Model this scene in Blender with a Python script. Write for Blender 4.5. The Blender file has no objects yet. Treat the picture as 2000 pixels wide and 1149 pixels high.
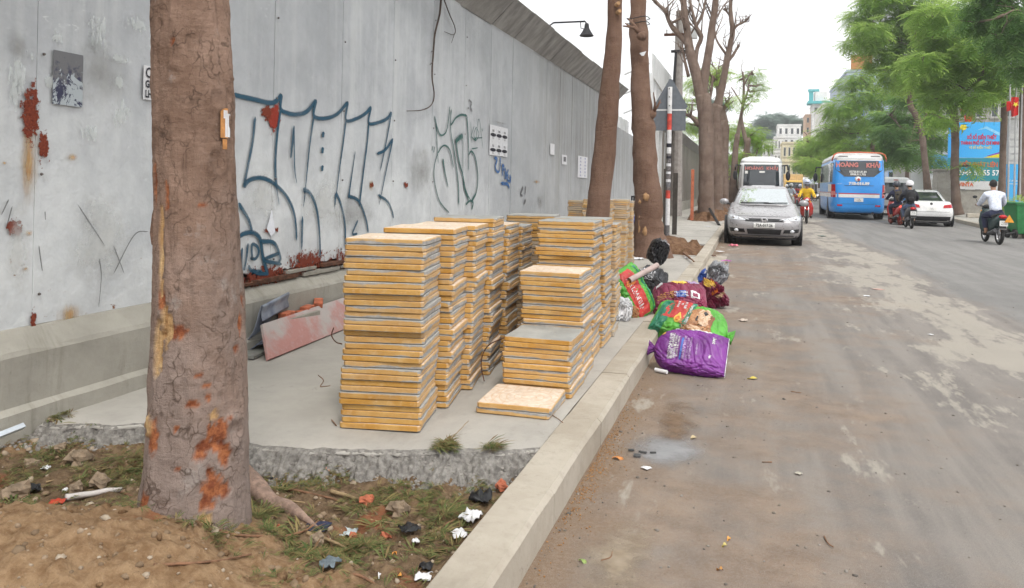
import bpy, math, random
import numpy as np
from mathutils import Vector, Matrix, noise as mnoise
random.seed(7); rng = np.random.default_rng(7)
scene = bpy.context.scene
COL = scene.collection
R = math.radians
# ---------------------------------------------------------------- camera
F0, H, ROLL, VX, VY = 1520.0, 1.35, 0.02, 1467.0, 368.0      # focal (px at 2000 wide), eye height, roll, street vanishing point
cR, sR = math.cos(ROLL), math.sin(ROLL)
CX = -467 * cR
YAW = math.atan2(-CX, F0)
cam = bpy.data.cameras.new('camera'); camo = bpy.data.objects.new('camera', cam); COL.objects.link(camo)
cam.sensor_width = 36; cam.lens = F0 / 2000 * 36; cam.clip_start = 0.05; cam.clip_end = 2000
camo.location = (0, 0, H)
camo.rotation_mode = 'XYZ'
camo.rotation_euler = (Matrix.Rotation(YAW, 3, 'Z') @ Matrix.Rotation(R(90), 3, 'X') @ Matrix.Rotation(ROLL, 3, 'Z')).to_euler()
cam.shift_y = -(574.5 - 358.7) / 2000
scene.camera = camo
# ---------------------------------------------------------------- sky, sun, exposure
world = bpy.data.worlds.new('World'); scene.world = world; world.use_nodes = True
wt = world.node_tree; bg = wt.nodes['Background']
sky = wt.nodes.new('ShaderNodeTexSky'); sky.sky_type = 'NISHITA'; sky.sun_disc = False
SUN_EL, SUN_AZ = R(56), R(148)          # azimuth measured clockwise from +Y (street direction)
sky.sun_elevation = SUN_EL; sky.sun_rotation = SUN_AZ; sky.dust_density = 4; sky.air_density = 1.0
hs = wt.nodes.new('ShaderNodeHueSaturation'); hs.inputs['Saturation'].default_value = 0.12
mx = wt.nodes.new('ShaderNodeMix'); mx.data_type = 'RGBA'; mx.inputs[0].default_value = 0.72
mx.inputs[7].default_value = (11.8, 11.9, 12.0, 1)          # even overcast cloud layer
wt.links.new(sky.outputs[0], hs.inputs['Color']); wt.links.new(hs.outputs[0], mx.inputs[6]); wt.links.new(mx.outputs[2], bg.inputs[0])
bg.inputs[1].default_value = 0.105
sd = bpy.data.lights.new('sun', 'SUN'); so = bpy.data.objects.new('sun', sd); COL.objects.link(so)
sd.energy = 1.45; sd.angle = R(11); sd.color = (1, 0.955, 0.89)
sv = Vector((math.sin(SUN_AZ) * math.cos(SUN_EL), math.cos(SUN_AZ) * math.cos(SUN_EL), math.sin(SUN_EL)))
so.rotation_euler = (-sv).to_track_quat('-Z', 'Y').to_euler(); so.location = sv * 50
scene.view_settings.view_transform = 'Standard'; scene.view_settings.look = 'None'
scene.view_settings.gamma = 1; scene.view_settings.exposure = 0.5
scene.render.engine = 'CYCLES'; scene.cycles.max_bounces = 4; scene.cycles.diffuse_bounces = 3; scene.cycles.glossy_bounces = 2; scene.cycles.transmission_bounces = 3; scene.cycles.transparent_max_bounces = 10; scene.cycles.use_adaptive_sampling = True; scene.cycles.adaptive_threshold = 0.03
# ---------------------------------------------------------------- pixel -> place
Fw = (-math.sin(YAW), math.cos(YAW)); Rt = (math.cos(YAW), math.sin(YAW))
def ray(x, y):
    dx, dy = x - VX, y - VY; u = dx * cR + dy * sR - CX; v = -dx * sR + dy * cR
    return (Fw[0] * F0 + Rt[0] * u, Fw[1] * F0 + Rt[1] * u, -v)
def at_z(x, y, z=0.0):
    r = ray(x, y); t = (z - H) / r[2]; return Vector((r[0] * t, r[1] * t, z))
def at_x(x, y, X):
    r = ray(x, y); t = X / r[0]; return Vector((X, r[1] * t, H + r[2] * t))
def at_y(x, y, Y):
    r = ray(x, y); t = Y / r[1]; return Vector((r[0] * t, Y, H + r[2] * t))
# ---------------------------------------------------------------- objects
def T(o, label=None, cat=None, group=None, kind=None):
    if label: o['label'] = label
    if cat: o['category'] = cat
    if group: o['group'] = group
    if kind: o['kind'] = kind
    return o
def empty(name, loc=(0, 0, 0), rz=0.0, parent=None):
    o = bpy.data.objects.new(name, None); COL.objects.link(o); o.empty_display_size = 0.1
    o.location = loc; o.rotation_euler = (0, 0, rz); o.parent = parent
    return o
def copy_tree(o, parent=None):
    c = o.copy(); COL.objects.link(c)
    if parent is not None: c.parent = parent
    for ch in o.children: copy_tree(ch, c)
    return c
def link(name, me, mats=None, parent=None, smooth=False, loc=None, rot=None):
    if mats is not None:
        for m in (mats if isinstance(mats, (list, tuple)) else [mats]): me.materials.append(m)
    o = bpy.data.objects.new(name, me); COL.objects.link(o); o.parent = parent
    if smooth: me.polygons.foreach_set('use_smooth', [True] * len(me.polygons))
    if loc is not None: o.location = loc
    if rot is not None: o.rotation_euler = rot
    return o
class MB:
    """collects shapes, builds ONE mesh object"""
    def __init__(s, M=None): s.v = []; s.f = []; s.m = []; s.uv = {}; s.M = M
    def add(s, vs, fs, m=0, uvs=None):
        b = len(s.v)
        for i, p in enumerate(vs):
            p = Vector(p); s.v.append(s.M @ p if s.M else p)
            if uvs: s.uv[b + i] = uvs[i]
        for f in fs: s.f.append([b + i for i in f]); s.m.append(m)
        return s
    def box(s, x0, x1, y0, y1, z0, z1, m=0):
        return s.add([(x0,y0,z0),(x1,y0,z0),(x1,y1,z0),(x0,y1,z0),(x0,y0,z1),(x1,y0,z1),(x1,y1,z1),(x0,y1,z1)],
                     [(0,3,2,1),(4,5,6,7),(0,1,5,4),(1,2,6,5),(2,3,7,6),(3,0,4,7)], m)
    def hexa(s, p, m=0):                                     # 8 corner points, bottom 4 then top 4
        return s.add(p, [(0,3,2,1),(4,5,6,7),(0,1,5,4),(1,2,6,5),(2,3,7,6),(3,0,4,7)], m)
    def poly(s, pts, m=0, uvs=None): return s.add(pts, [tuple(range(len(pts)))], m, uvs)
    def prism(s, pts, d, m=0):                               # flat outline pushed along d
        n = len(pts); d = Vector(d); P = [Vector(p) for p in pts]
        return s.add(P + [p + d for p in P], [tuple(range(n))[::-1], tuple(range(n, 2*n))] + [(i, (i+1) % n, n + (i+1) % n, n + i) for i in range(n)], m)
    def tube(s, pts, rad, n=8, m=0, caps=True, wob=0.0, sq=1.0):
        P = [Vector(p) for p in pts]; k = len(P)
        if not hasattr(rad, '__len__'): rad = [rad] * k
        vs = []; up = None
        for i in range(k):
            t = (P[min(i+1, k-1)] - P[max(i-1, 0)]).normalized()
            if up is None:
                up = Vector((0, 0, 1)) if abs(t.z) < 0.9 else Vector((0, 1, 0))
            a = t.cross(up).normalized(); b = a.cross(t).normalized(); up = b
            for j in range(n):
                th = 2 * math.pi * j / n; r = rad[i]
                if wob: r *= 1 + wob * mnoise.noise(P[i] * 6 + Vector((math.cos(th), math.sin(th), 0)) * 1.3)
                vs.append(P[i] + a * math.cos(th) * r + b * math.sin(th) * r * sq)
        fs = [(i*n + j, i*n + (j+1) % n, (i+1)*n + (j+1) % n, (i+1)*n + j) for i in range(k-1) for j in range(n)]
        if caps: fs += [tuple(range(n))[::-1], tuple(range((k-1)*n, k*n))]
        return s.add(vs, fs, m)
    def lathe(s, prof, n=16, c=(0,0,0), axis='z', m=0):
        c = Vector(c); vs = []
        for r, h in prof:
            for j in range(n):
                th = 2 * math.pi * j / n; a, b = math.cos(th) * r, math.sin(th) * r
                vs.append(c + (Vector((a, b, h)) if axis == 'z' else Vector((h, a, b)) if axis == 'x' else Vector((b, h, a))))
        k = len(prof)
        fs = [(i*n + j, i*n + (j+1) % n, (i+1)*n + (j+1) % n, (i+1)*n + j) for i in range(k-1) for j in range(n)]
        return s.add(vs, fs, m)
    def ball(s, c, r, nu=12, nv=8, m=0, wob=0.0):
        c = Vector(c); r = Vector(r) if hasattr(r, '__len__') else Vector((r, r, r)); vs = []
        for i in range(nv + 1):
            ph = math.pi * i / nv
            for j in range(nu):
                th = 2 * math.pi * j / nu
                d = Vector((math.sin(ph) * math.cos(th), math.sin(ph) * math.sin(th), math.cos(ph)))
                k = 1 + wob * mnoise.noise(d * 1.7 + c * 9) if wob else 1
                vs.append(c + Vector((d.x * r.x, d.y * r.y, d.z * r.z)) * k)
        fs = [(i*nu + j, (i+1)*nu + j, (i+1)*nu + (j+1) % nu, i*nu + (j+1) % nu) for i in range(nv) for j in range(nu)]
        return s.add(vs, fs, m)
    def loft(s, rings, m=0, closed=True, caps=True):
        n = len(rings[0]); k = len(rings); vs = [p for r in rings for p in r]
        fs = [(i*n + j, i*n + (j+1) % n, (i+1)*n + (j+1) % n, (i+1)*n + j) for i in range(k-1) for j in range(n if closed else n-1)]
        if caps: fs += [tuple(range(n))[::-1], tuple(range((k-1)*n, k*n))]
        return s.add(vs, fs, m)
    def mesh(s, name='m'):
        me = bpy.data.meshes.new(name); me.from_pydata([tuple(p) for p in s.v], [], s.f)
        me.polygons.foreach_set('material_index', s.m)
        if s.uv:
            l = me.uv_layers.new(name='uv'); li = np.zeros(len(me.loops), dtype=np.int32); me.loops.foreach_get('vertex_index', li)
            l.data.foreach_set('uv', np.array([s.uv.get(int(i), (0, 0)) for i in li], dtype=np.float32).ravel())
        me.update(); return me
    def build(s, name, mats, parent=None, smooth=False, bevel=0, seg=2, loc=None, rot=None, sub=0, fix=True):
        me = s.mesh(name)
        if fix:
            import bmesh
            b = bmesh.new(); b.from_mesh(me); bmesh.ops.recalc_face_normals(b, faces=b.faces); b.to_mesh(me); b.free()
        o = link(name, me, mats, parent, smooth, loc, rot)
        if bevel:
            md = o.modifiers.new('bevel', 'BEVEL'); md.width = bevel; md.segments = seg; md.limit_method = 'ANGLE'; md.angle_limit = R(40)
        if sub:
            md = o.modifiers.new('sub', 'SUBSURF'); md.levels = sub; md.render_levels = sub
        return o
def quick(name, mat, parent, fn, **kw):
    b = MB(); fn(b); return b.build(name, mat, parent, **kw)
def np_mesh(name, V, Fq, mats, parent=None, uvs=None):
    me = bpy.data.meshes.new(name); nv, nf = len(V), len(Fq); k = Fq.shape[1]
    me.vertices.add(nv); me.vertices.foreach_set('co', np.asarray(V, dtype=np.float32).ravel())
    me.loops.add(nf * k); me.loops.foreach_set('vertex_index', Fq.astype(np.int32).ravel())
    me.polygons.add(nf); me.polygons.foreach_set('loop_start', np.arange(0, nf * k, k, dtype=np.int32))
    me.update(calc_edges=True); me.validate()
    return link(name, me, mats, parent)
def text(name, s, size, loc, mat, parent=None, M=None, align='CENTER', sx=1.0, bold=0.0, depth=0.0):
    """flat lettering as a mesh; default faces -Y, reading along +X"""
    c = bpy.data.curves.new(name, 'FONT'); c.body = s; c.size = size; c.align_x = align; c.align_y = 'CENTER'; c.offset = bold; c.resolution_u = 2; c.extrude = depth
    t = bpy.data.objects.new('tmp', c); COL.objects.link(t)
    me = bpy.data.meshes.new_from_object(t); bpy.data.objects.remove(t)
    base = Matrix.Rotation(R(90), 4, 'X') if M is None else M
    me.transform(Matrix.Translation(loc) @ base @ Matrix.Diagonal((sx, 1, 1, 1)))
    return link(name, me, mat, parent)
# ---------------------------------------------------------------- materials
class NT:
    def __init__(s, name):
        s.m = bpy.data.materials.new(name); s.m.use_nodes = True; s.t = s.m.node_tree
        s.b = s.t.nodes['Principled BSDF']; s.out = s.t.nodes['Material Output']; s._c = {}
    def put(s, sock, v):
        if isinstance(v, bpy.types.NodeSocket): s.t.links.new(v, sock)
        elif v is not None:
            if hasattr(v, '__len__') and len(v) == 3 and sock.type == 'RGBA': v = (*v, 1)
            sock.default_value = v
    def n(s, typ, ins=None, **kw):
        nd = s.t.nodes.new('ShaderNode' + typ)
        for k, v in kw.items(): setattr(nd, k, v)
        for k, v in (ins or {}).items(): s.put(nd.inputs[k], v)
        return nd
    def obj(s):
        if 'o' not in s._c: s._c['o'] = s.n('TexCoord')
        return s._c['o'].outputs['Object']
    def onormal(s): s.obj(); return s._c['o'].outputs['Normal']
    def uv(s): s.obj(); return s._c['o'].outputs['UV']
    def pos(s):
        if 'g' not in s._c: s._c['g'] = s.n('NewGeometry')
        return s._c['g'].outputs['Position']
    def island(s): s.pos(); return s._c['g'].outputs['Random Per Island']
    def rand(s):
        if 'r' not in s._c: s._c['r'] = s.n('ObjectInfo')
        return s._c['r'].outputs['Random']
    def scale(s, vec, sc): return s.n('VectorMath', {0: vec, 1: sc}, operation='MULTIPLY').outputs[0]
    def noise(s, scale, vec=None, detail=4, rough=0.55, dist=0.0):
        return s.n('TexNoise', {'Vector': vec or s.obj(), 'Scale': scale, 'Detail': min(detail, 5), 'Roughness': rough, 'Distortion': dist}).outputs['Fac']
    def vor(s, scale, vec=None, feature='F1', out='Distance'):
        return s.n('TexVoronoi', {'Vector': vec or s.obj(), 'Scale': scale}, feature=feature).outputs[out]
    def xyz(s, vec): return s.n('SeparateXYZ', {0: vec}).outputs
    def math(s, op, a, b=None, clamp=False):
        nd = s.n('Math', operation=op, use_clamp=clamp); s.put(nd.inputs[0], a)
        if b is not None: s.put(nd.inputs[1], b)
        return nd.outputs[0]
    def rng(s, v, a, b, c=0.0, d=1.0, smooth=True):
        return s.n('MapRange', {'Value': v, 'From Min': a, 'From Max': b, 'To Min': c, 'To Max': d}, interpolation_type='SMOOTHSTEP' if smooth else 'LINEAR').outputs[0]
    def mix(s, f, a, b, blend='MIX'):
        nd = s.n('Mix', data_type='RGBA', blend_type=blend); s.put(nd.inputs[0], f); s.put(nd.inputs[6], a); s.put(nd.inputs[7], b)
        return nd.outputs[2]
    def ramp(s, f, stops):
        nd = s.n('ValToRGB', {0: f}); e = nd.color_ramp.elements
        while len(e) < len(stops): e.new(0.5)
        for i, (p, c) in enumerate(stops): e[i].position = p; e[i].color = (*c, 1)
        return nd.outputs[0]
    def bump(s, h, strength=0.3, dist=0.01):
        nd = s.n('Bump', {'Height': h, 'Strength': strength, 'Distance': dist}); s.t.links.new(nd.outputs[0], s.b.inputs['Normal'])
    def set(s, col=None, rough=None, metal=None, alpha=None, spec=None):
        for k, v in (('Base Color', col), ('Roughness', rough), ('Metallic', metal), ('Alpha', alpha), ('Specular IOR Level', spec)):
            if v is not None: s.put(s.b.inputs[k], v)
        return s.m
_pl = {}
def plain(col, rough=0.6, metal=0.0, var=0.12, scale=6.0, bump=0.0, spec=0.4, bs=60.0):
    """a surface with cloudy wear in colour and gloss, never one flat tone"""
    key = (tuple(col), rough, metal, var, scale, bump)
    if key in _pl: return _pl[key]
    t = NT('surface_%d' % len(_pl)); c = Vector(col)
    n1 = t.noise(scale, detail=6, rough=0.65)
    k = t.mix(t.rng(n1, 0.3, 0.7), tuple(c * (1 - var)), tuple(min(1, x) for x in c * (1 + var)))
    t.set(k, t.rng(n1, 0.3, 0.7, max(0.02, rough - 0.08), min(1, rough + 0.08)), metal, None, spec)
    if bump: t.bump(t.noise(bs, detail=4), bump, 0.01)
    _pl[key] = t.m; return t.m
def glass_dark(name, col=(0.015, 0.02, 0.025), rough=0.06):
    t = NT(name); return t.set(t.mix(t.noise(1.5), col, tuple(Vector(col) * 1.8)), t.rng(t.noise(3), 0.3, 0.7, rough, rough + 0.06), 0.0, None, 0.9)
def emit(name, col, st):
    t = NT(name); t.set(col, 0.3); t.put(t.b.inputs['Emission Color'], col); t.b.inputs['Emission Strength'].default_value = st; return t.m
# ================================================================ SETTING: ground, road, kerb, pavement, soil
S = 0.14                     # pavement level
XW = -3.4                    # face of the hoarding
KX0, KX1 = -0.905, -0.72     # kerb
def fbm(x, y, z=0.0, s=1.0, o=4): return mnoise.fractal(Vector((x * s, y * s, z)), 1.0, 2.0, o)
# ---- road
t = NT('road_asphalt'); p = t.pos(); X, Y, Z = t.xyz(p)
big = t.noise(0.55, p, 6, 0.6); mid = t.noise(2.6, p, 8, 0.66); fine = t.noise(60, p, 4, 0.7)
strk = t.noise(1.0, t.scale(p, (3.4, 0.22, 1)), 6, 0.62)
asph = t.mix(t.rng(mid, 0.3, 0.72), (0.145, 0.130, 0.121), (0.222, 0.201, 0.186))
asph = t.mix(t.rng(strk, 0.42, 0.62, 0, 0.7), asph, (0.26, 0.235, 0.212))
asph = t.mix(t.rng(strk, 0.46, 0.3, 0, 0.65), asph, (0.125, 0.112, 0.104))
dust = t.mix(t.rng(t.noise(4, p, 8, 0.7), 0.3, 0.7), (0.165, 0.108, 0.072), (0.275, 0.198, 0.142))
dm = t.math('ADD', t.rng(X, 2.1, -0.55, 0.0, 0.62, False), t.rng(big, 0.3, 0.75, -0.42, 0.55, False))
dm = t.math('ADD', dm, t.rng(mid, 0.3, 0.7, -0.22, 0.22, False))
c = t.mix(t.rng(dm, 0.08, 0.8, 0, 0.88), asph, dust)
kd = t.rng(t.math('ADD', X, t.rng(t.noise(3, p, 5), 0.2, 0.8, -0.22, 0.22, False)), -0.35, -0.7, 0, 0.85)
c = t.mix(kd, c, t.mix(t.noise(30, p, 3), (0.14, 0.085, 0.05), (0.25, 0.165, 0.1)))
# worn pale skin of old concrete in a band between the two surfaces, and loose islands of it
flk = t.noise(1.0, t.scale(p, (2.6, 0.75, 1)), 9, 0.72)
xb = t.math('SUBTRACT', X, t.rng(t.noise(0.16, p, 2), 0.3, 0.7, -0.5, 0.5, False))
band = t.math('MULTIPLY', t.rng(xb, 0.9, 1.9), t.rng(xb, 2.85, 2.35))
far = t.rng(Y, 3.0, 9.0, 0.15, 1.0)
pal = t.rng(t.math('ADD', flk, t.math('MULTIPLY', t.math('MULTIPLY', band, far), 0.165)), 0.575, 0.665)
c = t.mix(t.math('MULTIPLY', pal, 0.8), c, t.mix(mid, (0.31, 0.28, 0.235), (0.43, 0.395, 0.34)))
# newer darker carriageway to the right of the seam
new = t.rng(t.math('ADD', xb, t.rng(t.noise(7, p, 6), 0.2, 0.8, -0.25, 0.25, False)), 2.75, 2.95)
car = t.mix(t.rng(strk, 0.35, 0.65), (0.155, 0.153, 0.151), (0.215, 0.21, 0.204))
car = t.mix(t.rng(t.noise(90, p, 3, 0.8), 0.5, 0.72, 0, 0.5), car, (0.32, 0.315, 0.305))
c = t.mix(new, c, car)
c = t.mix(t.rng(fine, 0.3, 0.75, 0.0, 0.3), c, t.mix(fine, (0.09, 0.08, 0.07), (0.4, 0.37, 0.33)))
gr = t.noise(230, p, 3, 0.8); c = t.mix(t.rng(gr, 0.5, 0.72, 0, 0.45), c, (0.40, 0.375, 0.345)); c = t.mix(t.rng(gr, 0.48, 0.3, 0, 0.5), c, (0.075, 0.068, 0.062))
wp = t.n('VectorMath', {0: p, 1: t.scale(t.n('TexNoise', {'Vector': p, 'Scale': 3.0, 'Detail': 6.0}).outputs['Color'], (0.35, 0.35, 0))}).outputs[0]
ck = t.n('TexVoronoi', {'Vector': wp, 'Scale': 0.85}, feature='DISTANCE_TO_EDGE').outputs['Distance']
crk = t.math('MULTIPLY', t.rng(ck, 0.010, 0.002), t.rng(t.noise(0.6, p, 3), 0.6, 0.7, 0, 0.4)); c = t.mix(crk, c, (0.055, 0.05, 0.045))
t.set(c, t.rng(mid, 0.3, 0.7, 0.72, 0.95), 0, None, 0.25)
t.bump(t.math('SUBTRACT', t.math('ADD', t.math('ADD', t.math('MULTIPLY', fine, 0.6), t.math('MULTIPLY', gr, 0.35)), t.math('MULTIPLY', mid, 1.6)), t.math('MULTIPLY', crk, 0.6)), 0.6, 0.008)
M_road = t.m
M_earth = plain((0.16, 0.13, 0.09), 0.95, var=0.3, scale=0.4, bump=0.5)
RK = [(-12, 7.6), (20, 7.6), (28, 8.15), (43, 9.35), (60, 9.6), (130, 9.6), (260, 9.6)]       # right kerb line (Y, X)
def rk(y):
    for (a, xa), (b, xb_) in zip(RK, RK[1:]):
        if y <= b: return xa + (xb_ - xa) * (y - a) / (b - a)
    return RK[-1][1]
o = quick('ground', M_earth, None, lambda b: b.poly([(-600, -400, -0.06), (600, -400, -0.06), (600, 900, -0.06), (-600, 900, -0.06)])); T(o, kind='structure')
b = MB(); ys = [-12, -4, 0, 4, 8, 14, 20, 28, 35, 43, 60, 90, 130, 260]
for y0, y1 in zip(ys, ys[1:]): b.poly([(KX1 - 0.02, y0, 0), (rk(y0) + 0.02, y0, 0), (rk(y1) + 0.02, y1, 0), (KX1 - 0.02, y1, 0)])
T(b.build('road', M_road), kind='structure')
# ---- concrete of kerb and pavement
def concrete(name, a, b_, c_, seed=0.0, bstr=0.35):
    t = NT(name); p = t.pos(); n1 = t.noise(1.7, t.n('VectorMath', {0: p, 1: (seed, seed, 0)}).outputs[0], 8, 0.68); n2 = t.noise(14, p, 6, 0.7); n3 = t.noise(110, p, 3, 0.7)
    c = t.mix(t.rng(n1, 0.3, 0.7), a, b_); c = t.mix(t.rng(n2, 0.5, 0.75, 0, 0.55), c, c_); c = t.mix(t.rng(t.noise(0.9, t.scale(p, (3, 1, 1)), 7, 0.7), 0.52, 0.72, 0, 0.6), c, tuple(Vector(a) * 0.68)); c = t.mix(t.rng(t.noise(5, p, 8, 0.8, 1.5), 0.62, 0.68, 0, 0.45), c, tuple(Vector(a) * 0.6))
    c = t.mix(t.rng(n3, 0.55, 0.8, 0, 0.4), c, tuple(Vector(a) * 0.55))
    c = t.mix(t.rng(t.rand(), 0, 1, 0, 0.22, False), c, c_)
    t.set(c, 0.9, 0, None, 0.25); t.bump(t.math('ADD', n2, t.math('MULTIPLY', n3, 0.4)), bstr, 0.006); return t.m
M_kerb = concrete('kerb_concrete', (0.36, 0.315, 0.255), (0.48, 0.435, 0.37), (0.30, 0.265, 0.22), 3.0)
M_slab = concrete('slab_concrete', (0.36, 0.34, 0.31), (0.45, 0.425, 0.39), (0.32, 0.305, 0.28), 9.0, 0.22)
M_slabr = concrete('far_slab', (0.37, 0.35, 0.32), (0.46, 0.44, 0.40), (0.3, 0.28, 0.25), 1.0, 0.25)
kerb = empty('kerb', (KX0, 0, 0)); T(kerb, kind='structure')
y = -6.0; k = 0
while y < 46:
    L = 1.0 if y < 14 else 2.0
    dx, dz = random.uniform(-0.004, 0.004), random.uniform(-0.004, 0.003)
    if 6.7 < y < 13: dx += 0.012
    bb = MB(); n = 9
    for i in range(n):
        yy = y + 0.004 + (L - 0.008) * i / (n - 1); w = [mnoise.noise(Vector((3, yy * 3, q))) * 0.006 for q in (0.3, 5.1, 9.7)]
        ring = [(KX0, yy, -0.05), (KX0, yy, S + dz - 0.004), (KX0 + 0.008, yy, S + 0.004 + dz + w[0]), (KX1 + dx - 0.022, yy, S + 0.004 + dz + w[1]), (KX1 + dx - 0.004 + w[2], yy, S - 0.016 + dz), (KX1 + dx + w[0], yy, -0.05)]
        if i == 0: rings = []
        rings.append([Vector(q) - Vector((KX0, 0, 0)) for q in ring])
    bb.loft(rings); bb.build('kerb_stone', M_kerb, kerb); y += L
quick('kerb_stone', M_kerb, kerb, lambda b: b.box(0, KX1 - KX0, 46, 220, -0.05, S))
# gutter strip of pale concrete further up
b = MB(); pts = [(7.4 + i * 0.4) for i in range(22)]
for y0, y1 in zip(pts, pts[1:]):
    e0, e1 = (-0.42 + 0.05 * mnoise.noise(Vector((q * 1.7, 0, 0))) for q in (y0, y1)); b.poly([(KX1 + 0.002, y0, 0.022), (e0, y0, 0.006), (e1, y1, 0.006), (KX1 + 0.002, y1, 0.022)])
T(b.build('gutter', M_kerb), kind='structure')
# ---- left pavement slab with its broken front edge
EDGE = [(-3.55, 2.93), (-3.14, 2.97), (-2.98, 3.02), (-2.78, 3.13), (-2.5, 3.13), (-2.3, 3.06), (-2.14, 3.03), (-1.9, 3.06), (-1.7, 3.12), (-1.5, 3.19), (-1.34, 3.26), (-1.1, 3.34), (-0.908, 3.42)]
def edge_y(x):
    for (a, ya), (b_, yb) in zip(EDGE, EDGE[1:]):
        if x <= b_: return ya + (yb - ya) * max(0, (x - a)) / (b_ - a)
    return EDGE[-1][1]
xs = np.linspace(-3.5, KX0 + 0.004, 120); rows = []
fy = [0.0, 0.03, 0.07, 0.12, 0.2, 0.3, 0.45, 0.7, 1, 1.5, 2.2, 3, 4, 5.5, 7.5, 10.6]
V = []
for q in fy:
    for x in xs:
        e = edge_y(x) + 0.042 * fbm(x, 1, 0, 7) + 0.012 * fbm(x, 7, 0, 40)
        y = e + (13.9 - e) * q / 10.6 if q > 0.3 else e + q
        z = S + 0.004 * fbm(x, y, 0, 1.5) - (0.018 * (1 - q / 0.12) ** 2 if q < 0.12 else 0)
        V.append((x, y, z))
for d, z0 in ((0.035, 0.10), (0.035, 0.03), (0.035, -0.05)):
    for x in xs:
        e = edge_y(x) + 0.042 * fbm(x, 1, 0, 7); V.append((x, e + d, z0))
nx = len(xs); nr = len(fy); Fq = []
order = [nr + 2, nr + 1, nr] + list(range(nr))
for a, c_ in zip(order, order[1:]):
    for i in range(nx - 1): Fq.append((a * nx + i, a * nx + i + 1, c_ * nx + i + 1, c_ * nx + i))
o = np_mesh('pavement', np.array(V), np.array(Fq), M_slab); o.data.polygons.foreach_set('use_smooth', [True] * len(Fq)); T(o, kind='structure')
# ---- pavement further up, in separate slabs
pv = empty('pavement', (0, 0, 0)); T(pv, kind='structure')
for (x0, x1, y0, y1) in [(-3.5, -2.72, 13.93, 17.2), (-2.715, KX0 - 0.004, 13.93, 14.1), (-2.715, KX0 - 0.004, 17.0, 17.2), (-3.5, KX0 - .004, 17.22, 19.6), (-3.5, KX0 - .004, 19.63, 22.4), (-3.5, KX0 - .004, 22.43, 27), (-3.5, KX0 - .004, 27.03, 33), (-3.5, KX0 - .004, 33.03, 45), (-3.5, KX0 - .004, 45.03, 70), (-3.5, KX0 - .004, 70.03, 220)]:
    quick('paving_slab', M_slabr, pv, lambda b: b.box(x0, x1, y0, y1, -0.05, S + random.uniform(-0.004, 0.004)))
b = MB()
ys2 = [-12, 0, 14, 20, 28, 35, 43, 60, 90, 130, 260]
for y0, y1 in zip(ys2, ys2[1:]): b.hexa([(rk(y0), y0, -0.05), (42, y0, -0.05), (42, y1, -0.05), (rk(y1), y1, -0.05), (rk(y0), y0, S), (42, y0, S), (42, y1, S), (rk(y1), y1, S)])
o = b.build('pavement', M_slabr); T(o, kind='structure')
b = MB()
for y0, y1 in zip(ys2, ys2[1:]): b.hexa([(rk(y0) - 0.18, y0, -0.05), (rk(y0) - 0.004, y0, -0.05), (rk(y1) - 0.004, y1, -0.05), (rk(y1) - 0.18, y1, -0.05), (rk(y0) - 0.18, y0, S + .004), (rk(y0) - 0.004, y0, S + .004), (rk(y1) - 0.004, y1, S + .004), (rk(y1) - 0.18, y1, S + .004)])
T(b.build('kerb', M_kerb), kind='structure')
# ---- soil of the open tree pit
def soil_h(x, y):
    h = 0.03 + 0.27 * math.exp(-(((x + 2.10) / 0.66) ** 2 + ((y - 1.80) / 0.44) ** 2)) + 0.05 * math.exp(-(((x + 1.5) / 0.35) ** 2 + ((y - 1.95) / 0.3) ** 2))
    h += 0.025 * math.exp(-((edge_y(x) - y) / 0.16) ** 2) + 0.05 * math.exp(-(((x + 3.35) / 0.3) ** 2)) + 0.06 * math.exp(-(((x + 1.83) / 0.3) ** 2 + ((y - 2.34) / 0.3) ** 2))
    h += 0.03 * fbm(x, y, 0, 3) + 0.024 * fbm(x, y, 3, 11, 5) + 0.02 * max(0, fbm(x, y, 6, 24, 3) - 0.1) + 0.008 * max(0, fbm(x, y, 9, 55, 2))
    return h
nx, ny = 250, 230; gx = np.linspace(-3.5, KX0 - 0.002, nx); gy = np.linspace(0.6, 3.5, ny)
V = np.array([(x, y, soil_h(x, y)) for y in gy for x in gx]); I = np.arange(nx * ny).reshape(ny, nx)
Fq = np.stack([I[:-1, :-1], I[:-1, 1:], I[1:, 1:], I[1:, :-1]], -1).reshape(-1, 4)
t = NT('soil'); p = t.pos(); X, Y, Z = t.xyz(p); n1 = t.noise(2.2, p, 7, 0.66); n2 = t.noise(22, p, 6, 0.72); n3 = t.noise(140, p, 3, 0.7)
dry = t.mix(t.rng(n2, 0.3, 0.7), (0.175, 0.102, 0.053), (0.30, 0.20, 0.117)); moist = t.mix(t.rng(n2, 0.3, 0.7), (0.085, 0.055, 0.033), (0.19, 0.13, 0.08))
c = t.mix(t.rng(t.math('ADD', Z, t.rng(n1, 0.2, 0.8, -0.07, 0.07, False)), 0.05, 0.12), moist, dry)
c = t.mix(t.rng(t.noise(3.1, p, 3), 0.6, 0.68, 0, 0.7), c, (0.24, 0.085, 0.04))
c = t.mix(t.rng(n3, 0.55, 0.8, 0, 0.5), c, (0.36, 0.285, 0.205))
t.set(c, 0.97, 0, None, 0.15); t.bump(t.math('ADD', n2, t.math('MULTIPLY', n3, 0.5)), 0.8, 0.012); M_soil = t.m
o = np_mesh('soil', V, Fq, M_soil); o.data.polygons.foreach_set('use_smooth', [True] * len(Fq)); T(o, kind='structure')
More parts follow.
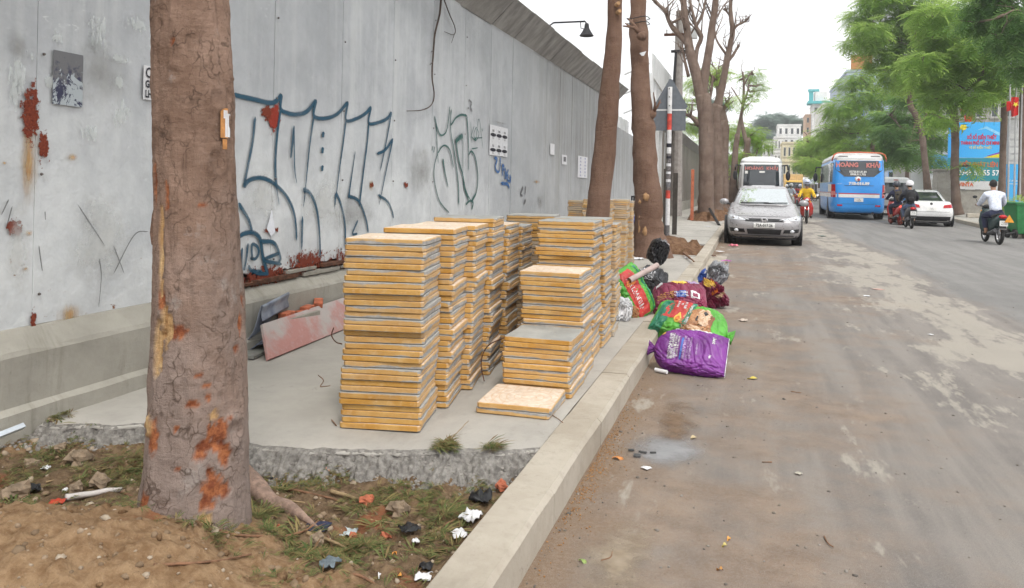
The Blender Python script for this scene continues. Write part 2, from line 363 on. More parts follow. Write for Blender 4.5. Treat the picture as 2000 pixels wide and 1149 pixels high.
def soil_mound(cx, cy, rx, ry, h, base):
    nn = 60; vs = []
    for j in range(nn + 1):
        for i in range(nn + 1):
            u, v = -1 + 2 * i / nn, -1 + 2 * j / nn; r = math.sqrt(u * u + v * v)
            x, y = cx + u * rx, cy + v * ry; k = max(0, 1 - r ** 2 * (1 + 0.5 * fbm(x, y, 2, 2.5)))
            vs.append((x, y, base - 0.03 + (h + 0.03) * min(1, k * 1.6) ** 1.2 + 0.035 * fbm(x, y, 0, 7) * min(1, k * 3)))
    I = np.arange((nn + 1) ** 2).reshape(nn + 1, nn + 1); F_ = np.stack([I[:-1, :-1], I[:-1, 1:], I[1:, 1:], I[1:, :-1]], -1).reshape(-1, 4)
    o = np_mesh('soil', np.array(vs), F_, M_soil2); o.data.polygons.foreach_set('use_smooth', [True] * len(F_)); T(o, kind='structure')
t = NT('red_soil'); p = t.pos(); n2 = t.noise(9, p, 7, 0.7); n3 = t.noise(45, p, 4, 0.7)
t.set(t.mix(t.rng(n3, 0.55, 0.75, 0, 0.6), t.mix(t.rng(n2, 0.3, 0.7), (0.10, 0.05, 0.028), (0.23, 0.135, 0.08)), (0.34, 0.27, 0.19)), 0.97, 0, None, 0.15); t.bump(t.math('ADD', n2, n3), 0.8, 0.03); M_soil2 = t.m
quick('soil', M_soil2, None, lambda b: b.box(-2.72, KX0 - .004, 14.1, 17.0, -0.05, S - 0.03)); T(bpy.data.objects[-1] if False else [o for o in COL.objects if o.name.startswith('soil')][-1], kind='structure')
for o in COL.objects:
    if o.name.startswith('soil'): T(o, kind='structure')
soil_mound(-1.85, 15.2, 0.98, 1.5, 0.24, S - 0.03); soil_mound(-1.55, 31.5, 0.75, 3.2, 0.30, S); soil_mound(-1.62, 43, 0.7, 4.5, 0.3, S)
# ---- stones: rubble of the broken edge, pebbles (too many to count)
_ph = (1 + 5 ** 0.5) / 2
ICO = np.array([(-1,_ph,0),(1,_ph,0),(-1,-_ph,0),(1,-_ph,0),(0,-1,_ph),(0,1,_ph),(0,-1,-_ph),(0,1,-_ph),(_ph,0,-1),(_ph,0,1),(-_ph,0,-1),(-_ph,0,1)]) / 1.9
ICF = np.array([(0,11,5),(0,5,1),(0,1,7),(0,7,10),(0,10,11),(1,5,9),(5,11,4),(11,10,2),(10,7,6),(7,1,8),(3,9,4),(3,4,2),(3,2,6),(3,6,8),(3,8,9),(4,9,5),(2,4,11),(6,2,10),(8,6,7),(9,8,1)])
def rocks(name, P, sz, mat, flat=0.7, parent=None, smooth=False):
    n = len(P); P = np.asarray(P); sz = np.asarray(sz).reshape(n, 1, 1)
    Vt = ICO[None] * (1 + rng.normal(0, 0.16, (n, 12, 1))) * sz * rng.uniform(0.7, 1.3, (n, 1, 3)); Vt[:, :, 2] *= flat
    a = rng.uniform(0, 6.28, n); ca, sa = np.cos(a)[:, None], np.sin(a)[:, None]
    x, y = Vt[:, :, 0] * ca - Vt[:, :, 1] * sa, Vt[:, :, 0] * sa + Vt[:, :, 1] * ca
    Vt = np.stack([x, y, Vt[:, :, 2]], -1) + P[:, None, :]
    Fq = (ICF[None] + (np.arange(n) * 12)[:, None, None]).reshape(-1, 3)
    o = np_mesh(name, Vt.reshape(-1, 3), Fq, mat, parent)
    if smooth: o.data.polygons.foreach_set('use_smooth', [True] * len(Fq))
    return o
def stone_mat(name, a, b_, c_):
    t = NT(name); r = t.island(); n = t.noise(40, t.pos(), 4); t.set(t.mix(t.rng(n, 0.3, 0.7, 0, 0.5), t.ramp(r, [(0, a), (0.55, b_), (1, c_)]), a), 0.95, 0, None, 0.2); t.bump(n, 0.5, 0.01); return t.m
M_rub = stone_mat('rubble', (0.20, 0.185, 0.17), (0.27, 0.25, 0.235), (0.34, 0.315, 0.29))
P = []; sz = []
for i in range(1500):
    x = random.uniform(-3.35, KX0 - 0.02)
    if -2.93 < x < -2.55 and random.random() < 0.9: continue
    w = max(0.07, 0.18 + 0.15 * mnoise.noise(Vector((x * 2.2, 0, 5)))); q = random.random() ** 0.8
    y = edge_y(x) + 0.042 * fbm(x, 1, 0, 7) + 0.012 - q * w; z = S - 0.016 - q * 0.125 + random.uniform(-0.012, 0.006)
    s = random.choice([0.004, 0.006, 0.008, 0.011]) * random.uniform(0.7, 1.3); P.append((x, y, max(z, soil_h(x, y)))); sz.append(s)
o = rocks('concrete_rubble', P, sz, M_rub, 0.8, None, True); T(o, 'crumbled grey concrete along the broken front edge of the pavement slab', 'rubble', kind='stuff')
# crumbled face of the slab: one lumpy sheet from lip to floor
RX, RV = 620, 26; V = []
for j in range(RV + 1):
    q = j / RV
    for i in range(RX + 1):
        x = -3.45 + (KX0 + 0.004 + 3.45) * i / RX; w = max(0.07, 0.165 + 0.13 * mnoise.noise(Vector((x * 2.2, 0, 5))))
        if -2.95 < x < -2.5: w *= 0.5 + 0.5 * abs(x + 2.72) / 0.23
        e = edge_y(x) + 0.042 * fbm(x, 1, 0, 7); y = e + 0.03 - q * (w + 0.03); z = S + 0.001 - 0.125 * q ** 1.05
        dv = mnoise.voronoi(Vector((x * 42, y * 42, z * 42)))[0]; dv2 = mnoise.voronoi(Vector((x * 95 + 3, y * 95, z * 95)))[0]
        k = min(1, q * 5); h = k * (0.034 * (0.5 - dv[0]) + 0.013 * (0.5 - dv2[0]) + 0.02 * fbm(x, y, 1, 12)); V.append((x, y - h * 0.6, z + h * 0.8 - 0.004 * (1 - k)))
I = np.arange((RX + 1) * (RV + 1)).reshape(RV + 1, RX + 1); Fq = np.stack([I[:-1, :-1], I[1:, :-1], I[1:, 1:], I[:-1, 1:]], -1).reshape(-1, 4)
t = NT('broken_concrete'); p = t.pos(); n = t.noise(30, p, 6, 0.72); t.set(t.mix(t.rng(n, 0.3, 0.7), (0.15, 0.14, 0.13), (0.315, 0.298, 0.275)), 0.95, 0, None, 0.2); t.bump(t.noise(150, p, 4, 0.7), 0.8, 0.006)
o = np_mesh('pavement_edge', np.array(V), Fq, t.m); o.data.polygons.foreach_set('use_smooth', [True] * len(Fq)); T(o, kind='structure')
P = []; sz = []
for i in range(1500):
    x, y = random.uniform(-3.4, KX0 - .03), random.uniform(1.3, 3.1); P.append((x, y, soil_h(x, y))); sz.append(random.choice([0.004, 0.005, 0.007, 0.012]) * random.uniform(0.6, 1.5))
o = rocks('pebbles', P, sz, stone_mat('pebble', (0.16, 0.11, 0.07), (0.28, 0.2, 0.13), (0.45, 0.38, 0.3)), 0.8, None, True); T(o, 'small clods and pebbles strewn over the soil of the tree pit', 'pebbles', kind='stuff')
P = []; sz = []
for i in range(80):
    x, y = random.gauss(-2.0, .55), random.gauss(1.85, .32)
    if -3.3 < x < KX0 - .05: P.append((x, y, soil_h(x, y) + .002)); sz.append(random.choice([.007, .010, .013, .020]) * random.uniform(.7, 1.3))
t = NT('clod'); n = t.noise(60, t.pos(), 5, .7); t.set(t.mix(t.rng(n, .3, .7), (.12, .068, .035), (.25, .16, .09)), .97, 0, None, .1); t.bump(n, .8, .012)
o = rocks('clods', P, sz, t.m, .75, None, True); T(o, 'brown clods of earth over the soil mound', 'clods', kind='stuff')
P = []; sz = []
for i in range(1500):
    y = 2.2 + 20 * random.random() ** 1.9; x = KX1 + 0.02 + (random.random() ** 2.2) * 4.5; P.append((x, y, 0.001)); sz.append(random.choice([0.0025, 0.003, 0.0045, 0.007]) * random.uniform(0.6, 1.4))
o = rocks('gravel', P, sz, stone_mat('road_grit', (0.10, 0.09, 0.085), (0.2, 0.17, 0.14), (0.36, 0.33, 0.3)), 0.7, None, True); T(o, 'loose grit and gravel scattered over the dusty roadside', 'gravel', kind='stuff')
P = []; sz = []
for i in range(750):
    y = random.gauss(3.75, 0.5); x = KX1 + 0.01 + abs(random.gauss(0, 0.05)); P.append((x, y, 0.002)); sz.append(random.uniform(0.0018, 0.004))
o = rocks('sand', P, sz, stone_mat('orange_sand', (0.27, 0.13, 0.05), (0.38, 0.21, 0.09), (0.36, 0.27, 0.18)), 0.8); T(o, 'orange grit swept up against the foot of the kerb', 'grit', kind='stuff')
# ================================================================ HOARDING WALL ON A CONCRETE PLINTH
t = NT('hoarding_sheet'); p = t.pos(); X, Y, Z = t.xyz(p)
cl = t.noise(1.7, p, 9, 0.72); st = t.noise(1.0, t.scale(p, (1, 7.0, 0.35)), 7, 0.66); fn = t.noise(30, p, 5, 0.7); sc = t.noise(1.0, t.scale(p, (1, 5, 16)), 8, 0.78, 1.2)
c = t.mix(t.rng(cl, 0.3, 0.7), (0.35, 0.365, 0.39), (0.485, 0.502, 0.525))
c = t.mix(t.rng(st, 0.46, 0.72, 0, 0.6), c, (0.58, 0.595, 0.60))
c = t.mix(t.rng(st, 0.46, 0.28, 0, 0.45), c, (0.32, 0.325, 0.335))
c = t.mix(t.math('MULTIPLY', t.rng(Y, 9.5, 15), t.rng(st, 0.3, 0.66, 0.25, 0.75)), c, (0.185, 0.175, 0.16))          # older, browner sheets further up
c = t.mix(t.rng(t.rand(), 0, 1, 0, 0.24, False), c, (0.36, 0.37, 0.385))
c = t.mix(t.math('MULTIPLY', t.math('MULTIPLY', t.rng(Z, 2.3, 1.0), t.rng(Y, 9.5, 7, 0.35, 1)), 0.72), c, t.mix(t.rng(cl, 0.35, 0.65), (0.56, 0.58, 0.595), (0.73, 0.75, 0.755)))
c = t.mix(t.math('MULTIPLY', t.rng(sc, 0.63, 0.67), t.rng(Y, 6, 4.6, 0.1, 0.55)), c, (0.68, 0.705, 0.70))                # scuffs
sp = t.noise(9, p, 8, 0.8); sp2 = t.rng(Z, 1.9, 0.62, 0.0, 0.10)
rs = t.rng(t.math('ADD', sp, sp2), 0.745, 0.775)
c = t.mix(rs, c, t.mix(fn, (0.10, 0.035, 0.018), (0.30, 0.13, 0.05)))
t.set(c, t.rng(st, 0.3, 0.7, 0.42, 0.62), 0.0, None, 0.4); t.bump(t.math('ADD', cl, t.math('MULTIPLY', fn, 0.05)), 0.35, 0.05); M_sheet = t.m
t = NT('brown_sheet'); p = t.pos(); st = t.noise(1.0, t.scale(p, (1, 4.0, 0.35)), 7, 0.66)
t.set(t.mix(t.rng(st, 0.3, 0.7), (0.155, 0.135, 0.115), (0.27, 0.245, 0.215)), 0.6, 0); M_sheet2 = t.m
t = NT('cap_sheet'); p = t.pos(); st = t.noise(1.0, t.scale(p, (2.5, 5.0, 2.5)), 6, 0.66); c1 = t.noise(1.6, p, 6)
c = t.mix(t.rng(st, 0.3, 0.7), (0.15, 0.145, 0.14), (0.36, 0.35, 0.335)); c = t.mix(t.rng(c1, 0.35, 0.65, 0, 0.5), c, (0.23, 0.22, 0.205)); t.set(c, 0.62, 0); M_cap = t.m
t = NT('plinth_concrete'); p = t.pos(); X, Y, Z = t.xyz(p); n1 = t.noise(1.4, p, 8, 0.68); st = t.noise(1, t.scale(p, (1, 9, 1.2)), 6, 0.7); n3 = t.noise(45, p, 5, 0.7)
c = t.mix(t.rng(n1, 0.3, 0.7), (0.285, 0.27, 0.235), (0.40, 0.38, 0.335)); c = t.mix(t.rng(st, 0.52, 0.75, 0, 0.5), c, (0.17, 0.155, 0.12)); c = t.mix(t.rng(n3, 0.6, 0.78, 0, 0.5), c, (0.14, 0.125, 0.1))
t.set(c, 0.92, 0, None, 0.25); t.bump(t.math('ADD', n1, t.math('MULTIPLY', n3, 0.25)), 0.5, 0.02); M_plinth = t.m
M_rusty = plain((0.11, 0.05, 0.03), 0.9, var=0.5, scale=14, bump=0.8)
M_dark = plain((0.03, 0.026, 0.024), 0.8, var=0.3)
ZB, ZT = 0.60, 3.52
wall = empty('hoarding', (XW, 0, 0)); T(wall, 'long grey sheet metal hoarding on a concrete plinth, covered in graffiti', 'wall')
def panel(y0, y1, zb, zt, dx, mat, parent, ragged=False):
    """one sheet with a folded lip at its seam; a ragged one has its rusted foot eaten away"""
    b = MB(); n = 26 if ragged else 6; m = 10; vs = []
    for j in range(m + 1):
        for i in range(n + 1):
            u, v = i / n, j / m; y = y0 + 0.0008 + (y1 - y0 - 0.0016) * u
            zlo = zb
            if ragged: zlo = zb + 0.02 + 0.028 * abs(fbm(y, 4, 0, 9)) + 0.02 * fbm(y, 2, 1, 30) + ragged * (y - y0)
            z = zlo + (zt - zlo) * v
            x = dx + 0.006 * math.sin(math.pi * u) * mnoise.noise(Vector((y0 * 3.1, v * 2.3, 0))) - 0.004 + (0.003 if u < 0.02 else 0)
            vs.append((x, y, z))
    w = n + 1; b.add(vs, [(j*w+i, j*w+i+1, (j+1)*w+i+1, (j+1)*w+i) for j in range(m) for i in range(n)])
    k = len(b.v); b.add([(v[0] - 0.02, v[1], v[2]) for v in vs], [(j*w+i, (j+1)*w+i, (j+1)*w+i+1, j*w+i+1) for j in range(m) for i in range(n)])
    ring = [i for i in range(w)] + [j*w+n for j in range(1, m+1)] + [m*w+i for i in range(n-1, -1, -1)] + [j*w for j in range(m-1, 0, -1)]
    for a, c_ in zip(ring, ring[1:] + ring[:1]): b.f.append([a, k + a, k + c_, c_]); b.m.append(0)
    return b.build('panel', mat, parent, smooth=False)
ZBY = {4: 0.615, 5: 0.63, 6: 0.60}
for i in range(-6, 20):
    rag = 0.0
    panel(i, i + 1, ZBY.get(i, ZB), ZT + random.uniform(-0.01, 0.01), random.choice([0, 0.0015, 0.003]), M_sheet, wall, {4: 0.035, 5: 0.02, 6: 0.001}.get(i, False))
# leaning cap sheets along the top
y = -6.0
while y < 20:
    L = random.choice([1.0, 1.15, 0.85, 1.2]); y1 = min(20, y + L); dz = random.uniform(-0.012, 0.012); l2 = 0.33 + dz
    b = MB(); b.hexa([(0.0 + dz, y + .003, ZT - 0.02), (0.02 + dz, y + .003, ZT - 0.03), (0.02 + dz, y1 - .003, ZT - 0.03), (0.0 + dz, y1 - .003, ZT - 0.02),
                      (l2 - .01, y + .003, ZT + l2 - 0.01), (l2 + .012, y + .003, ZT + l2 - 0.03), (l2 + .012, y1 - .003, ZT + l2 - 0.03), (l2 - .01, y1 - .003, ZT + l2 - 0.01)])
    b.build('cap_panel', M_cap, wall); y = y1
# plinth: sloped ledge, face, footing
def plinth_run(parent, y0, y1, n, up=0.024):
    b = MB(); rings = []
    for i in range(n + 1):
        y = y0 + (y1 - y0) * i / n; w = 0.006 * fbm(y, 3, 0, 4); c_ = 0.012 * max(0, fbm(y, 9, 0, 7))
        rings.append([(-0.3, y, -0.1), (-0.3, y, ZB - 0.03), (-0.012, y, ZB - 0.022 + up), (0.008, y, ZB - 0.028 + up - c_), (0.075 + w - c_, y, ZB - 0.095 - c_), (0.085 + w, y, ZB - 0.12), (0.075 + w, y, 0.24), (0.105 + w, y, 0.215 + c_), (0.11 + w, y, -0.1)])
    b.loft(rings); return b.build('plinth', M_plinth, parent, smooth=False)
plinth_run(wall, -6, 4.6, 70); plinth_run(wall, 4.6, 6.9, 40, 0.0); plinth_run(wall, 6.9, 20, 40)
quick('backing', M_dark, wall, lambda b: b.box(-0.28, -0.05, -6, 20, ZB - 0.02, ZT - 0.1))
# broken capping pieces under the ragged sheets
for (ya, yb, z, th, m) in [(4.75, 5.35, 0.590, 0.035, M_rusty), (5.42, 5.98, 0.585, 0.03, M_plinth), (5.2, 5.6, 0.628, 0.022, M_plinth), (5.7, 6.6, 0.630, 0.03, M_rusty), (6.0, 6.5, 0.596, 0.02, M_plinth), (4.3, 4.9, 0.595, 0.018, M_rusty)]:
    b = MB(); n = 8; rings = []
    for i in range(n + 1):
        y = ya + (yb - ya) * i / n; e = 0.03 + 0.012 * fbm(y, z * 9, 0, 7)
        rings.append([(-0.03, y, z), (e, y, z - 0.004), (e + 0.004, y, z + th * (0.8 + 0.2 * fbm(y, 1, 0, 11))), (-0.03, y, z + th)])
    b.loft(rings); b.build('broken_capping', m, wall)
# screws along the seams
M_screw = plain((0.16, 0.14, 0.13), 0.6, 0.4, var=0.3)
for i in range(3, 10):
    for z in (0.75, 1.35, 1.95, 2.55, 3.15):
        quick('screw', M_screw, wall, lambda b: b.lathe([(0.0, 0.016), (0.006, 0.014), (0.008, 0.006)], 8, (0, i + 0.03, z), 'x'))
# ---- paint and rust lying on the sheets (thin films, soft or ragged at the edge)
def spray(name, col):
    t = NT(name); u = t.xyz(t.uv())[1]; e = t.math('ABSOLUTE', t.math('SUBTRACT', u, 0.5)); n = t.noise(60, t.pos(), 4, 0.7)
    a = t.rng(t.math('ADD', e, t.math('MULTIPLY', t.math('SUBTRACT', n, 0.5), 0.18)), 0.5, 0.2); fade = t.rng(t.noise(5, t.pos(), 4), 0.25, 0.6, 0.66, 0.99)
    return t.set(t.mix(n, col, tuple(Vector(col) * 1.5)), 0.55, 0, t.math('MULTIPLY', a, fade), 0.3)
M_teal = spray('teal_spray', (0.010, 0.055, 0.095)); M_green = spray('green_spray', (0.018, 0.075, 0.068)); M_bluep = spray('blue_spray', (0.03, 0.10, 0.26)); M_greyp = spray('grey_spray', (0.10, 0.10, 0.105))
def catmull(P, k=7):
    if len(P) < 3: return [P[0] + (P[1] - P[0]) * i / k for i in range(k + 1)]
    Q = [P[0] * 2 - P[1]] + P + [P[-1] * 2 - P[-2]]; out = []
    for i in range(1, len(Q) - 2):
        for j in range(k):
            t_ = j / k; a, b_, c_, d = Q[i-1], Q[i], Q[i+1], Q[i+2]
            out.append(0.5 * ((2*b_) + (c_ - a) * t_ + (2*a - 5*b_ + 4*c_ - d) * t_**2 + (3*b_ - a - 3*c_ + d) * t_**3))
    return out + [P[-1]]
_lay = [0]
def stroke(b, pix, w0, w1=None, loose=True):
    """brush stroke on the wall face through picture points"""
    _lay[0] = (_lay[0] + 1) % 12; x = XW + 0.0088 + 0.0003 * _lay[0]
    P = catmull([at_x(px, py, x) for px, py in pix]) if loose else [at_x(px, py, x) for px, py in pix]
    w1 = w0 if w1 is None else w1; n = len(P); vs = []; uvs = []
    for i, q in enumerate(P):
        tg = (P[min(i+1, n-1)] - P[max(i-1, 0)]); tg.x = 0; tg.normalize(); s = Vector((0, -tg.z, tg.y)); w = (w0 + (w1 - w0) * i / (n - 1)) / 2 * 0.82
        e = 0.35 if i in (0, n - 1) else 1
        vs += [q - s * w * e, q + s * w * e]; uvs += [(0, 0), (0, 1)]
    b.add([v - Vector((XW, 0, 0)) for v in vs], [(2*i, 2*i+1, 2*i+3, 2*i+2) for i in range(n - 1)], 0, uvs)
def Z8(L): return [(440 + x * 0.3482, 160 + y * 0.3482) for x, y in L]
def Z7(L): return [(820 + x * 0.1915, 180 + y * 0.1915) for x, y in L]
g = MB()
for L, w, w1 in [([(45,72),(150,95),(250,118),(290,105),(318,70)],.055,.07), ([(318,70),(312,150),(350,175),(400,183),(460,165),(512,100)],.05,.07), ([(512,100),(498,190),(560,205),(630,180),(690,110)],.055,.06),
    ([(690,110),(678,215),(740,205),(790,175),(820,140)],.05,.065), ([(820,140),(806,230),(860,228),(910,205),(934,170)],.045,.07), ([(168,195),(155,330),(128,470),(105,590)],.05,.045), ([(103,592),(140,550),(210,540),(280,575),(350,650),(390,750),(402,890)],.06,.04),
    ([(312,150),(292,300),(282,450),(287,595)],.04,.055), ([(287,590),(296,640),(303,690)],.02,.01), ([(386,245),(378,340),(368,430)],.05,.04), ([(386,250),(390,480),(402,570)],.035,.015), ([(498,190),(475,350),(460,500),(440,700)],.045,.02),
    ([(552,280),(548,312)],.07,.06), ([(548,366),(545,402)],.07,.06), ([(546,468),(544,502)],.07,.05), ([(678,215),(660,360),(640,500),(614,710)],.05,.02), ([(806,230),(796,350),(780,470),(752,700)],.045,.05),
    ([(730,390),(705,560),(692,655)],.02,.05), ([(692,640),(750,670),(790,770),(803,845)],.055,.04), ([(934,170),(905,330),(870,500)],.045,.03), ([(852,405),(900,380),(942,318)],.05,.06), ([(942,318),(905,490),(864,690)],.045,.02),
    ([(437,602),(480,630),(515,720),(530,860),(533,985)],.06,.035), ([(440,605),(448,640),(438,700)],.03,.01), ([(620,620),(650,690),(672,800),(674,935)],.055,.04), ([(618,625),(614,700)],.05,.01), ([(433,755),(430,945)],.055,.03),
    ([(858,635),(910,670),(935,720),(945,765)],.05,.035), ([(745,775),(715,850),(742,852)],.04,.03), ([(75,680),(130,770),(152,840)],.055,.04),
    ([(60,900),(90,860),(150,845),(195,880),(212,980),(240,1085)],.055,.06), ([(200,895),(275,905),(310,985),(300,1010)],.06,.04), ([(305,960),(222,1000),(318,1022)],.05,.05), ([(150,1055),(190,1075),(245,1075)],.05,.05),
    ([(152,1000),(150,915),(180,925),(188,960),(170,992),(140,990)],.042,.042), ([(128,905),(118,1000),(105,1060)],.04,.04), ([(95,930),(92,1020),(100,1100)],.04,.03), ([(130,1030),(150,1060),(210,1068)],.04,.06)]: stroke(g, Z8(L), w, w1)
T(g.build('graffiti', M_teal, wall, fix=False), 'large dark teal spray painted tag on the pale sheets')
g = MB()
for L, w, w1 in [([(150,245),(175,350),(205,430),(240,438),(275,390),(295,270),(308,140)],.045,.03), ([(322,175),(316,330),(370,262),(425,232),(480,240)],.04,.05), ([(480,240),(492,400),(500,640),(499,800)],.06,.03), ([(168,300),(175,500),(190,730)],.03,.025),
    ([(185,625),(220,565),(262,545),(310,600),(345,770)],.035,.035), ([(310,330),(325,460),(345,560),(390,900),(400,1149)],.03,.06), ([(362,510),(400,470),(440,442)],.10,.12), ([(365,480),(400,700),(440,850),(470,1000),(520,1110)],.07,.03),
    ([(440,450),(440,850)],.03,.02), ([(500,640),(530,605),(570,680),(592,850),(580,1010),(530,1115)],.035,.07), ([(440,850),(455,980),(500,1100)],.03,.05), ([(185,620),(150,750),(150,900),(190,1080),(235,1160),(300,1230)],.03,.03), ([(235,680),(260,830),(290,970)],.08,.03),
    ([(520,300),(532,520)],.02,.02), ([(555,345),(530,450),(575,500)],.025,.025), ([(575,355),(552,430),(575,490),(603,430),(577,355)],.022,.022), ([(570,500),(605,275),(643,570)],.022,.022), ([(555,470),(640,466)],.025,.025), ([(530,580),(595,568)],.03,.02),
    ([(632,370),(638,400)],.02,.015), ([(645,370),(640,400)],.02,.015), ([(135,550),(125,600)],.03,.03), ([(152,555),(142,620)],.03,.03), ([(470,1149),(510,1110),(545,1130),(530,1200)],.05,.06)]: stroke(g, Z7(L), w, w1)
T(g.build('graffiti', M_green, wall, fix=False), 'thin green looping graffiti with small letters KOA')
g = MB()
for L in [[(762,672),(790,685),(772,760),(790,812),(815,795),(826,660)], [(842,735),(848,860)], [(842,740),(860,760),(850,800)], [(862,800),(875,790),(870,870),(885,880)], [(880,800),(884,890)], [(905,790),(888,840),(905,850)], [(900,850),(897,900),(920,910)], [(922,840),(918,915)], [(930,860),(925,930)]]: stroke(g, Z7(L), .075, .06)
stroke(g, Z7([(830,930),(895,940),(915,982)]), .09, .07)
T(g.build('graffiti', M_bluep, wall, fix=False), 'small blue scrawl below the sheet of stickers')
g = MB()
for L in [[(1085, 20), (1020, 60), (1040, 150)]]: pass
for L in [[(1055, 965),(1030,1040),(1050,1060)], [(1080,960),(1075,1050)], [(1080,1100),(1060,1149)], [(500,80),(530,110),(520,150),(535,200)], [(490,170),(500,160)]]: stroke(g, Z7(L), .10 if L[0][0] > 1000 else .04, .05)
for L in [[(152, 400), (205, 480)], [(222, 480), (243, 535)], [(222,535),(262,460),(290,452)], [(24, 403), (14, 440)], [(88, 413), (89, 430)], [(76,480),(80,510),(83,530)], [(194,505),(198,540),(193,600)], [(17,390),(3,420)], [(97, 690//1), (95, 720)]]:
    stroke(g, L, .012, .008)
T(g.build('scratches', M_greyp, wall, fix=False), 'faint grey scribbles and scratches on the sheets', kind='stuff')
def ragged(name, a, b_, edge=0.25, nsc=16, amp=1.1, rough=0.85, amax=1.0, stretch=(1, 1, 1), fr=0.0):
    t = NT(name); q = t.n('VectorMath', {0: t.uv(), 1: (0.5, 0.5, 0)}, operation='SUBTRACT').outputs[0]; r = t.math('MULTIPLY', t.n('VectorMath', {0: q}, operation='LENGTH').outputs['Value'], 2.0)
    pp = t.scale(t.pos(), stretch); n = t.noise(nsc, pp, 7, 0.68); v = t.math('ADD', t.math('SUBTRACT', 1.0, r), t.math('MULTIPLY', t.math('SUBTRACT', n, 0.5), amp * 2))
    return t.set(t.mix(t.rng(t.noise(nsc * 3, pp, 4), 0.3, 0.7), a, b_), rough, 0, t.rng(v, 0.28, 0.28 + edge, 0, amax), 0.25)
M_r1 = ragged('rust_flake', (0.12, 0.018, 0.012), (0.24, 0.06, 0.03), 0.06, 34, 1.7); M_r2 = ragged('rust_bleed', (0.42, 0.20, 0.05), (0.52, 0.36, 0.16), 0.9, 8, 0.6, 0.8, 0.8, (1, 2.2, 0.5))
M_w1 = ragged('white_scuff', (0.60, 0.64, 0.635), (0.68, 0.71, 0.70), 0.4, 26, 1.7, 0.7, 0.45, (1, 1.6, 0.5)); M_red = ragged('red_primer', (0.24, 0.03, 0.02), (0.33, 0.05, 0.03), 0.05, 30, 1.3)
M_gl = ragged('grime', (0.27, 0.265, 0.255), (0.34, 0.33, 0.32), 0.9, 5, 0.5, 0.7, 0.55); M_pl = ragged('pale_wash', (0.66, 0.67, 0.66), (0.70, 0.70, 0.68), 0.8, 6, 0.6, 0.7, 0.6)
def wpatch(nm, px0, py0, px1, py1, mat, lab=None, e=0.0):
    _lay[0] = (_lay[0] + 1) % 12; x = XW + 0.0064 + 0.00018 * _lay[0]; a, b_ = at_x(px0, py0, x), at_x(px1, py1, x); za, zb = a.z, b_.z
    o_ = Vector((XW, 0, 0)); b = MB(); b.poly([Vector((x, a.y, zb)) - o_, Vector((x, b_.y, zb)) - o_, Vector((x, b_.y, za)) - o_, Vector((x, a.y, za)) - o_], 0, [(0, 0), (1, 0), (1, 1), (0, 1)])
    return b.build(nm, mat, wall, fix=False)
wpatch('rust_stain', 32, 140, 84, 480, M_r2); wpatch('rust_stain', 40, 150, 78, 290, M_r1); wpatch('rust_stain', 58, 150, 78, 285, M_r1); wpatch('rust_stain', 74, 248, 98, 330, M_r1)
wpatch('rust_stain', 44, 190, 78, 235, M_r1); wpatch('rust_stain', 10, 425, 50, 465, M_r1); wpatch('rust_stain', 45, 445, 70, 466, M_r2); wpatch('rust_stain', 38, 520, 64, 532, M_r2)
wpatch('rust_stain', 125, 295, 160, 320, M_r2); wpatch('rust_stain', 0, 312, 18, 325, M_r2); wpatch('rust_stain', 95, 585, 175, 640, M_r2); wpatch('rust_stain', 60, 600, 72, 645, M_r1)
wpatch('red_primer', 522, 196, 549, 270, M_red); wpatch('red_primer', 536, 198, 548, 262, M_red); wpatch('rust_stain', 508, 200, 532, 240, M_r1)
wpatch('rust_stain', 717, 345, 734, 380, M_r2); wpatch('rust_stain', 722, 355, 730, 368, M_r1); wpatch('rust_stain', 788, 354, 798, 368, M_r1); wpatch('rust_stain', 555, 492, 640, 530, M_r1); wpatch('rust_stain', 472, 522, 560, 556, M_r1); wpatch('rust_stain', 640, 480, 760, 515, M_r1)
wpatch('rust_stain', 1035, 348, 1060, 362, M_r2); wpatch('grime', 1040, 365, 1070, 420, M_gl); wpatch('grime', 955, 230, 1000, 250, M_gl)
for q in [(170, 20, 218, 105), (165, 60, 205, 110), (100, 55, 125, 95), (5, 95, 60, 200), (10, 140, 50, 220), (85, 140, 110, 180), (215, 140, 245, 180), (205, 100, 260, 130), (240, 20, 300, 75), (150, 240, 200, 280), (50, 90, 75, 130), (215,190,260,260)]: wpatch('white_scuff', *q, M_w1)
for q in [(0, 20, 70, 160), (90, 0, 290, 260), (600, 350, 760, 470), (780, 240, 860, 420)]: wpatch('grime', *q, M_gl)
for q in [(460, 280, 560, 480), (90, 300, 290, 620), (560, 300, 700, 480), (0, 330, 70, 640)]: wpatch('pale_wash', *q, M_pl)
# torn hole where a blue and white sheet shows through
b = MB(); P = [at_x(x, y, XW + 0.0128) - Vector((XW, 0, 0)) for x, y in [(531, 408), (536, 440), (538, 452), (530, 462), (521, 447), (526, 430)]]; b.poly(P)
t = NT('blue_white_plastic'); w = t.n('TexWave', {'Vector': t.pos(), 'Scale': 16.0, 'Distortion': 3.0}).outputs['Fac']; t.set(t.mix(t.rng(w, 0.45, 0.55), (0.04, 0.07, 0.4), (0.75, 0.77, 0.82)), 0.4); b.build('torn_patch', t.m, wall)
for x, y in [(524, 449), (537, 449)]: wpatch('rust_stain', x - 9, y - 6, x + 9, y + 6, M_r1)
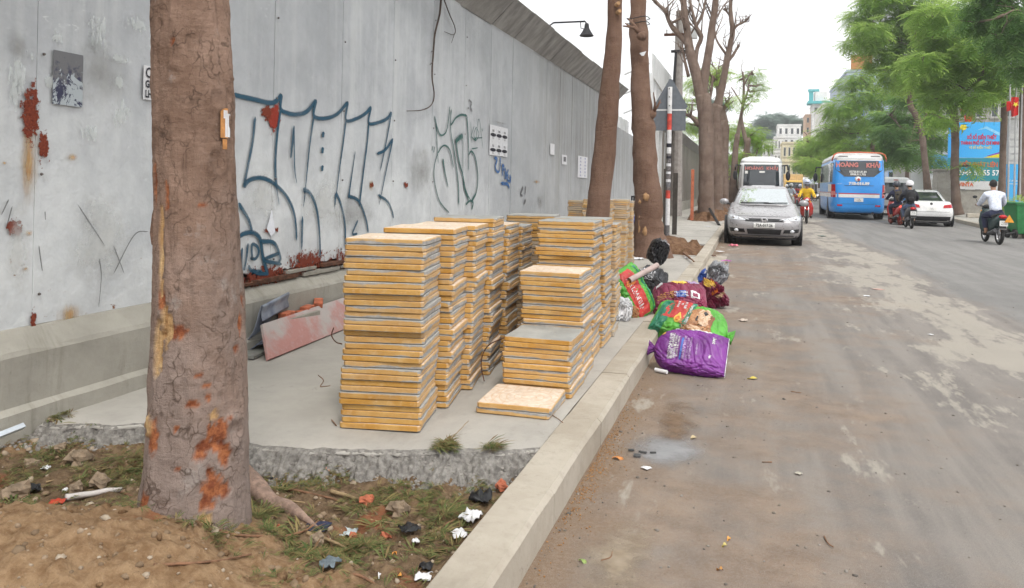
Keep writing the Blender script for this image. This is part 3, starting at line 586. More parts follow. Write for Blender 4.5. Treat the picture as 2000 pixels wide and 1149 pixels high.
# ---- lower sheet fence and brown hoarding further up
lf = empty('metal_fence', (XW, 20, 0)); T(lf, 'lower plain grey sheet fence between the two tall hoardings', 'fence')
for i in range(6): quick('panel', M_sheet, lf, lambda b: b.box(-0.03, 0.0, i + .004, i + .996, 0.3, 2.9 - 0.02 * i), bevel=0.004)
quick('plinth', M_plinth, lf, lambda b: b.box(-0.2, 0.06, 0.01, 6, -0.1, 0.299))
w2 = empty('hoarding', (XW, 26.2, 0)); T(w2, 'far weathered brown sheet hoarding behind the clump of bare trees', 'wall')
for i in range(30): quick('panel', M_sheet2, w2, lambda b: b.box(-0.03, random.choice([0, 0.006]), i * 1.2 + .004, i * 1.2 + 1.196, 0.6, ZT), bevel=0.004)
for i in range(12): quick('cap_panel', M_cap, w2, lambda b: b.hexa([(0.0, i*3 + .01, ZT + .005), (0.02, i*3 + .01, ZT - .006), (0.02, i*3+2.99, ZT - .006), (0.0, i*3+2.99, ZT + .005), (.3, i*3 + .01, ZT + .36), (.325, i*3 + .01, ZT + .345), (.325, i*3+2.99, ZT + .345), (.3, i*3+2.99, ZT + .36)]))
quick('plinth', M_plinth, w2, lambda b: b.box(-0.2, 0.08, 0, 36, -0.1, 0.599))
# ---- posters
def poster(px0, py0, px1, py1, label, mat, curl=0.0, name='poster'):
    a, c_ = at_x(px0, py0, XW + 0.0095), at_x(px1, py1, XW + 0.0095); b = MB(); n = 8; L = c_.y - a.y; vs = []
    for j in range(n + 1):
        for i in range(n + 1):
            u, v = i / n, j / n; vs.append((0.002 * mnoise.noise(Vector((u * 3, v * 3, px0))) + curl * max(0, u - 0.75) * max(0, 0.3 - v), u * L, v * (a.z - c_.z)))
    b.add(vs, [(j*(n+1)+i, j*(n+1)+i+1, (j+1)*(n+1)+i+1, (j+1)*(n+1)+i) for j in range(n) for i in range(n)])
    o = b.build(name, mat, None, smooth=False, loc=(XW + 0.0095, a.y, c_.z)); md = o.modifiers.new('sol', 'SOLIDIFY'); md.thickness = 0.001; T(o, label, 'poster')
    return o, L, a.z - c_.z
MX = Matrix.Rotation(R(90), 4, 'Z') @ Matrix.Rotation(R(90), 4, 'X')      # lettering that faces +X
M_paper = plain((0.66, 0.66, 0.68), 0.8, var=0.1, scale=20); M_ink = plain((0.02, 0.02, 0.03), 0.7, var=0.2); M_inkg = plain((0.14, 0.14, 0.15), 0.7, var=0.4, scale=40); M_inkb = plain((0.10, 0.12, 0.34), 0.7, var=0.3)
t = NT('torn_dark_poster'); n = t.noise(9, t.obj(), 8, 0.75, 1.0); n2 = t.noise(24, t.obj(), 6, 0.7); Zv = t.xyz(t.obj())[2]
t.set(t.mix(t.rng(t.math('ADD', n, t.rng(Zv, 0.05, 0.2, 0.06, -0.06, False)), 0.52, 0.56), t.mix(t.rng(t.math('ADD', n2, t.rng(Zv, 0, 0.3, -0.2, 0.25, False)), 0.4, 0.6), (0.018, 0.02, 0.06), (0.13, 0.13, 0.14)), (0.38, 0.42, 0.45)), 0.5); 
po, L, hh = poster(105, 97, 161, 210, 'dark half torn poster stuck to the leftmost grey sheets', t.m)
po, L, hh = poster(281, 127, 322, 200, 'white for-sale notice with bold black letters, half behind the tree trunk', M_paper)
for s, zf, sz in [('CHO', 0.78, 0.085), ('GIÁ: 7', 0.45, 0.06), ('LH: 09', 0.16, 0.06)]: text('lettering', s, sz, (0.004, 0.012, zf * hh), M_ink, po, MX, 'LEFT', 0.75, 0.002)
po, L, hh = poster(957, 243, 991, 307, 'white sheet of six round black stickers below the hanging root', M_paper)
for r_ in range(2):
    for c_ in range(3):
        cy, cz = L * (0.18 + 0.32 * c_), hh * (0.78 - 0.5 * r_)
        b = MB(); b.prism([(0.003, cy + math.cos(a * math.pi / 8) * L * 0.15, cz - hh * 0.1 + math.sin(a * math.pi / 8) * hh * 0.06) for a in range(16)], (0.001, 0, 0)); b.build('emblem', M_ink, po)
        text('lettering', 'ma', hh * 0.15, (0.004, cy, cz + hh * 0.05), M_inkg, po, MX, 'CENTER', 1.1, 0.001); text('lettering', 'N.X.', hh * 0.09, (0.004, cy, cz - hh * 0.21), M_inkg, po, MX)
poster(1075, 280, 1083, 303, 'small blank white slip pasted high on the hoarding', M_paper)
po, L, hh = poster(1098, 302, 1107, 322, 'torn white paper scrap with a dark square', M_paper, 0.05); quick('print', M_inkg, po, lambda b: b.box(0.002, 0.003, L * .3, L * .8, hh * .3, hh * .8))
po, L, hh = poster(1129, 304, 1147, 348, 'white sheet of blue printed phone numbers beside the leaning trunk', M_paper)
for i in range(6):
    for j in range(2): text('lettering', '0909 26', hh * 0.11, (0.004, L * (0.27 + 0.47 * j), hh * (0.9 - 0.16 * i)), M_inkb, po, MX, 'CENTER', 0.62, 0.002)
# ---- dry hanging root
M_root = plain((0.075, 0.055, 0.045), 0.9, var=0.4, scale=30, bump=0.5)
b = MB()
def rootline(L, r0, r1): 
    P = catmull([at_x(x, y, XW + 0.03 + 0.01 * math.sin(i * 1.7)) for i, (x, y) in enumerate(L)], 6); n = len(P); b.tube([q + Vector((0, 0.006 * mnoise.noise(q * 9), 0)) for q in P], [r0 + (r1 - r0) * i / (n - 1) for i in range(n)], 6)
rootline([(862, -40), (860, 20), (850, 65), (846, 110), (844, 150), (848, 185), (843, 205), (825, 215), (795, 217)], 0.014, 0.004)
rootline([(864, -10), (877, 25), (889, 55), (886, 68), (868, 62)], 0.009, 0.003); rootline([(888, 66), (882, 84)], 0.005, 0.002); rootline([(847, 98), (842, 102)], 0.005, 0.003); rootline([(845, 122), (840, 127)], 0.005, 0.003)
o = b.build('hanging_root', M_root, None, smooth=True); T(o, 'dry dark root hanging down the face of the hoarding', 'root')
# ---- flood lamp on a bracket above the wall
M_blk = plain((0.025, 0.025, 0.028), 0.55, 0.3, var=0.3)
lz = at_x(1076, 50, XW).z; lb = at_x(1076, 50, XW); le = at_y(1143, 42, lb.y)
lp = empty('flood_lamp', (XW - 0.03, lb.y, 3.4)); T(lp, 'black bell shaped lamp on an arm above the hoarding', 'lamp'); q = le - Vector(lp.location)
quick('arm', M_blk, lp, lambda b: b.tube([(-0.1, 0, -0.2), (-0.1, 0, q.z - .12), (0.08, 0, q.z), (q.x, 0, q.z), (q.x + .03, 0, q.z - .05)], 0.016, 8))
hd = quick('lamp_head', M_blk, lp, lambda b: b.lathe([(0.0, 0.03), (0.035, 0.02), (0.045, -0.06), (0.085, -0.13), (0.125, -0.19), (0.12, -0.195), (0.0, -0.18)], 16, (q.x + .03, 0, q.z - .06), 'z'))
quick('bracket', M_blk, hd, lambda b: b.tube([(q.x - .08, 0, q.z), (q.x - .07, 0, q.z - .12), (q.x - .02, 0, q.z - .13)], 0.008, 6))
# ================================================================ TREES
def leaf_mat(name, a, b_, c_):
    t = NT(name); r = t.island(); n = t.noise(0.9, t.pos(), 3)
    c = t.mix(t.rng(n, 0.35, 0.65, 0, 0.6), t.ramp(r, [(0, a), (0.5, b_), (1, c_)]), b_)
    d = t.n('BsdfDiffuse', {'Color': c}); tr = t.n('BsdfTranslucent', {'Color': t.mix(0.5, c, tuple(min(1, x * 2.4) for x in c_))}); ms = t.n('MixShader', {0: 0.5})
    t.t.links.new(d.outputs[0], ms.inputs[1]); t.t.links.new(tr.outputs[0], ms.inputs[2]); t.t.links.new(ms.outputs[0], t.out.inputs[0]); return t.m
M_leaf = leaf_mat('feathery_leaf', (0.055, 0.12, 0.03), (0.15, 0.27, 0.06), (0.31, 0.43, 0.11))
M_leafd = leaf_mat('dark_leaf', (0.03, 0.075, 0.03), (0.08, 0.165, 0.055), (0.17, 0.27, 0.085))
M_leafb = leaf_mat('bright_leaf', (0.09, 0.2, 0.04), (0.21, 0.37, 0.075), (0.36, 0.5, 0.13))
M_leafh = leaf_mat('hazy_hill_leaf', (0.10, 0.14, 0.125), (0.14, 0.19, 0.165), (0.19, 0.25, 0.21))  # lighter, bluish green: distance haze mixed into the leaf colour
def frond(pairs=5, w=0.34, l=0.55):
    """one feathery leaf: a rib with leaflets to both sides, unit length along +X"""
    q = []
    for i in range(pairs):
        x = 0.12 + 0.85 * i / pairs; s = l * (1 - 0.5 * abs(i / (pairs - 1) - 0.35)); dz = -0.28 * x * x
        for sg in (-1, 1): q.append([(x - w * .35, 0, dz), (x + s * 0.25, sg * s * 0.55, dz - 0.03), (x + s * 0.5, sg * s, dz - 0.1), (x + w * .5, sg * s * 0.45, dz - 0.02)])
    return np.array(q)
FR = frond(); DENS = 1.25
def foliage(name, clumps, n, L, mat, parent=None, flat=0.55, droop=0.35, seed=1, tmpl=None, hollow=2.2):
    n = int(n * DENS); g = np.random.default_rng(seed); Tm = FR if tmpl is None else tmpl
    C = np.array([c[:3] for c in clumps]); Rr = np.array([c[3] for c in clumps]); w = Rr ** 2; idx = g.choice(len(C), n, p=w / w.sum())
    d = g.normal(size=(n, 3)); d /= np.linalg.norm(d, axis=1, keepdims=True); rad = g.random(n) ** (1 / hollow) * g.uniform(.8, 1.22, n)
    P = C[idx] + d * (Rr[idx] * rad)[:, None] * np.array([1, 1, flat])
    az = np.arctan2(d[:, 1], d[:, 0]) + g.normal(0, 0.9, n); pit = -droop + d[:, 2] * 0.5 + g.normal(0, 0.25, n); ro = g.normal(0, 0.35, n)
    fx = np.stack([np.cos(az) * np.cos(pit), np.sin(az) * np.cos(pit), np.sin(pit)], -1); sd = np.stack([-np.sin(az), np.cos(az), np.zeros(n)], -1); up = np.cross(fx, sd)
    sy = sd * np.cos(ro)[:, None] + up * np.sin(ro)[:, None]; sz = np.cross(fx, sy); s = (L * g.uniform(0.6, 1.3, n))[:, None, None, None]
    V = (Tm[None, :, :, 0:1] * fx[:, None, None, :] + Tm[None, :, :, 1:2] * sy[:, None, None, :] + Tm[None, :, :, 2:3] * sz[:, None, None, :]) * s + P[:, None, None, :]
    V = V.reshape(-1, 3); Fq = np.arange(len(V)).reshape(-1, 4)
    if parent is not None: V = V - np.array(parent.location)
    return np_mesh(name, V, Fq, mat, parent)
def bark(name, a, b_, c_, sc=1.0):
    t = NT(name); p = t.obj(); n1 = t.noise(3 * sc, p, 6, 0.65); ver = t.noise(1.0, t.scale(p, (9 * sc, 9 * sc, 1.3 * sc)), 6, 0.7); hor = t.noise(1.0, t.scale(p, (6 * sc, 6 * sc, 20 * sc)), 6, 0.72); sp = t.noise(30 * sc, p, 5, 0.75)
    c = t.mix(t.rng(n1, 0.3, 0.7), a, b_); c = t.mix(t.rng(ver, 0.45, 0.3, 0, 0.6), c, tuple(Vector(a) * 0.5)); c = t.mix(t.rng(hor, 0.56, 0.74, 0, 0.32), c, c_); c = t.mix(t.rng(sp, 0.63, 0.72, 0, 0.75), c, tuple(Vector(a) * 0.3))
    t.set(c, 0.92, 0, None, 0.2); t.bump(t.math('ADD', t.math('ADD', ver, t.math('MULTIPLY', hor, 0.5)), t.math('MULTIPLY', sp, 0.6)), 0.75, 0.028 / sc); return t
M_bark = bark('brown_bark', (0.135, 0.078, 0.055), (0.215, 0.135, 0.1), (0.27, 0.19, 0.15), 0.7).m
M_barkg = bark('grey_bark', (0.135, 0.093, 0.073), (0.225, 0.168, 0.137), (0.29, 0.23, 0.195), 0.6).m
M_cut = plain((0.36, 0.21, 0.105), 0.8, var=0.25, scale=20)
FWD = lambda P: Fw[0] * P[0] + Fw[1] * P[1]
WK = [1.0]
def limb(b, L, Y, n=9, wob=0.14, k=4, off=(0, 0, 0)):
    P = []; rr = []
    for q in L:
        p = at_y(q[0], q[1], Y + (q[3] if len(q) > 3 else 0)); P.append(p); rr.append(q[2] / 2 * FWD(p) / F0 * WK[0])
    C = catmull(P, k); m = len(C); rad = [np.interp(i / (m - 1) * (len(rr) - 1), range(len(rr)), rr) for i in range(m)]
    b.tube([c - Vector(off) for c in C], rad, n, 0, True, wob)
def tree(name, label, base, mats, limbs, Y, clumps=None, n=0, L=0.6, lm=None, group=None, n_side=9, seed=1, flat=0.55, droop=0.35, twigs=2):
    root = empty(name, base); T(root, label, 'tree', group)
    for i, (nm, Ls) in enumerate(limbs):
        b = MB(); limb(b, Ls, Y, n_side, off=base); b.build(nm, mats, root, smooth=True)
    tw = MB(); rg = random.Random(seed + 5); o_ = Vector(base)
    for nm, Ls in limbs[1:]:
        Pl = catmull([at_y(q[0], q[1], Y + (q[3] if len(q) > 3 else 0)) for q in Ls], 4); sc_ = max(.3, min(1.6, (Pl[-1] - Pl[0]).length * .5))
        for _ in range(twigs):
            i = rg.randrange(len(Pl) // 3, len(Pl) - 1); d = (Pl[i + 1] - Pl[i]).normalized(); a = Pl[i]; r_ = Ls[-1][2] / 2 * FWD(a) / F0 * .7
            d = (d + Vector((rg.uniform(-1, 1), rg.uniform(-1, 1), rg.uniform(-.2, .8)))).normalized(); m_ = a + d * sc_ * rg.uniform(.3, .6) + Vector((0, 0, rg.uniform(-.1, .15))); e_ = m_ + (d + Vector((rg.uniform(-.6, .6), rg.uniform(-.6, .6), rg.uniform(0, .7)))).normalized() * sc_ * rg.uniform(.3, .7)
            tw.tube([a - o_, m_ - o_, e_ - o_], [r_, r_ * .7, r_ * .3], 5, 0, True, .2); f_ = m_ + (e_ - m_) * .3; tw.tube([f_ - o_, f_ + Vector((rg.uniform(-.5, .5), rg.uniform(-.5, .5), rg.uniform(.1, .5))) * sc_ - o_], [r_ * .5, r_ * .2], 4)
    if clumps and limbs:
        pts_ = [p_ for nm, Ls in limbs for p_ in catmull([at_y(q[0], q[1], Y + (q[3] if len(q) > 3 else 0)) for q in Ls], 4)][6:]
        for c in clumps:
            C_ = Vector(c[:3]); a = min(pts_, key=lambda p_: (p_ - C_).length + (2.0 if p_.z > C_.z else 0)); 
            if (C_ - a).length > 7: continue
            m_ = (a + C_) / 2 + Vector((rg.uniform(-.3, .3), rg.uniform(-.3, .3), rg.uniform(-.3, .1))); r_ = .05 + .012 * (C_ - a).length
            tw.tube([a - o_, m_ - o_, C_ - o_], [r_, r_ * .7, r_ * .4], 5, 0, True, .2)
            for k in range(4): e_ = C_ + Vector((rg.uniform(-1, 1), rg.uniform(-1, 1), rg.uniform(-.3, .5))) * c[3] * .9; tw.tube([(m_ + (C_ - m_) * .25 * k) - o_, e_ - o_], [r_ * .45, r_ * .15], 4)
    if tw.v: T(tw.build('twigs', mats, root, smooth=True), kind='stuff')
    if clumps: foliage('crown', clumps, n, L, lm or M_leaf, root, flat, droop, seed)
    return root
def cl(*a):       # (px, py, radius px, Y)
    out = []
    for px, py, r, Y in a:
        p = at_y(px, py, Y); out.append((p.x, p.y, p.z, r * FWD(p) / F0))
    return out
# ---- the near trunk with its wounds
TB = Vector((-1.87, 2.33, 0.0))
cen = [(372, 0, 149), (376, 100, 157), (379, 200, 163), (380, 300, 161), (384, 400, 164), (385, 500, 171), (388, 600, 181), (388, 700, 189), (386, 800, 194), (383, 900, 203), (379, 960, 218), (376, 1020, 232)]
cp = [at_y(x, y, TB.y) for x, y, w in cen]; zc = [p.z for p in cp][::-1]; xc = [p.x for p in cp][::-1]; rc = [w / 2 * FWD(p) / F0 * 0.915 for p, (x, y, w) in zip(cp, cen)][::-1]
NA, z0, z1 = 110, -0.12, 3.2; zs = np.arange(z0, z1, 0.0125); NR = len(zs)
wounds = []   # theta (0 = facing the eye), z, half width (m), half height (m), kind 0 pale wood 1 red bast, depth
def wound(px, py, wx, hy, kind, depth=0.006):
    z = at_y(px, py, TB.y).z; x = np.interp(z, zc, xc); r = np.interp(z, zc, rc); cx_ = np.interp(py, [c[1] for c in cen], [c[0] for c in cen]); hw = np.interp(py, [c[1] for c in cen], [c[2] / 2 for c in cen])
    k = 2.8 / F0; wounds.append((math.asin(max(-1, min(1, (px - cx_) / hw))), z, wx * k, hy * k, kind, depth, r))
for a in [(318, 500, 6, 70, 0), (318, 440, 7, 45, 0), (326, 620, 14, 40, 0, .012), (312, 660, 16, 55, 0, .014), (305, 360, 8, 50, 1), (330, 380, 5, 30, 1), (345, 630, 22, 14, 1), (318, 570, 9, 22, 1), (298, 800, 14, 22, 0, -.012), (305, 820, 16, 30, 1), (290, 940, 14, 30, 1), (282, 960, 14, 18, 0), (305, 970, 18, 14, 1),
          (425, 830, 22, 26, 1), (418, 795, 9, 12, 0), (408, 845, 26, 14, 1), (392, 862, 12, 14, 1), (432, 858, 20, 10, 1), (440, 880, 14, 18, 1), (415, 930, 22, 26, 1), (405, 950, 16, 16, 1), (412, 900, 7, 16, 1, .012), (440, 945, 10, 18, 1), (400, 985, 14, 18, 0), (385, 1000, 12, 14, 1), (462, 680, 8, 7, 1), (405, 735, 9, 6, 1), (390, 712, 9, 5, 1), (408, 760, 5, 12, 1), (375, 765, 14, 8, 1), (345, 806, 5, 6, 1), (348, 880, 6, 5, 1), (476, 590, 6, 16, 1), (472, 640, 9, 18, 1), (396, 400, 8, 4, 1), (340, 95, 4, 7, 1, .01), (448, 810, 5, 5, 1)]: wound(*a)
KN = []
for px, py, rp_, a_ in [(425, 195, 20, .008), (425, 315, 24, .008), (345, 155, 16, .007), (450, 160, 12, .006), (365, 520, 14, .006), (330, 250, 18, .006), (440, 600, 22, .007), (455, 840, 26, .012), (350, 700, 20, .006), (315, 65, 14, .005), (425, 520, 14, .005), (345, 930, 20, .006), (380, 60, 16, .005)]:
    wound(px, py, rp_, rp_, 9); w_ = wounds.pop(); KN.append((w_[0] + 0.676, w_[1], rp_ * 2.6 / F0, a_))
V = []; wa = []; ra = []
for z in zs:
    x0 = np.interp(z, zc, xc); r0 = np.interp(z, zc, rc)
    if z > zc[-1]: x0 = xc[-1] + (z - zc[-1]) * (-0.01)
    for j in range(NA):
        th = 2 * math.pi * j / NA; d = (math.sin(th), -math.cos(th))         # th=0 faces the camera side (-Y)
        fl = 1 + 0.10 * math.exp(-max(0, z) / 0.09) * max(0, math.cos(th * 4 + 0.6)) + 0.05 * math.exp(-max(0, z - 0.1) / 0.5) * math.cos(th * 5 + 1.1 + 1.5 * mnoise.noise(Vector((0, 0, z * 2))))
        q = Vector((d[0] * 2, d[1] * 2, z * 1.2)); r = r0 * fl * (1 + 0.055 * mnoise.noise(q) + 0.03 * mnoise.noise(Vector((d[0] * 5, d[1] * 5, z * 2.5)))) + 0.0042 * fbm(d[0] * 3 + z * 2, d[1] * 3, z * 5, 3.5, 6) + 0.0012 * mnoise.noise(Vector((d[0] * 4, d[1] * 4, z * 70)))
        for (kt, kz, kr, ka) in KN:
            dd = math.hypot((((th - kt + math.pi) % (2 * math.pi)) - math.pi) * r0, (z - kz) * 0.8) / kr
            if dd < 2: r += ka * (math.exp(-((dd - 0.9) / 0.28) ** 2) - 0.5 * math.exp(-(dd / 0.5) ** 2)) * (1 + 0.5 * mnoise.noise(Vector((th * 12, z * 40, 0))))
        r += 0.004 * max(0, mnoise.noise(Vector((d[0] * 7, d[1] * 7, z * 14)))) - 0.005 * max(0, abs(mnoise.noise(Vector((d[0] * 6 + 4, d[1] * 6, z * 3.2)))) * -6 + 0.5)
        W = Rd = 0.0; tt = (th - 0.676 + math.pi) % (2 * math.pi) - math.pi
        for (wt_, wz, wx, wh, kind, dep, wr) in wounds:
            if abs(z - wz) > wh * 1.7: continue
            u = (tt - wt_) * wr / wx; v = (z - wz) / wh; e = u * u + v * v + 0.9 * mnoise.noise(Vector((th * 9, z * 45, kind * 3 + 1))) + 0.5 * mnoise.noise(Vector((th * 28, z * 60, 4)))
            k = max(0, min(1, (1.05 - e) / 0.45))
            if k > 0:
                r -= dep * k
                if kind == 0: W = max(W, k)
                else: Rd = max(Rd, k)
        V.append((x0 + d[0] * r - TB.x, d[1] * r, z)); wa.append(W); ra.append(Rd)
I = np.arange(NR * NA).reshape(NR, NA); Fq = np.stack([I[:-1], np.roll(I[:-1], -1, 1), np.roll(I[1:], -1, 1), I[1:]], -1).reshape(-1, 4)
t = bark('scarred_bark', (0.17, 0.105, 0.075), (0.285, 0.19, 0.145), (0.36, 0.265, 0.215), 1.6); p = t.obj(); zv = t.xyz(p)[2]; base_c = t.b.inputs['Base Color'].links[0].from_socket
gy_ = t.mix(t.rng(t.math('ADD', zv, t.rng(t.noise(4, p, 5), 0.2, 0.8, -0.6, 0.6, False)), 1.5, 0.2, 0, 0.55), base_c, t.mix(t.noise(13, p, 6, 0.7), (0.19, 0.165, 0.155), (0.40, 0.345, 0.32)))
mo = t.noise(7, p, 8, 0.75, 0.8); gy_ = t.mix(t.rng(mo, 0.56, 0.68, 0, 0.6), gy_, (0.115, 0.075, 0.055)); gy_ = t.mix(t.rng(t.noise(5, t.n('VectorMath', {0: p, 1: (4, 7, 2)}).outputs[0], 7, 0.72), 0.58, 0.68, 0, 0.55), gy_, (0.30, 0.27, 0.25))
vc = t.n('TexVoronoi', {'Vector': t.n('VectorMath', {0: t.scale(p, (16, 16, 5)), 1: t.scale(t.n('TexNoise', {'Vector': p, 'Scale': 9.0}).outputs['Color'], (3, 3, 3))}).outputs[0], 'Scale': 1.0}, feature='DISTANCE_TO_EDGE').outputs['Distance']; gy_ = t.mix(t.math('MULTIPLY', t.rng(vc, 0.06, 0.0), t.rng(mo, 0.4, 0.6, 0, 0.7)), gy_, (0.06, 0.038, 0.028))
rd = t.n('Attribute', attribute_name='red').outputs['Fac']; wd = t.n('Attribute', attribute_name='wood').outputs['Fac']; gr = t.noise(1.0, t.scale(p, (30, 30, 3)), 6, 0.7)
c = t.mix(rd, gy_, t.mix(t.rng(t.noise(26, p, 5, 0.7), 0.35, 0.65), (0.17, 0.05, 0.024), (0.40, 0.15, 0.065))); c = t.mix(wd, c, t.mix(t.rng(gr, 0.35, 0.65), (0.36, 0.20, 0.085), (0.60, 0.42, 0.22))); t.set(c)
near = empty('tree', TB); T(near, 'scarred brown tree trunk in the foreground beside the soil mound', 'tree')
o = np_mesh('trunk', np.array(V), Fq, t.m, near); me = o.data; me.polygons.foreach_set('use_smooth', [True] * len(Fq))
for nm, ar in (('wood', wa), ('red', ra)): me.attributes.new(nm, 'FLOAT', 'POINT').data.foreach_set('value', np.array(ar, dtype=np.float32))
M_near = t.m
for rt in [[(452, 945, 74), (490, 966, 48), (530, 990, 34), (565, 1008, 24), (600, 1026, 12), (625, 1040, 4)]]:
    b = MB(); P = []; rr = []
    for x, y, w in rt:
        g_ = at_z(x, y, 0.05); P.append(Vector((g_.x, g_.y, soil_h(g_.x, g_.y) + w * 0.0006)) - TB); rr.append(w / 2 * FWD(g_) / F0)
    C = catmull(P, 4); b.tube(C, [np.interp(i / (len(C) - 1) * 5, range(6), rr) for i in range(len(C))], 12, 0, True, 0.2); b.build('root', plain((0.27, 0.185, 0.145), 0.9, var=0.3, scale=25, bump=0.6), near, smooth=True)
# flap of torn bark on the left edge, scrap of a pasted number on the right edge
b = MB(); P = [at_y(x, y, TB.y - 0.04) - TB for x, y in [(303, 392), (296, 420), (292, 455), (295, 478), (303, 484), (306, 455), (305, 420)]]; b.prism(P, (0.0, 0.03, 0)); b.build('bark_flap', M_bark, near, bevel=0.003)
def on_trunk(px0, px1, py0, py1, mat, nm, rot=0.0):
    b = MB(); n = 10; vs = []
    for j in range(n + 1):
        for i in range(n + 1):
            px, py = px0 + (px1 - px0) * i / n, py0 + (py1 - py0) * j / n; z = at_y(px, py, TB.y).z; hw = np.interp(py, [c[1] for c in cen], [c[2] / 2 for c in cen]); cx_ = np.interp(py, [c[1] for c in cen], [c[0] for c in cen])
            th = math.asin(max(-1, min(1, (px - cx_) / hw))) + 0.676; r = np.interp(z, zc, rc) * 0.99 + 0.004; vs.append((np.interp(z, zc, xc) + math.sin(th) * r - TB.x, -math.cos(th) * r, z))
    b.add(vs, [(j*(n+1)+i, j*(n+1)+i+1, (j+1)*(n+1)+i+1, (j+1)*(n+1)+i) for j in range(n) for i in range(n)]); return b.build(nm, mat, near, smooth=True)
M_orp = plain((0.46, 0.21, 0.07), 0.8, var=0.3, scale=30)
on_trunk(430, 445, 212, 270, M_orp, 'paper_scrap'); on_trunk(434, 443, 272, 292, M_orp, 'paper_scrap'); on_trunk(439, 449, 222, 268, M_paper, 'paper_scrap'); on_trunk(436, 444, 216, 232, M_paper, 'paper_scrap')
# its limbs and thin crown high above the picture
for i, (dx, dy, h) in enumerate([(-0.9, 0.4, 5.2), (0.9, 0.6, 5.6), (0.1, -0.8, 5.0), (-0.3, 1.2, 6.2)]):
    b = MB(); b.tube([(xc[-1] - TB.x - 0.01, 0, 3.1), (xc[-1] - TB.x + dx * 0.3, dy * 0.3, 3.9), (dx * 0.7, dy * 0.7, h - 0.6), (dx * 1.3, dy * 1.3, h + 0.6)], [0.11, 0.07, 0.05, 0.02], 10, 0, True, 0.15); b.build('branch', M_near, near, smooth=True)
foliage('crown', [(TB.x + dx * 1.3, TB.y + dy * 1.3, h + 0.5, 0.8) for dx, dy, h in [(-0.9, 0.4, 5.2), (0.9, 0.6, 5.6), (0.1, -0.8, 5.0), (-0.3, 1.2, 6.2)]], 260, 0.45, M_leaf, near, seed=5)
# ---- trees of the left pavement
b0 = tuple(at_z(1150, 565, S)); Y2 = b0[1]
t2 = tree('tree', 'thin reddish trunk leaning right behind the tile stacks', b0, M_bark, [('trunk', [(1140, 600, 66), (1152, 555, 54), (1163, 480, 47), (1169, 400, 45), (1180, 300, 43), (1189, 200, 40), (1196, 120, 34), (1200, 60, 31), (1201, 0, 28), (1206, -150, 24), (1214, -300, 20)]),
    ('branch', [(1206, -150, 18), (1230, -260, 13, .3), (1270, -380, 8, .6)]), ('branch', [(1205, -180, 16), (1185, -300, 11, -.3), (1150, -420, 7, -.5)])], Y2, cl((1270, -380, 90, Y2 + .6), (1150, -420, 90, Y2 - .5), (1214, -330, 90, Y2)), 300, 0.4, n_side=14)
for px, py in [(1201, 10), (1203, 25)]:
    p_ = at_y(px + 4, py, Y2 - 0.09); quick('cut_stub', M_cut, t2, lambda b: b.tube([p_ - Vector(b0), p_ - Vector(b0) + Vector((0.03, -0.05, 0.01))], [0.03, 0.022], 8))
t3b = tuple(at_z(1266, 488, S + .12)); Y3 = t3b[1]
t3 = tree('tree', 'stout dark brown trunk beside the striped sign pole', t3b, M_bark, [('trunk', [(1274, 520, 96), (1272, 486, 74), (1268, 460, 60), (1266, 430, 54), (1268, 400, 57), (1262, 350, 50), (1259, 300, 47), (1257, 250, 45), (1252, 190, 40), (1250, 120, 35), (1248, 75, 37), (1246, 40, 33), (1247, 0, 31), (1244, -150, 27), (1235, -320, 21)]),
    ('branch', [(1244, -150, 20), (1280, -280, 14, .6), (1330, -380, 8, 1)]), ('branch', [(1240, -230, 16), (1205, -320, 10, -.6), (1180, -420, 7, -1)]), ('branch_stub', [(1262, 225, 26), (1274, 222, 20, -.05), (1279, 218, 9, -.08)]), ('branch_stub', [(1254, 70, 20, -.25), (1250, 72, 14, -.38)])], Y3, cl((1330, -380, 80, Y3 + 1), (1180, -420, 80, Y3 - 1)), 240, 0.5, n_side=14)
for (px, py, w, h) in [(1262, 385, 5, 6), (1250, 395, 3, 4), (1260, 452, 4, 7), (1250, 440, 3, 13)]:
    p_ = at_y(px, py, Y3 - math.sqrt(max(.005, .27 ** 2 - ((px - 1266) * .0105) ** 2)) + .02); b = MB(); b.ball(p_ - Vector(t3b), (w * .0105, .03, h * .0105), 14, 10, 0, 0.5); b.build('cut_scar', M_cut, t3, smooth=True)
b = MB()
for z in (70, 60): pass
for py, w in ((38, 17), (48, 18)): 
    c_ = at_y(1247, py, Y3) - Vector(t3b); b.tube([c_ + Vector((math.cos(a * math.pi / 8) * .2, math.sin(a * math.pi / 8) * .2, 0.02 * math.sin(a))) for a in range(17)], 0.008, 5)
b.build('wire_tie', M_blk, t3)
p_ = at_y(1249, 104, Y3 - .2) - Vector(t3b); quick('paper_scrap', M_paper, t3, lambda b: b.poly([p_, p_ + Vector((.12, -.01, .03)), p_ + Vector((.08, -.02, -.05)), p_ + Vector((.04, -.01, -.05))]))
def base(px, py, z): return tuple(at_z(px, py, z))
WK[0] = 0.86
b4 = (at_y(1378, 428, 30).x, 30, S)
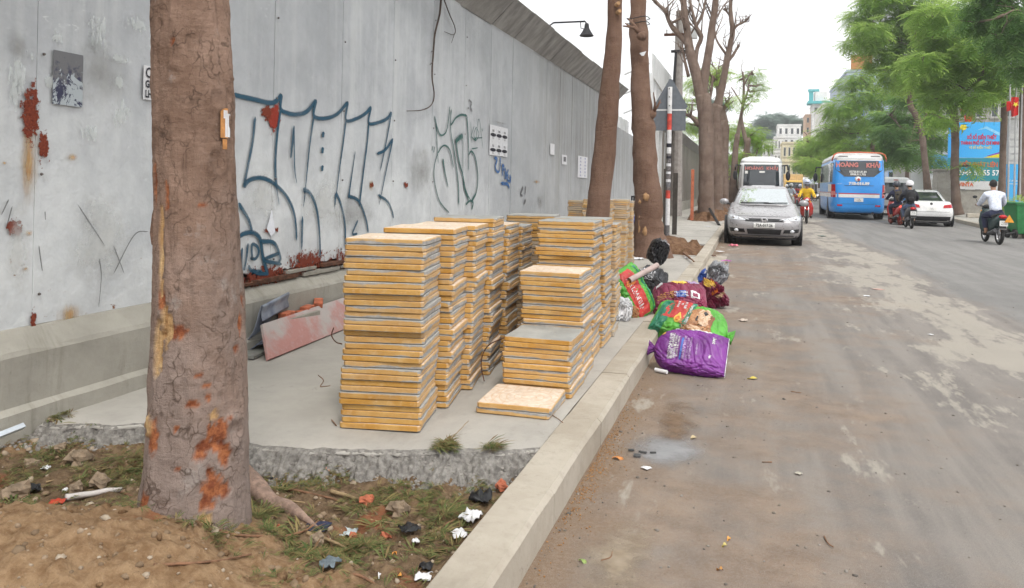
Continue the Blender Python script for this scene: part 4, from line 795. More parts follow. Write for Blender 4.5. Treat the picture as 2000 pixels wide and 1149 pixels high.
tree('tree', 'big bare grey tree with pruned forked limbs, nearest of its clump', b4, M_barkg, [('trunk', [(1378, 440, 48), (1379, 420, 40), (1379, 380, 34), (1380, 310, 33), (1379, 250, 34), (1376, 205, 33), (1372, 185, 31)]), ('limb', [(1374, 215, 28), (1364, 160, 25), (1352, 115, 22), (1345, 85, 20), (1341, 50, 16), (1335, 0, 13), (1331, -90, 10), (1326, -200, 6)]),
    ('limb', [(1372, 190, 20), (1376, 150, 20), (1384, 105, 18), (1390, 60, 16), (1397, 10, 14), (1403, -70, 11), (1412, -200, 6)]), ('branch', [(1350, 95, 12), (1330, 72, 12), (1315, 55, 11), (1306, 40, 9), (1298, 20, 8), (1284, 8, 6)]), ('branch', [(1312, 45, 6), (1330, 36, 6), (1345, 28, 4, .4)]),
    ('branch', [(1358, 125, 10), (1362, 95, 9), (1370, 72, 10), (1360, 52, 8), (1352, 20, 6), (1345, -10, 5)]), ('branch', [(1362, 50, 5), (1372, 30, 5), (1378, 0, 4), (1386, -60, 3)]), ('branch', [(1366, 245, 12), (1350, 228, 9, -.3), (1330, 220, 8, -.5), (1322, 205, 5, -.6)]), ('branch', [(1345, 150, 8), (1338, 120, 6), (1333, 90, 4)])], 30, cl((1326, -200, 60, 30), (1412, -200, 60, 30.5), (1386, -90, 40, 31)), 220, 0.5, M_leafb, 'bare trees beyond the sign pole', 12, 3, 0.55, 0.35, 9)
b4 = (at_y(1398, 428, 35).x, 35, S)
tree('tree', 'second bare tree of the clump, leaning limb against the white sky', b4, M_barkg, [('trunk', [(1397, 432, 42), (1398, 400, 34), (1399, 320, 31), (1397, 260, 30), (1395, 225, 28), (1402, 205, 24)]), ('limb', [(1400, 215, 20), (1410, 170, 16), (1419, 125, 14), (1427, 85, 12), (1431, 60, 12), (1427, 20, 9), (1430, -40, 7), (1438, -120, 4)]), ('branch', [(1430, 60, 7), (1440, 50, 6), (1450, 45, 5), (1460, 39, 4)]), ('branch', [(1428, 33, 5), (1421, 25, 4), (1415, 16, 4)]), ('branch', [(1424, 118, 6), (1432, 108, 7), (1438, 98, 5), (1445, 89, 3)]), ('branch', [(1418, 106, 6), (1408, 92, 5), (1399, 76, 4), (1396, 50, 3), (1400, 20, 2)]), ('branch', [(1394, 230, 12), (1386, 200, 8), (1390, 175, 6), (1392, 150, 4)])], 35, cl((1438, -130, 40, 35), (1375, 135, 14, 36), (1400, 140, 18, 36), (1395, 150, 14, 36)), 160, 0.5, M_leafb, 'bare trees beyond the sign pole', 12, 4, 0.55, 0.35, 9)
b4 = (at_y(1411, 425, 41).x, 41, S)
tree('tree', 'third bare tree of the clump with a knobbly shoulder', b4, M_barkg, [('trunk', [(1412, 428, 30), (1413, 380, 24), (1413, 310, 22), (1414, 255, 24), (1412, 235, 20)]), ('limb', [(1412, 240, 16), (1406, 205, 12), (1402, 170, 9), (1404, 140, 6)]), ('branch', [(1418, 240, 12), (1414, 215, 8), (1424, 195, 5)])], 41, cl((1404, 140, 20, 41), (1424, 195, 16, 41)), 60, 0.5, M_leafb, 'bare trees beyond the sign pole', 10, 6, 0.55, 0.35, 9)
for i, (Y, ls, cs, n, lab, mt) in enumerate([
    (50, [('trunk', [(1431, 418, 20), (1433, 360, 16), (1436, 300, 13), (1441, 262, 11)]), ('limb', [(1438, 290, 10), (1445, 240, 8), (1451, 205, 6), (1453, 170, 5), (1451, 140, 3)]), ('branch', [(1452, 205, 5), (1460, 180, 4), (1464, 155, 2)]), ('branch', [(1452, 170, 4), (1462, 150, 3), (1470, 138, 2)]), ('branch', [(1450, 205, 3), (1438, 185, 3), (1428, 170, 2)])], [(1470, 145, 16), (1482, 165, 12), (1465, 185, 12), (1455, 150, 10), (1462, 204, 9), (1480, 178, 10)], 110, 'slender young tree with wispy leaves left of the white coach', M_leaf),
    (56, [('trunk', [(1446, 410, 18), (1448, 350, 15), (1452, 318, 15), (1458, 295, 14), (1462, 270, 12)]), ('limb', [(1460, 285, 12), (1452, 255, 9), (1448, 230, 7), (1452, 210, 4)]), ('branch', [(1460, 295, 9), (1472, 310, 5), (1478, 300, 3)]), ('branch', [(1450, 320, 8), (1438, 330, 6), (1430, 318, 4)])], [(1440, 268, 22), (1470, 262, 24), (1455, 325, 26), (1478, 318, 20), (1490, 280, 16), (1430, 300, 18), (1480, 345, 18)], 620, 'bright leafy tree behind the white coach on the left pavement', M_leafb),
    (60, [('trunk', [(1422, 405, 16), (1420, 330, 13), (1412, 250, 10)]), ('limb', [(1412, 255, 8), (1385, 215, 6), (1360, 190, 4)])], [(1362, 162, 22), (1350, 195, 18), (1345, 240, 24), (1352, 285, 26), (1395, 142, 22), (1430, 250, 24), (1335, 205, 14), (1345, 320, 22)], 700, 'bright green tree seen through the bare clump', M_leafb)]):
    p_ = at_y(ls[0][1][0][0], ls[0][1][0][1], Y); bs = (p_.x, Y, S); tree('tree', lab, bs, M_barkg, ls, Y, cl(*[(x, y, r, Y + random.uniform(-1.5, 1.5)) for x, y, r in cs]), n, 0.62, mt, None, 8, 11 + i, 0.7)
WK[0] = 0.9
# ---- trees of the right pavement
RT = [
 (44, (1871, 418), 'tall tree with a straight forked trunk in front of the blue billboard', M_leaf,
  [('trunk', [(1872, 420, 25), (1868, 395, 20), (1865, 340, 17), (1866, 280, 16), (1865, 240, 17), (1862, 215, 17)]), ('limb', [(1862, 218, 13), (1853, 195, 11), (1849, 165, 10), (1838, 130, 7), (1825, 95, 5), (1820, 50, 3)]), ('limb', [(1863, 215, 11), (1876, 195, 9), (1895, 172, 7, -1), (1920, 145, 5, -2)]), ('branch', [(1850, 180, 7), (1866, 140, 5, 1), (1880, 90, 4, 1.5), (1885, 40, 3, 2)])],
  [(1825, 150, 40), (1860, 120, 42), (1900, 130, 45), (1940, 150, 36), (1880, 70, 45), (1830, 80, 36), (1930, 95, 40), (1905, 190, 30), (1800, 120, 30), (1835, 190, 28), (1820, 30, 36), (1890, 20, 44), (1835, 230, 20), (1890, 322, 15)], 2700),
 (54, (1812, 372), 'leaning slim tree behind the white sedan', M_leaf,
  [('trunk', [(1813, 376, 17), (1809, 340, 14), (1804, 290, 13), (1798, 245, 13), (1786, 220, 13), (1778, 205, 12), (1776, 165, 9)]), ('limb', [(1777, 175, 9), (1785, 120, 7), (1795, 95, 6), (1788, 60, 5), (1780, 30, 4), (1778, -20, 3)]), ('branch', [(1796, 105, 5), (1775, 90, 4), (1750, 80, 3)]), ('branch', [(1800, 240, 6), (1815, 215, 4), (1828, 195, 3)]), ('branch', [(1790, 60, 4), (1800, 45, 3), (1806, 25, 2)])],
  [(1700, 60, 34), (1740, 85, 40), (1785, 110, 40), (1720, 115, 32), (1680, 30, 28), (1760, 40, 42), (1720, 0, 34), (1790, 10, 36), (1670, 85, 22), (1750, 145, 34), (1790, 160, 28), (1700, -30, 30), (1770, -40, 40), (1820, 60, 26)], 2600),
 (66, (1772, 362), 'small tree between the blue bus and the low wall', M_leafd,
  [('trunk', [(1771, 362, 8), (1773, 320, 8), (1776, 290, 7), (1768, 250, 6)]), ('limb', [(1774, 285, 5), (1785, 250, 4), (1792, 225, 3)]), ('limb', [(1770, 262, 5), (1752, 240, 4), (1738, 225, 3)])],
  [(1770, 235, 30), (1740, 260, 30), (1800, 260, 26), (1755, 290, 28), (1790, 300, 26), (1735, 225, 24), (1810, 220, 22), (1830, 270, 22), (1770, 190, 26), (1826, 310, 18)], 1300),
 (74, (1722, 360), 'dense green tree just behind the blue bus roof', M_leaf,
  [('trunk', [(1700, 365, 9), (1702, 320, 9), (1706, 260, 9)]), ('limb', [(1706, 265, 7), (1690, 235, 6), (1665, 222, 4)]), ('limb', [(1705, 250, 7), (1715, 215, 5), (1722, 195, 3)])],
  [(1640, 210, 32), (1680, 190, 34), (1650, 250, 34), (1700, 235, 36), (1665, 285, 30), (1710, 280, 32), (1730, 305, 26), (1625, 255, 26), (1680, 150, 26), (1730, 180, 24), (1640, 290, 24), (1660, 165, 20)], 1700),
 (96, (1608, 352), 'full round tree left of the blue bus over the road', M_leafb,
  [('trunk', [(1601, 368, 7), (1602, 340, 7), (1603, 300, 6)]), ('limb', [(1603, 310, 5), (1590, 285, 4), (1575, 275, 3)])],
  [(1575, 290, 18), (1600, 275, 22), (1620, 290, 22), (1585, 315, 18), (1610, 320, 22), (1640, 300, 20), (1565, 305, 12), (1595, 335, 14), (1620, 335, 14)], 1100),
 (125, (1590, 360), 'farthest pavement tree at the bend of the road', M_leaf,
  [('trunk', [(1588, 370, 5), (1588, 340, 5), (1587, 310, 4)])], [(1572, 275, 10), (1585, 300, 12), (1575, 325, 10), (1592, 330, 10), (1560, 320, 7)], 360)]
for i, (Y, bp, lab, mt, ls, cs, n) in enumerate(RT):
    p_ = at_y(bp[0], bp[1], Y); bs = (p_.x, Y, S); tree('tree', lab, bs, M_barkg, [(a, l) for a, l in ls], Y, cl(*[(x, y, r, Y + random.uniform(-2.5, 2.5)) for x, y, r in cs]), n, 0.75 * (0.7 + Y / 150), mt, 'trees along the right pavement', 8, 21 + i, 0.6, 0.4)
# near tree whose drooping boughs hang in at the upper right corner
bs = (at_y(2090, 470, 33).x, 33, S)
tree('tree', 'dark drooping boughs hanging in at the upper right corner', bs, M_barkg, [('trunk', [(2088, 450, 34), (2085, 350, 28), (2075, 200, 26), (2060, 80, 22)]), ('limb', [(2062, 90, 16), (2010, 30, 11), (1960, 5, 8), (1920, -5, 5)]), ('limb', [(2060, 80, 16), (2040, -40, 12), (2000, -120, 8)]), ('branch', [(2015, 35, 7), (1985, 20, 5, -1), (1960, 30, 3, -1.5)])], 33,
     cl((1990, 40, 40, 32), (1960, 20, 40, 33), (1925, 15, 34, 33), (1900, 45, 26, 33), (1985, 85, 34, 32), (1995, 130, 28, 33), (1950, 75, 26, 32), (2030, 60, 50, 33), (2000, -60, 60, 33), (1940, -30, 40, 33)), 1500, 0.55, M_leafd, None, 10, 41, 0.6, 0.75)
# palm
pb = (at_y(1957, 385, 46).x, 46, S); pr = empty('palm_tree', pb); T(pr, 'palm with dark drooping fronds before the billboard edge', 'tree')
b = MB(); limb(b, [(1956, 392, 17), (1958, 340, 14), (1959, 290, 13), (1961, 240, 14), (1962, 200, 13)], 46, 10, 0.05, 4, pb); b.build('trunk', M_barkg, pr, smooth=True)
fr = np.concatenate([frond(16, 0.05, 0.2)]); top = at_y(1962, 190, 46)
for a in range(11):
    az = a * 0.571 + 0.2; g_ = MB(); Ln = random.uniform(2.0, 2.6); q = []
    for (quad) in fr:
        pts = []
        for (x, y, z) in quad:
            r_ = x * Ln; h_ = 0.5 * math.sin(min(1, x * 1.2) * 1.6) - 1.9 * x * x * x; pts.append((math.cos(az) * r_ * (1 - .25 * x) - math.sin(az) * y * Ln * .9, math.sin(az) * r_ * (1 - .25 * x) + math.cos(az) * y * Ln * .9, h_ * Ln / 2 - abs(y) * Ln * 0.9))
        g_.poly([Vector(q_) + top - Vector(pb) for q_ in pts])
    g_.tube([Vector((math.cos(az) * x * Ln * (1 - .25 * x), math.sin(az) * x * Ln * (1 - .25 * x), (0.5 * math.sin(min(1, x * 1.2) * 1.6) - 1.9 * x ** 3) * Ln / 2)) + top - Vector(pb) for x in (0, .25, .5, .75, 1)], [.03, .025, .018, .012, .006], 5)
    g_.build('frond', M_leafd, pr, fix=False)
pb2 = (at_y(1997, 380, 44).x, 44, S); o = empty('palm_tree', pb2); T(o, 'bare grey trunk at the right edge behind the flag poles', 'tree')
b = MB(); limb(b, [(1996, 392, 19), (1997, 330, 16), (1998, 250, 15), (2000, 150, 15), (2001, 60, 14)], 44, 10, 0.05, 4, pb2); b.build('trunk', M_barkg, o, smooth=True)
foliage('crown', cl((2001, 40, 40, 44)), 60, 1.6, M_leafd, o, 0.5, 0.5, 9)
# ================================================================ STACKED PAVING TILES
TS, TH = 0.40, 0.0274
t = NT('paving_tile'); p = t.obj(); X, Y, Z = t.xyz(p); NX, NY, NZ = t.xyz(t.onormal()); r = t.rand()
off = t.n('CombineXYZ', {0: t.math('MULTIPLY', r, 37), 1: t.math('MULTIPLY', r, 91), 2: t.math('MULTIPLY', r, 53)}).outputs[0]; q = t.n('VectorMath', {0: p, 1: off}).outputs[0]
n1 = t.noise(5, q, 6, 0.62); n2 = t.noise(24, q, 6, 0.7); n3 = t.noise(120, q, 3, 0.7)
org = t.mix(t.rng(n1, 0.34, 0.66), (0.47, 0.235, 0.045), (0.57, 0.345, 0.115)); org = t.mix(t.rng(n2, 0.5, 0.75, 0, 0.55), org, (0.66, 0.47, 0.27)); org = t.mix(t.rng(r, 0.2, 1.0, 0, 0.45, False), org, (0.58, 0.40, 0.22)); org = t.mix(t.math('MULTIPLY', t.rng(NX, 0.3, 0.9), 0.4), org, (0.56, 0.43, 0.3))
gry = t.mix(t.rng(n2, 0.3, 0.7), (0.27, 0.26, 0.25), (0.42, 0.40, 0.38))
lim = t.math('ADD', t.rng(r, 0, 1, -0.006, 0.008, False), t.rng(n1, 0.25, 0.75, -0.012, 0.012, False))      # how far the grey mortar layer rises on the edge
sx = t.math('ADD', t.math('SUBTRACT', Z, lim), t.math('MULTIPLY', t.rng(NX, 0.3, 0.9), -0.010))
side = t.mix(t.rng(sx, -0.002, 0.004), gry, org); side = t.mix(t.rng(n1, 0.62, 0.74, 0, 0.7), side, gry)
d = t.n('VectorMath', {0: t.scale(p, (1, 1, 0)), 1: (0.04, -0.02, 0)}, operation='DISTANCE').outputs['Value']
ring = t.math('ABSOLUTE', t.math('SINE', t.math('MULTIPLY', d, 78))); grid = t.math('MAXIMUM', t.rng(t.math('ABSOLUTE', t.math('SINE', t.math('MULTIPLY', X, 48))), 0.16, 0.05), t.rng(t.math('ABSOLUTE', t.math('SINE', t.math('MULTIPLY', Y, 48))), 0.16, 0.05))
line = t.math('MAXIMUM', t.rng(ring, 0.3, 0.08), t.math('MULTIPLY', grid, t.rng(d, 0.13, 0.15)))
fac = t.mix(t.rng(n2, 0.3, 0.7), (0.60, 0.47, 0.36), (0.74, 0.66, 0.57)); fac = t.mix(t.math('MULTIPLY', line, 0.65), fac, (0.60, 0.38, 0.2)); fac = t.mix(t.rng(n3, 0.5, 0.7, 0, 0.18), fac, (0.62, 0.36, 0.18))
c = t.mix(t.rng(NZ, 0.6, 0.8), side, fac); c = t.mix(t.math('MULTIPLY', t.rng(t.noise(2.2, q, 6, 0.7), 0.5, 0.7), 0.3), c, (0.30, 0.27, 0.235)); c = t.mix(t.rng(NZ, -0.6, -0.8), c, t.mix(t.rng(n1, 0.3, 0.7), (0.285, 0.285, 0.27), (0.39, 0.385, 0.365)))
t.set(c, 0.88, 0, None, 0.25); t.bump(t.math('ADD', n2, t.math('MULTIPLY', n3, 0.5)), 0.45, 0.004); M_tile = t.m
def tile_mesh(seed):
    g = random.Random(seed); a = TS / 2; c_ = 0.012; ch = 0.004
    out = []
    for k in range(4):
        for e in (0, 1):
            an = k * math.pi / 2; u = (a, -a + c_) if e == 0 else (a, a - c_)
            x, y = u[0] + g.uniform(-.0025, .0015), u[1]; out.append((x * math.cos(an) - y * math.sin(an), x * math.sin(an) + y * math.cos(an)))
        if g.random() < 0.5:          # a chip along this edge
            an = k * math.pi / 2; yy = g.uniform(-.1, .1); x, y = a - g.uniform(.003, .008), yy; q1 = out.pop(); out.append((x * math.cos(an) - y * math.sin(an), x * math.sin(an) + y * math.cos(an))); out.append(q1)
    n = len(out); b = MB(); rings = [[(x * .985, y * .985, 0) for x, y in out], [(x, y, .003) for x, y in out], [(x, y, TH - ch) for x, y in out], [(x * .985, y * .985, TH) for x, y in out]]
    b.loft(rings); me = b.mesh('paving_tile'); me.materials.append(M_tile); return me
TM = [tile_mesh(i) for i in range(9)]
def ordinal(k):
    a = ['', 'first', 'second', 'third', 'fourth', 'fifth', 'sixth', 'seventh', 'eighth', 'ninth', 'tenth', 'eleventh', 'twelfth', 'thirteenth', 'fourteenth', 'fifteenth', 'sixteenth', 'seventeenth', 'eighteenth', 'nineteenth']
    return a[k] if k < 20 else {20: 'twentieth', 30: 'thirtieth'}.get(k, ('twenty-' if k < 30 else 'thirty-') + a[k % 10])
# front-right foot corner (X, Y), turn, count, face up on top?, description
STK = [((-1.502, 3.458), R(11), 31, 1, 'nearest left stack'), ((-1.53, 3.885), R(10), 32, 1, 'second left stack'), ((-1.54, 4.26), R(9), 32, 1, 'third left stack'), ((-1.55, 4.63), R(8), 33, 0, 'fourth left stack'),
       ((-1.57, 5.05), R(6), 31, 1, 'fifth left stack'), ((-1.58, 5.47), R(5), 30, 0, 'sixth left stack'), ((-1.47, 6.05), R(8), 32, 0, 'tall stack behind the left row'),
       ((-0.955, 3.872), R(1.5), 2, 1, 'low pair by the kerb'), ((-0.95, 4.285), R(2), 11, 0, 'short stack behind the low pair'), ((-0.97, 4.73), R(2), 22, 1, 'half height stack by the kerb'), ((-1.0, 5.22), R(3), 32, 0, 'first tall stack by the kerb'), ((-1.02, 5.72), R(3), 32, 0, 'rear tall stack by the kerb')]
SPARE = [((-1.03, 6.2), R(4), 30, 0), ((-1.82, 10.5), R(4), 34, 0), ((-1.68, 10.95), R(4), 34, 0), ((-1.64, 11.4), R(5), 33, 0), ((-2.1, 11.0), R(6), 33, 0)]
n_ind = 0; spare = []
def stack(fr, rot, cnt):
    fx, fy = fr; cs, sn = math.cos(rot), math.sin(rot); cx, cy = fx - cs * TS / 2 - sn * TS / 2, fy - sn * TS / 2 + cs * TS / 2
    dx = dy = 0.0
    for i in range(cnt):
        if i % 2 == 0: dx, dy = random.gauss(0, 0.006), random.gauss(0, 0.006)
        if random.random() < 0.045 and i > 2: dx += random.choice((-1, 1)) * 0.016
        lean = 0.0009 * i * math.sin(fx * 40)
        yield i, (cx + dx + lean + random.gauss(0, .0018), cy + dy + random.gauss(0, .002), S + 0.004 + i * (TH + 0.0025)), rot + random.gauss(0, R(0.9))
for si, (fr_, rot, cnt, face, desc) in enumerate(STK):
    hid = {5: 20, 6: 25}.get(si, 0)                    # the foot of these stacks is wholly hidden or beyond the count
    for i, loc, rz in stack(fr_, rot, cnt):
        flip = (i % 2 == 0) ^ bool((cnt - 1) % 2 == 0) ^ (not face)         # laid face to face, so every other tile is upside down
        if i < hid: spare.append((loc, rz, flip)); continue
        o = bpy.data.objects.new('paving_tile', TM[random.randrange(9)]); COL.objects.link(o); o.location = loc; o.rotation_euler = (0, 0, rz)
        if flip: o.rotation_euler = (math.pi, 0, rz); o.location.z += TH
        top = i == cnt - 1
        T(o, ('topmost %s tile of the %s' % ('pale patterned' if face else 'grey backed', desc)) if top else ('yellow edged paving tile, %s from the top of the %s' % (ordinal(cnt - i), desc)), 'tile', 'tiles of the ' + desc); n_ind += 1
for fr_, rot, cnt, face in SPARE:
    for i, loc, rz in stack(fr_, rot, cnt): spare.append((loc, rz, i % 2 == 1))
V = []; Fs = []; base_n = 0
t = M_tile.copy(); nt_ = t.node_tree       # the joined rest varies tile by tile through its islands
import bmesh
bmx = bmesh.new()
for loc, rz, flip in spare:
    me = TM[random.randrange(9)]; M = Matrix.Translation(Vector(loc) + Vector((0, 0, TH if flip else 0))) @ Matrix.Rotation(rz, 4, 'Z') @ (Matrix.Rotation(math.pi, 4, 'X') if flip else Matrix.Identity(4))
    k = len(bmx.verts); bmx.from_mesh(me); bmx.verts.ensure_lookup_table(); bmesh.ops.transform(bmx, matrix=M, verts=bmx.verts[k:])
me = bpy.data.meshes.new('tile_stacks'); bmx.to_mesh(me); bmx.free(); me.materials.clear()
t = NT('far_tiles'); r = t.island(); n1 = t.noise(6, t.pos(), 5); nz = t.xyz(t.n('NewGeometry').outputs['Normal'])[2]
c = t.mix(t.rng(n1, 0.3, 0.7), t.ramp(r, [(0, (0.50, 0.25, 0.06)), (0.4, (0.56, 0.36, 0.16)), (0.7, (0.36, 0.34, 0.32)), (1, (0.60, 0.42, 0.2))]), t.ramp(r, [(0, (0.3, 0.29, 0.28)), (0.5, (0.54, 0.33, 0.12)), (1, (0.42, 0.39, 0.36))])); t.set(t.mix(t.rng(nz, 0.6, 0.8), c, (0.34, 0.335, 0.32)), 0.9)
o = link('tile_stacks', me, t.m); T(o, 'farther stacks of yellow edged paving tiles beside the leaning trunk', 'tiles', kind='stuff')
# wire loops caught among the tiles
for L, lab in [([(946, 745), (940, 715), (944, 690), (958, 672), (985, 660)], 'thin dark wire loop between the two rows of tile stacks'), ([(652, 640), (648, 655), (656, 668), (668, 672)], 'small wire hook at the left side of the nearest tile stack')]:
    b = MB(); b.tube(catmull([at_y(x, y, 4.45 if x > 800 else 3.75) for x, y in L], 6), 0.0035, 6); T(b.build('wire', M_rusty, None, smooth=True), lab, 'wire')
# ================================================================ RUBBISH BAGS, BOARD, LITTER
class Bag:
    """plump printed sack: u runs along it (-1..1), v round it (0 = towards +Y side, pi/2 = up)"""
    def __init__(s, name, label, mat, size, loc, rot, ends=('seal', 'tie'), seed=1, wr=0.009, cat='bag', flat=0.62, nu=120, nv=120):
        s.a, s.b, s.c = size; s.ends = ends; s.seed = seed; s.wr = wr; s.flat = flat
        s.root = empty(name, loc); s.root.rotation_euler = rot; T(s.root, label, cat); b = MB(); vs = []
        for i in range(nu + 1):
            for j in range(nv): vs.append(s.S(-1 + 2 * i / nu, 2 * math.pi * j / nv))
        b.add(vs, [(i*nv+j, (i+1)*nv+j, (i+1)*nv+(j+1) % nv, i*nv+(j+1) % nv) for i in range(nu) for j in range(nv)] + [tuple(range(nv)), tuple(range(nu*nv, (nu+1)*nv))])
        s.body = b.build('sack', mat, s.root, smooth=True)
    def S(s, u, v, off=0.0):
        e = s.ends[0] if u < 0 else s.ends[1]; q = abs(u)
        if e == 'seal': w = 1 - 0.06 * q ** 6; h = max(0.03, (1 - q ** 3.2)) ** 0.55
        elif e == 'tie':
            k = (1 - min(1, q / 0.84) ** 3.4); w = max(0.12, k ** 0.5 if k > 0 else 0); h = w
            if q > 0.84: f = (q - 0.84) / 0.16; w = 0.12 + 0.26 * f; h = 0.12 + 0.10 * f
        else: w = h = max(0.02, 1 - q ** 3) ** 0.5
        cv, sv_ = math.cos(v), math.sin(v); n = 0.62
        y = s.b * w * math.copysign(abs(cv) ** n, cv); z = s.c * h * math.copysign(abs(sv_) ** n, sv_)
        P = Vector((s.a * u, y, z)); sd = s.seed * 7.3
        k = -1.3 * max(0, .16 - abs(mnoise.noise(Vector((u * 3.1 + cv * 2, sd + 5, sv_ * 3 - u * 2))))) * 6 - max(0, .12 - abs(mnoise.noise(Vector((u * 6 - cv * 3, sd + 9, sv_ * 5 + u))))) * 7 + mnoise.noise(Vector((u * 2.1 + sd, cv * 1.6, sv_ * 1.6))) * 1.6 + mnoise.noise(Vector((u * 5 + sd, cv * 4 + u * 3, sv_ * 4))) * 0.8 + abs(mnoise.noise(Vector((u * 9 + cv * 5, sd, sv_ * 7)))) * -0.8 + abs(mnoise.noise(Vector((u * 4 - cv * 9, sd + 3, sv_ * 9 + u * 5)))) * -0.9
        cr = math.sin(v * 13 + sd + u * 3) * max(0, q - 0.35) * 0.9 if e == 'tie' else math.sin(u * 30 + v * 3) * 0.12
        d = Vector((0, cv * s.c / s.b, sv_)).normalized(); P += d * (s.wr * (k + cr) + off)
        zb = -s.c * s.flat
        if P.z < zb: P.z = zb + (P.z - zb) * 0.12 - (0 if off == 0 else 0)
        return P
    def rect(s, f, mat, name='print', n=30, m=30, off=0.004):
        b = MB(); vs = [s.S(*f(i / n, j / m), off) for j in range(m + 1) for i in range(n + 1)]
        b.add(vs, [(j*(n+1)+i, j*(n+1)+i+1, (j+1)*(n+1)+i+1, (j+1)*(n+1)+i) for j in range(m) for i in range(n)]); return b.build(name, mat, s.root, smooth=True, fix=False)
    def box(s, u0, u1, v0, v1, mat, name='print', off=0.004, sk=0.0): return s.rect(lambda x, y: (u0 + (u1 - u0) * x + sk * (y - .5), v0 + (v1 - v0) * y), mat, name, off=off)
    def oval(s, u, v, ru, rv, mat, name='print', off=0.004, tilt=0.0, jag=0.0):
        def f(x, y):
            a = x * 2 * math.pi; y = y * (1 + jag * mnoise.noise(Vector((math.cos(a) * 4, math.sin(a) * 4, u * 9)))); p_, q_ = math.cos(a) * ru * y, math.sin(a) * rv * y; return (u + p_ + tilt * q_, v + q_)
        return s.rect(f, mat, name, 32, 12, off + .001)
    def text(s, st, u, v, size, mat, along='u', off=0.005, ku=1.0, kv=1.0):
        c = bpy.data.curves.new('x', 'FONT'); c.body = st; c.size = 1; c.align_x = 'CENTER'; c.align_y = 'CENTER'; c.offset = 0.035; c.resolution_u = 1; t_ = bpy.data.objects.new('x', c); COL.objects.link(t_)
        me = bpy.data.meshes.new_from_object(t_); bpy.data.objects.remove(t_)
        for vt in me.vertices:
            x, y = vt.co.x * size, vt.co.y * size; uu, vv = (u + x * ku, v - y * kv) if along == 'u' else (u + y * ku, v + x * kv); vt.co = s.S(uu, vv, off)
        return link('lettering', me, mat, s.root)
def plastic(name, col, rough=0.32, var=0.25):
    t = NT(name); n = t.noise(6, t.obj(), 5); n2 = t.noise(22, t.obj(), 4, 0.7, 1.0); c = Vector(col); t.set(t.mix(t.rng(n, 0.3, 0.7), tuple(c * (1 - var)), tuple(c * (1 + var))), t.rng(n2, 0.3, 0.7, rough + 0.04, rough + 0.24), 0, None, 0.5); t.bump(n2, 0.35, 0.012); return t.m
def fur(name, a, b_):
    t = NT(name); n = t.noise(26, t.obj(), 7, .75, 1.5); t.set(t.mix(t.rng(n, .35, .65), a, b_), .5); return t.m
P_pur = plastic('purple_film', (0.17, 0.03, 0.23)); P_grn = plastic('green_film', (0.09, 0.34, 0.045)); P_dgr = plastic('dark_green_film', (0.02, 0.17, 0.10)); P_red = plastic('red_film', (0.48, 0.04, 0.035)); P_mar = plastic('maroon_film', (0.20, 0.02, 0.06)); P_blk = plastic('black_film', (0.018, 0.018, 0.022), 0.25)
P_wht = plastic('white_film', (0.66, 0.66, 0.68)); P_yel = plastic('yellow_film', (0.72, 0.48, 0.09)); P_blu = plastic('blue_film', (0.06, 0.13, 0.45)); P_fur = fur('brown_fur_print', (0.22, 0.085, 0.03), (0.50, 0.26, 0.12)); P_furl = fur('pale_fur_print', (0.42, 0.24, 0.13), (0.68, 0.52, 0.38)); P_furd = plastic('dark_fur_print', (0.24, 0.10, 0.045), 0.35, 0.5); P_lil = plastic('lilac_film', (0.42, 0.3, 0.5)); P_org = plastic('orange_film', (0.65, 0.2, 0.04)); P_clr = plastic('grey_clear_film', (0.30, 0.31, 0.33), 0.2)
# purple sack, nearest
cp_ = at_z(1343, 731, 0); bg_ = Bag('rubbish_bag', 'purple printed pet food sack lying nearest on the road', P_pur, (0.285, 0.165, 0.085), (cp_.x - 0.01, cp_.y + 0.06, 0.145), (R(48), R(2), R(-4)), ('tie', 'seal'), 1, 0.008, flat=0.9)
for i, (u, k, l) in enumerate([(-0.42, 1.0, 'DINH DUONG CHO CUN'), (-0.35, 1.0, 'CAN BANG TOAN DIEN'), (-0.28, 0.9, 'THANH PHAN CHINH'), (-0.21, 0.7, 'PROTEIN 22 CHAT BEO'), (-0.05, 0.9, 'BAO QUAN KHO RAO'), (0.03, 0.8, 'KHOI LUONG TINH'), (0.10, 0.75, 'HUONG DAN CHO AN'), (0.26, 0.6, 'HSD NSX')]): bg_.text(l, u, 1.62, 0.155 * k, P_wht if i < 4 else P_lil, 'v', ku=0.6, kv=0.62)
bg_.box(-0.14, -0.09, 2.1, 1.3, P_blu, sk=0.02); bg_.text('Classic', 0.66, 1.2, 0.26, P_wht, 'v', ku=0.5, kv=0.62); bg_.text('Pets', 0.60, 1.75, 0.14, P_wht, 'v', ku=0.6, kv=0.6)
bg_.box(-0.5, 0.62, 0.25, 0.42, P_wht); bg_.box(0.985, 1.0, 0.2, 3.5, P_wht, off=0.006); bg_.oval(-0.62, 0.9, 0.05, 0.14, P_yel)
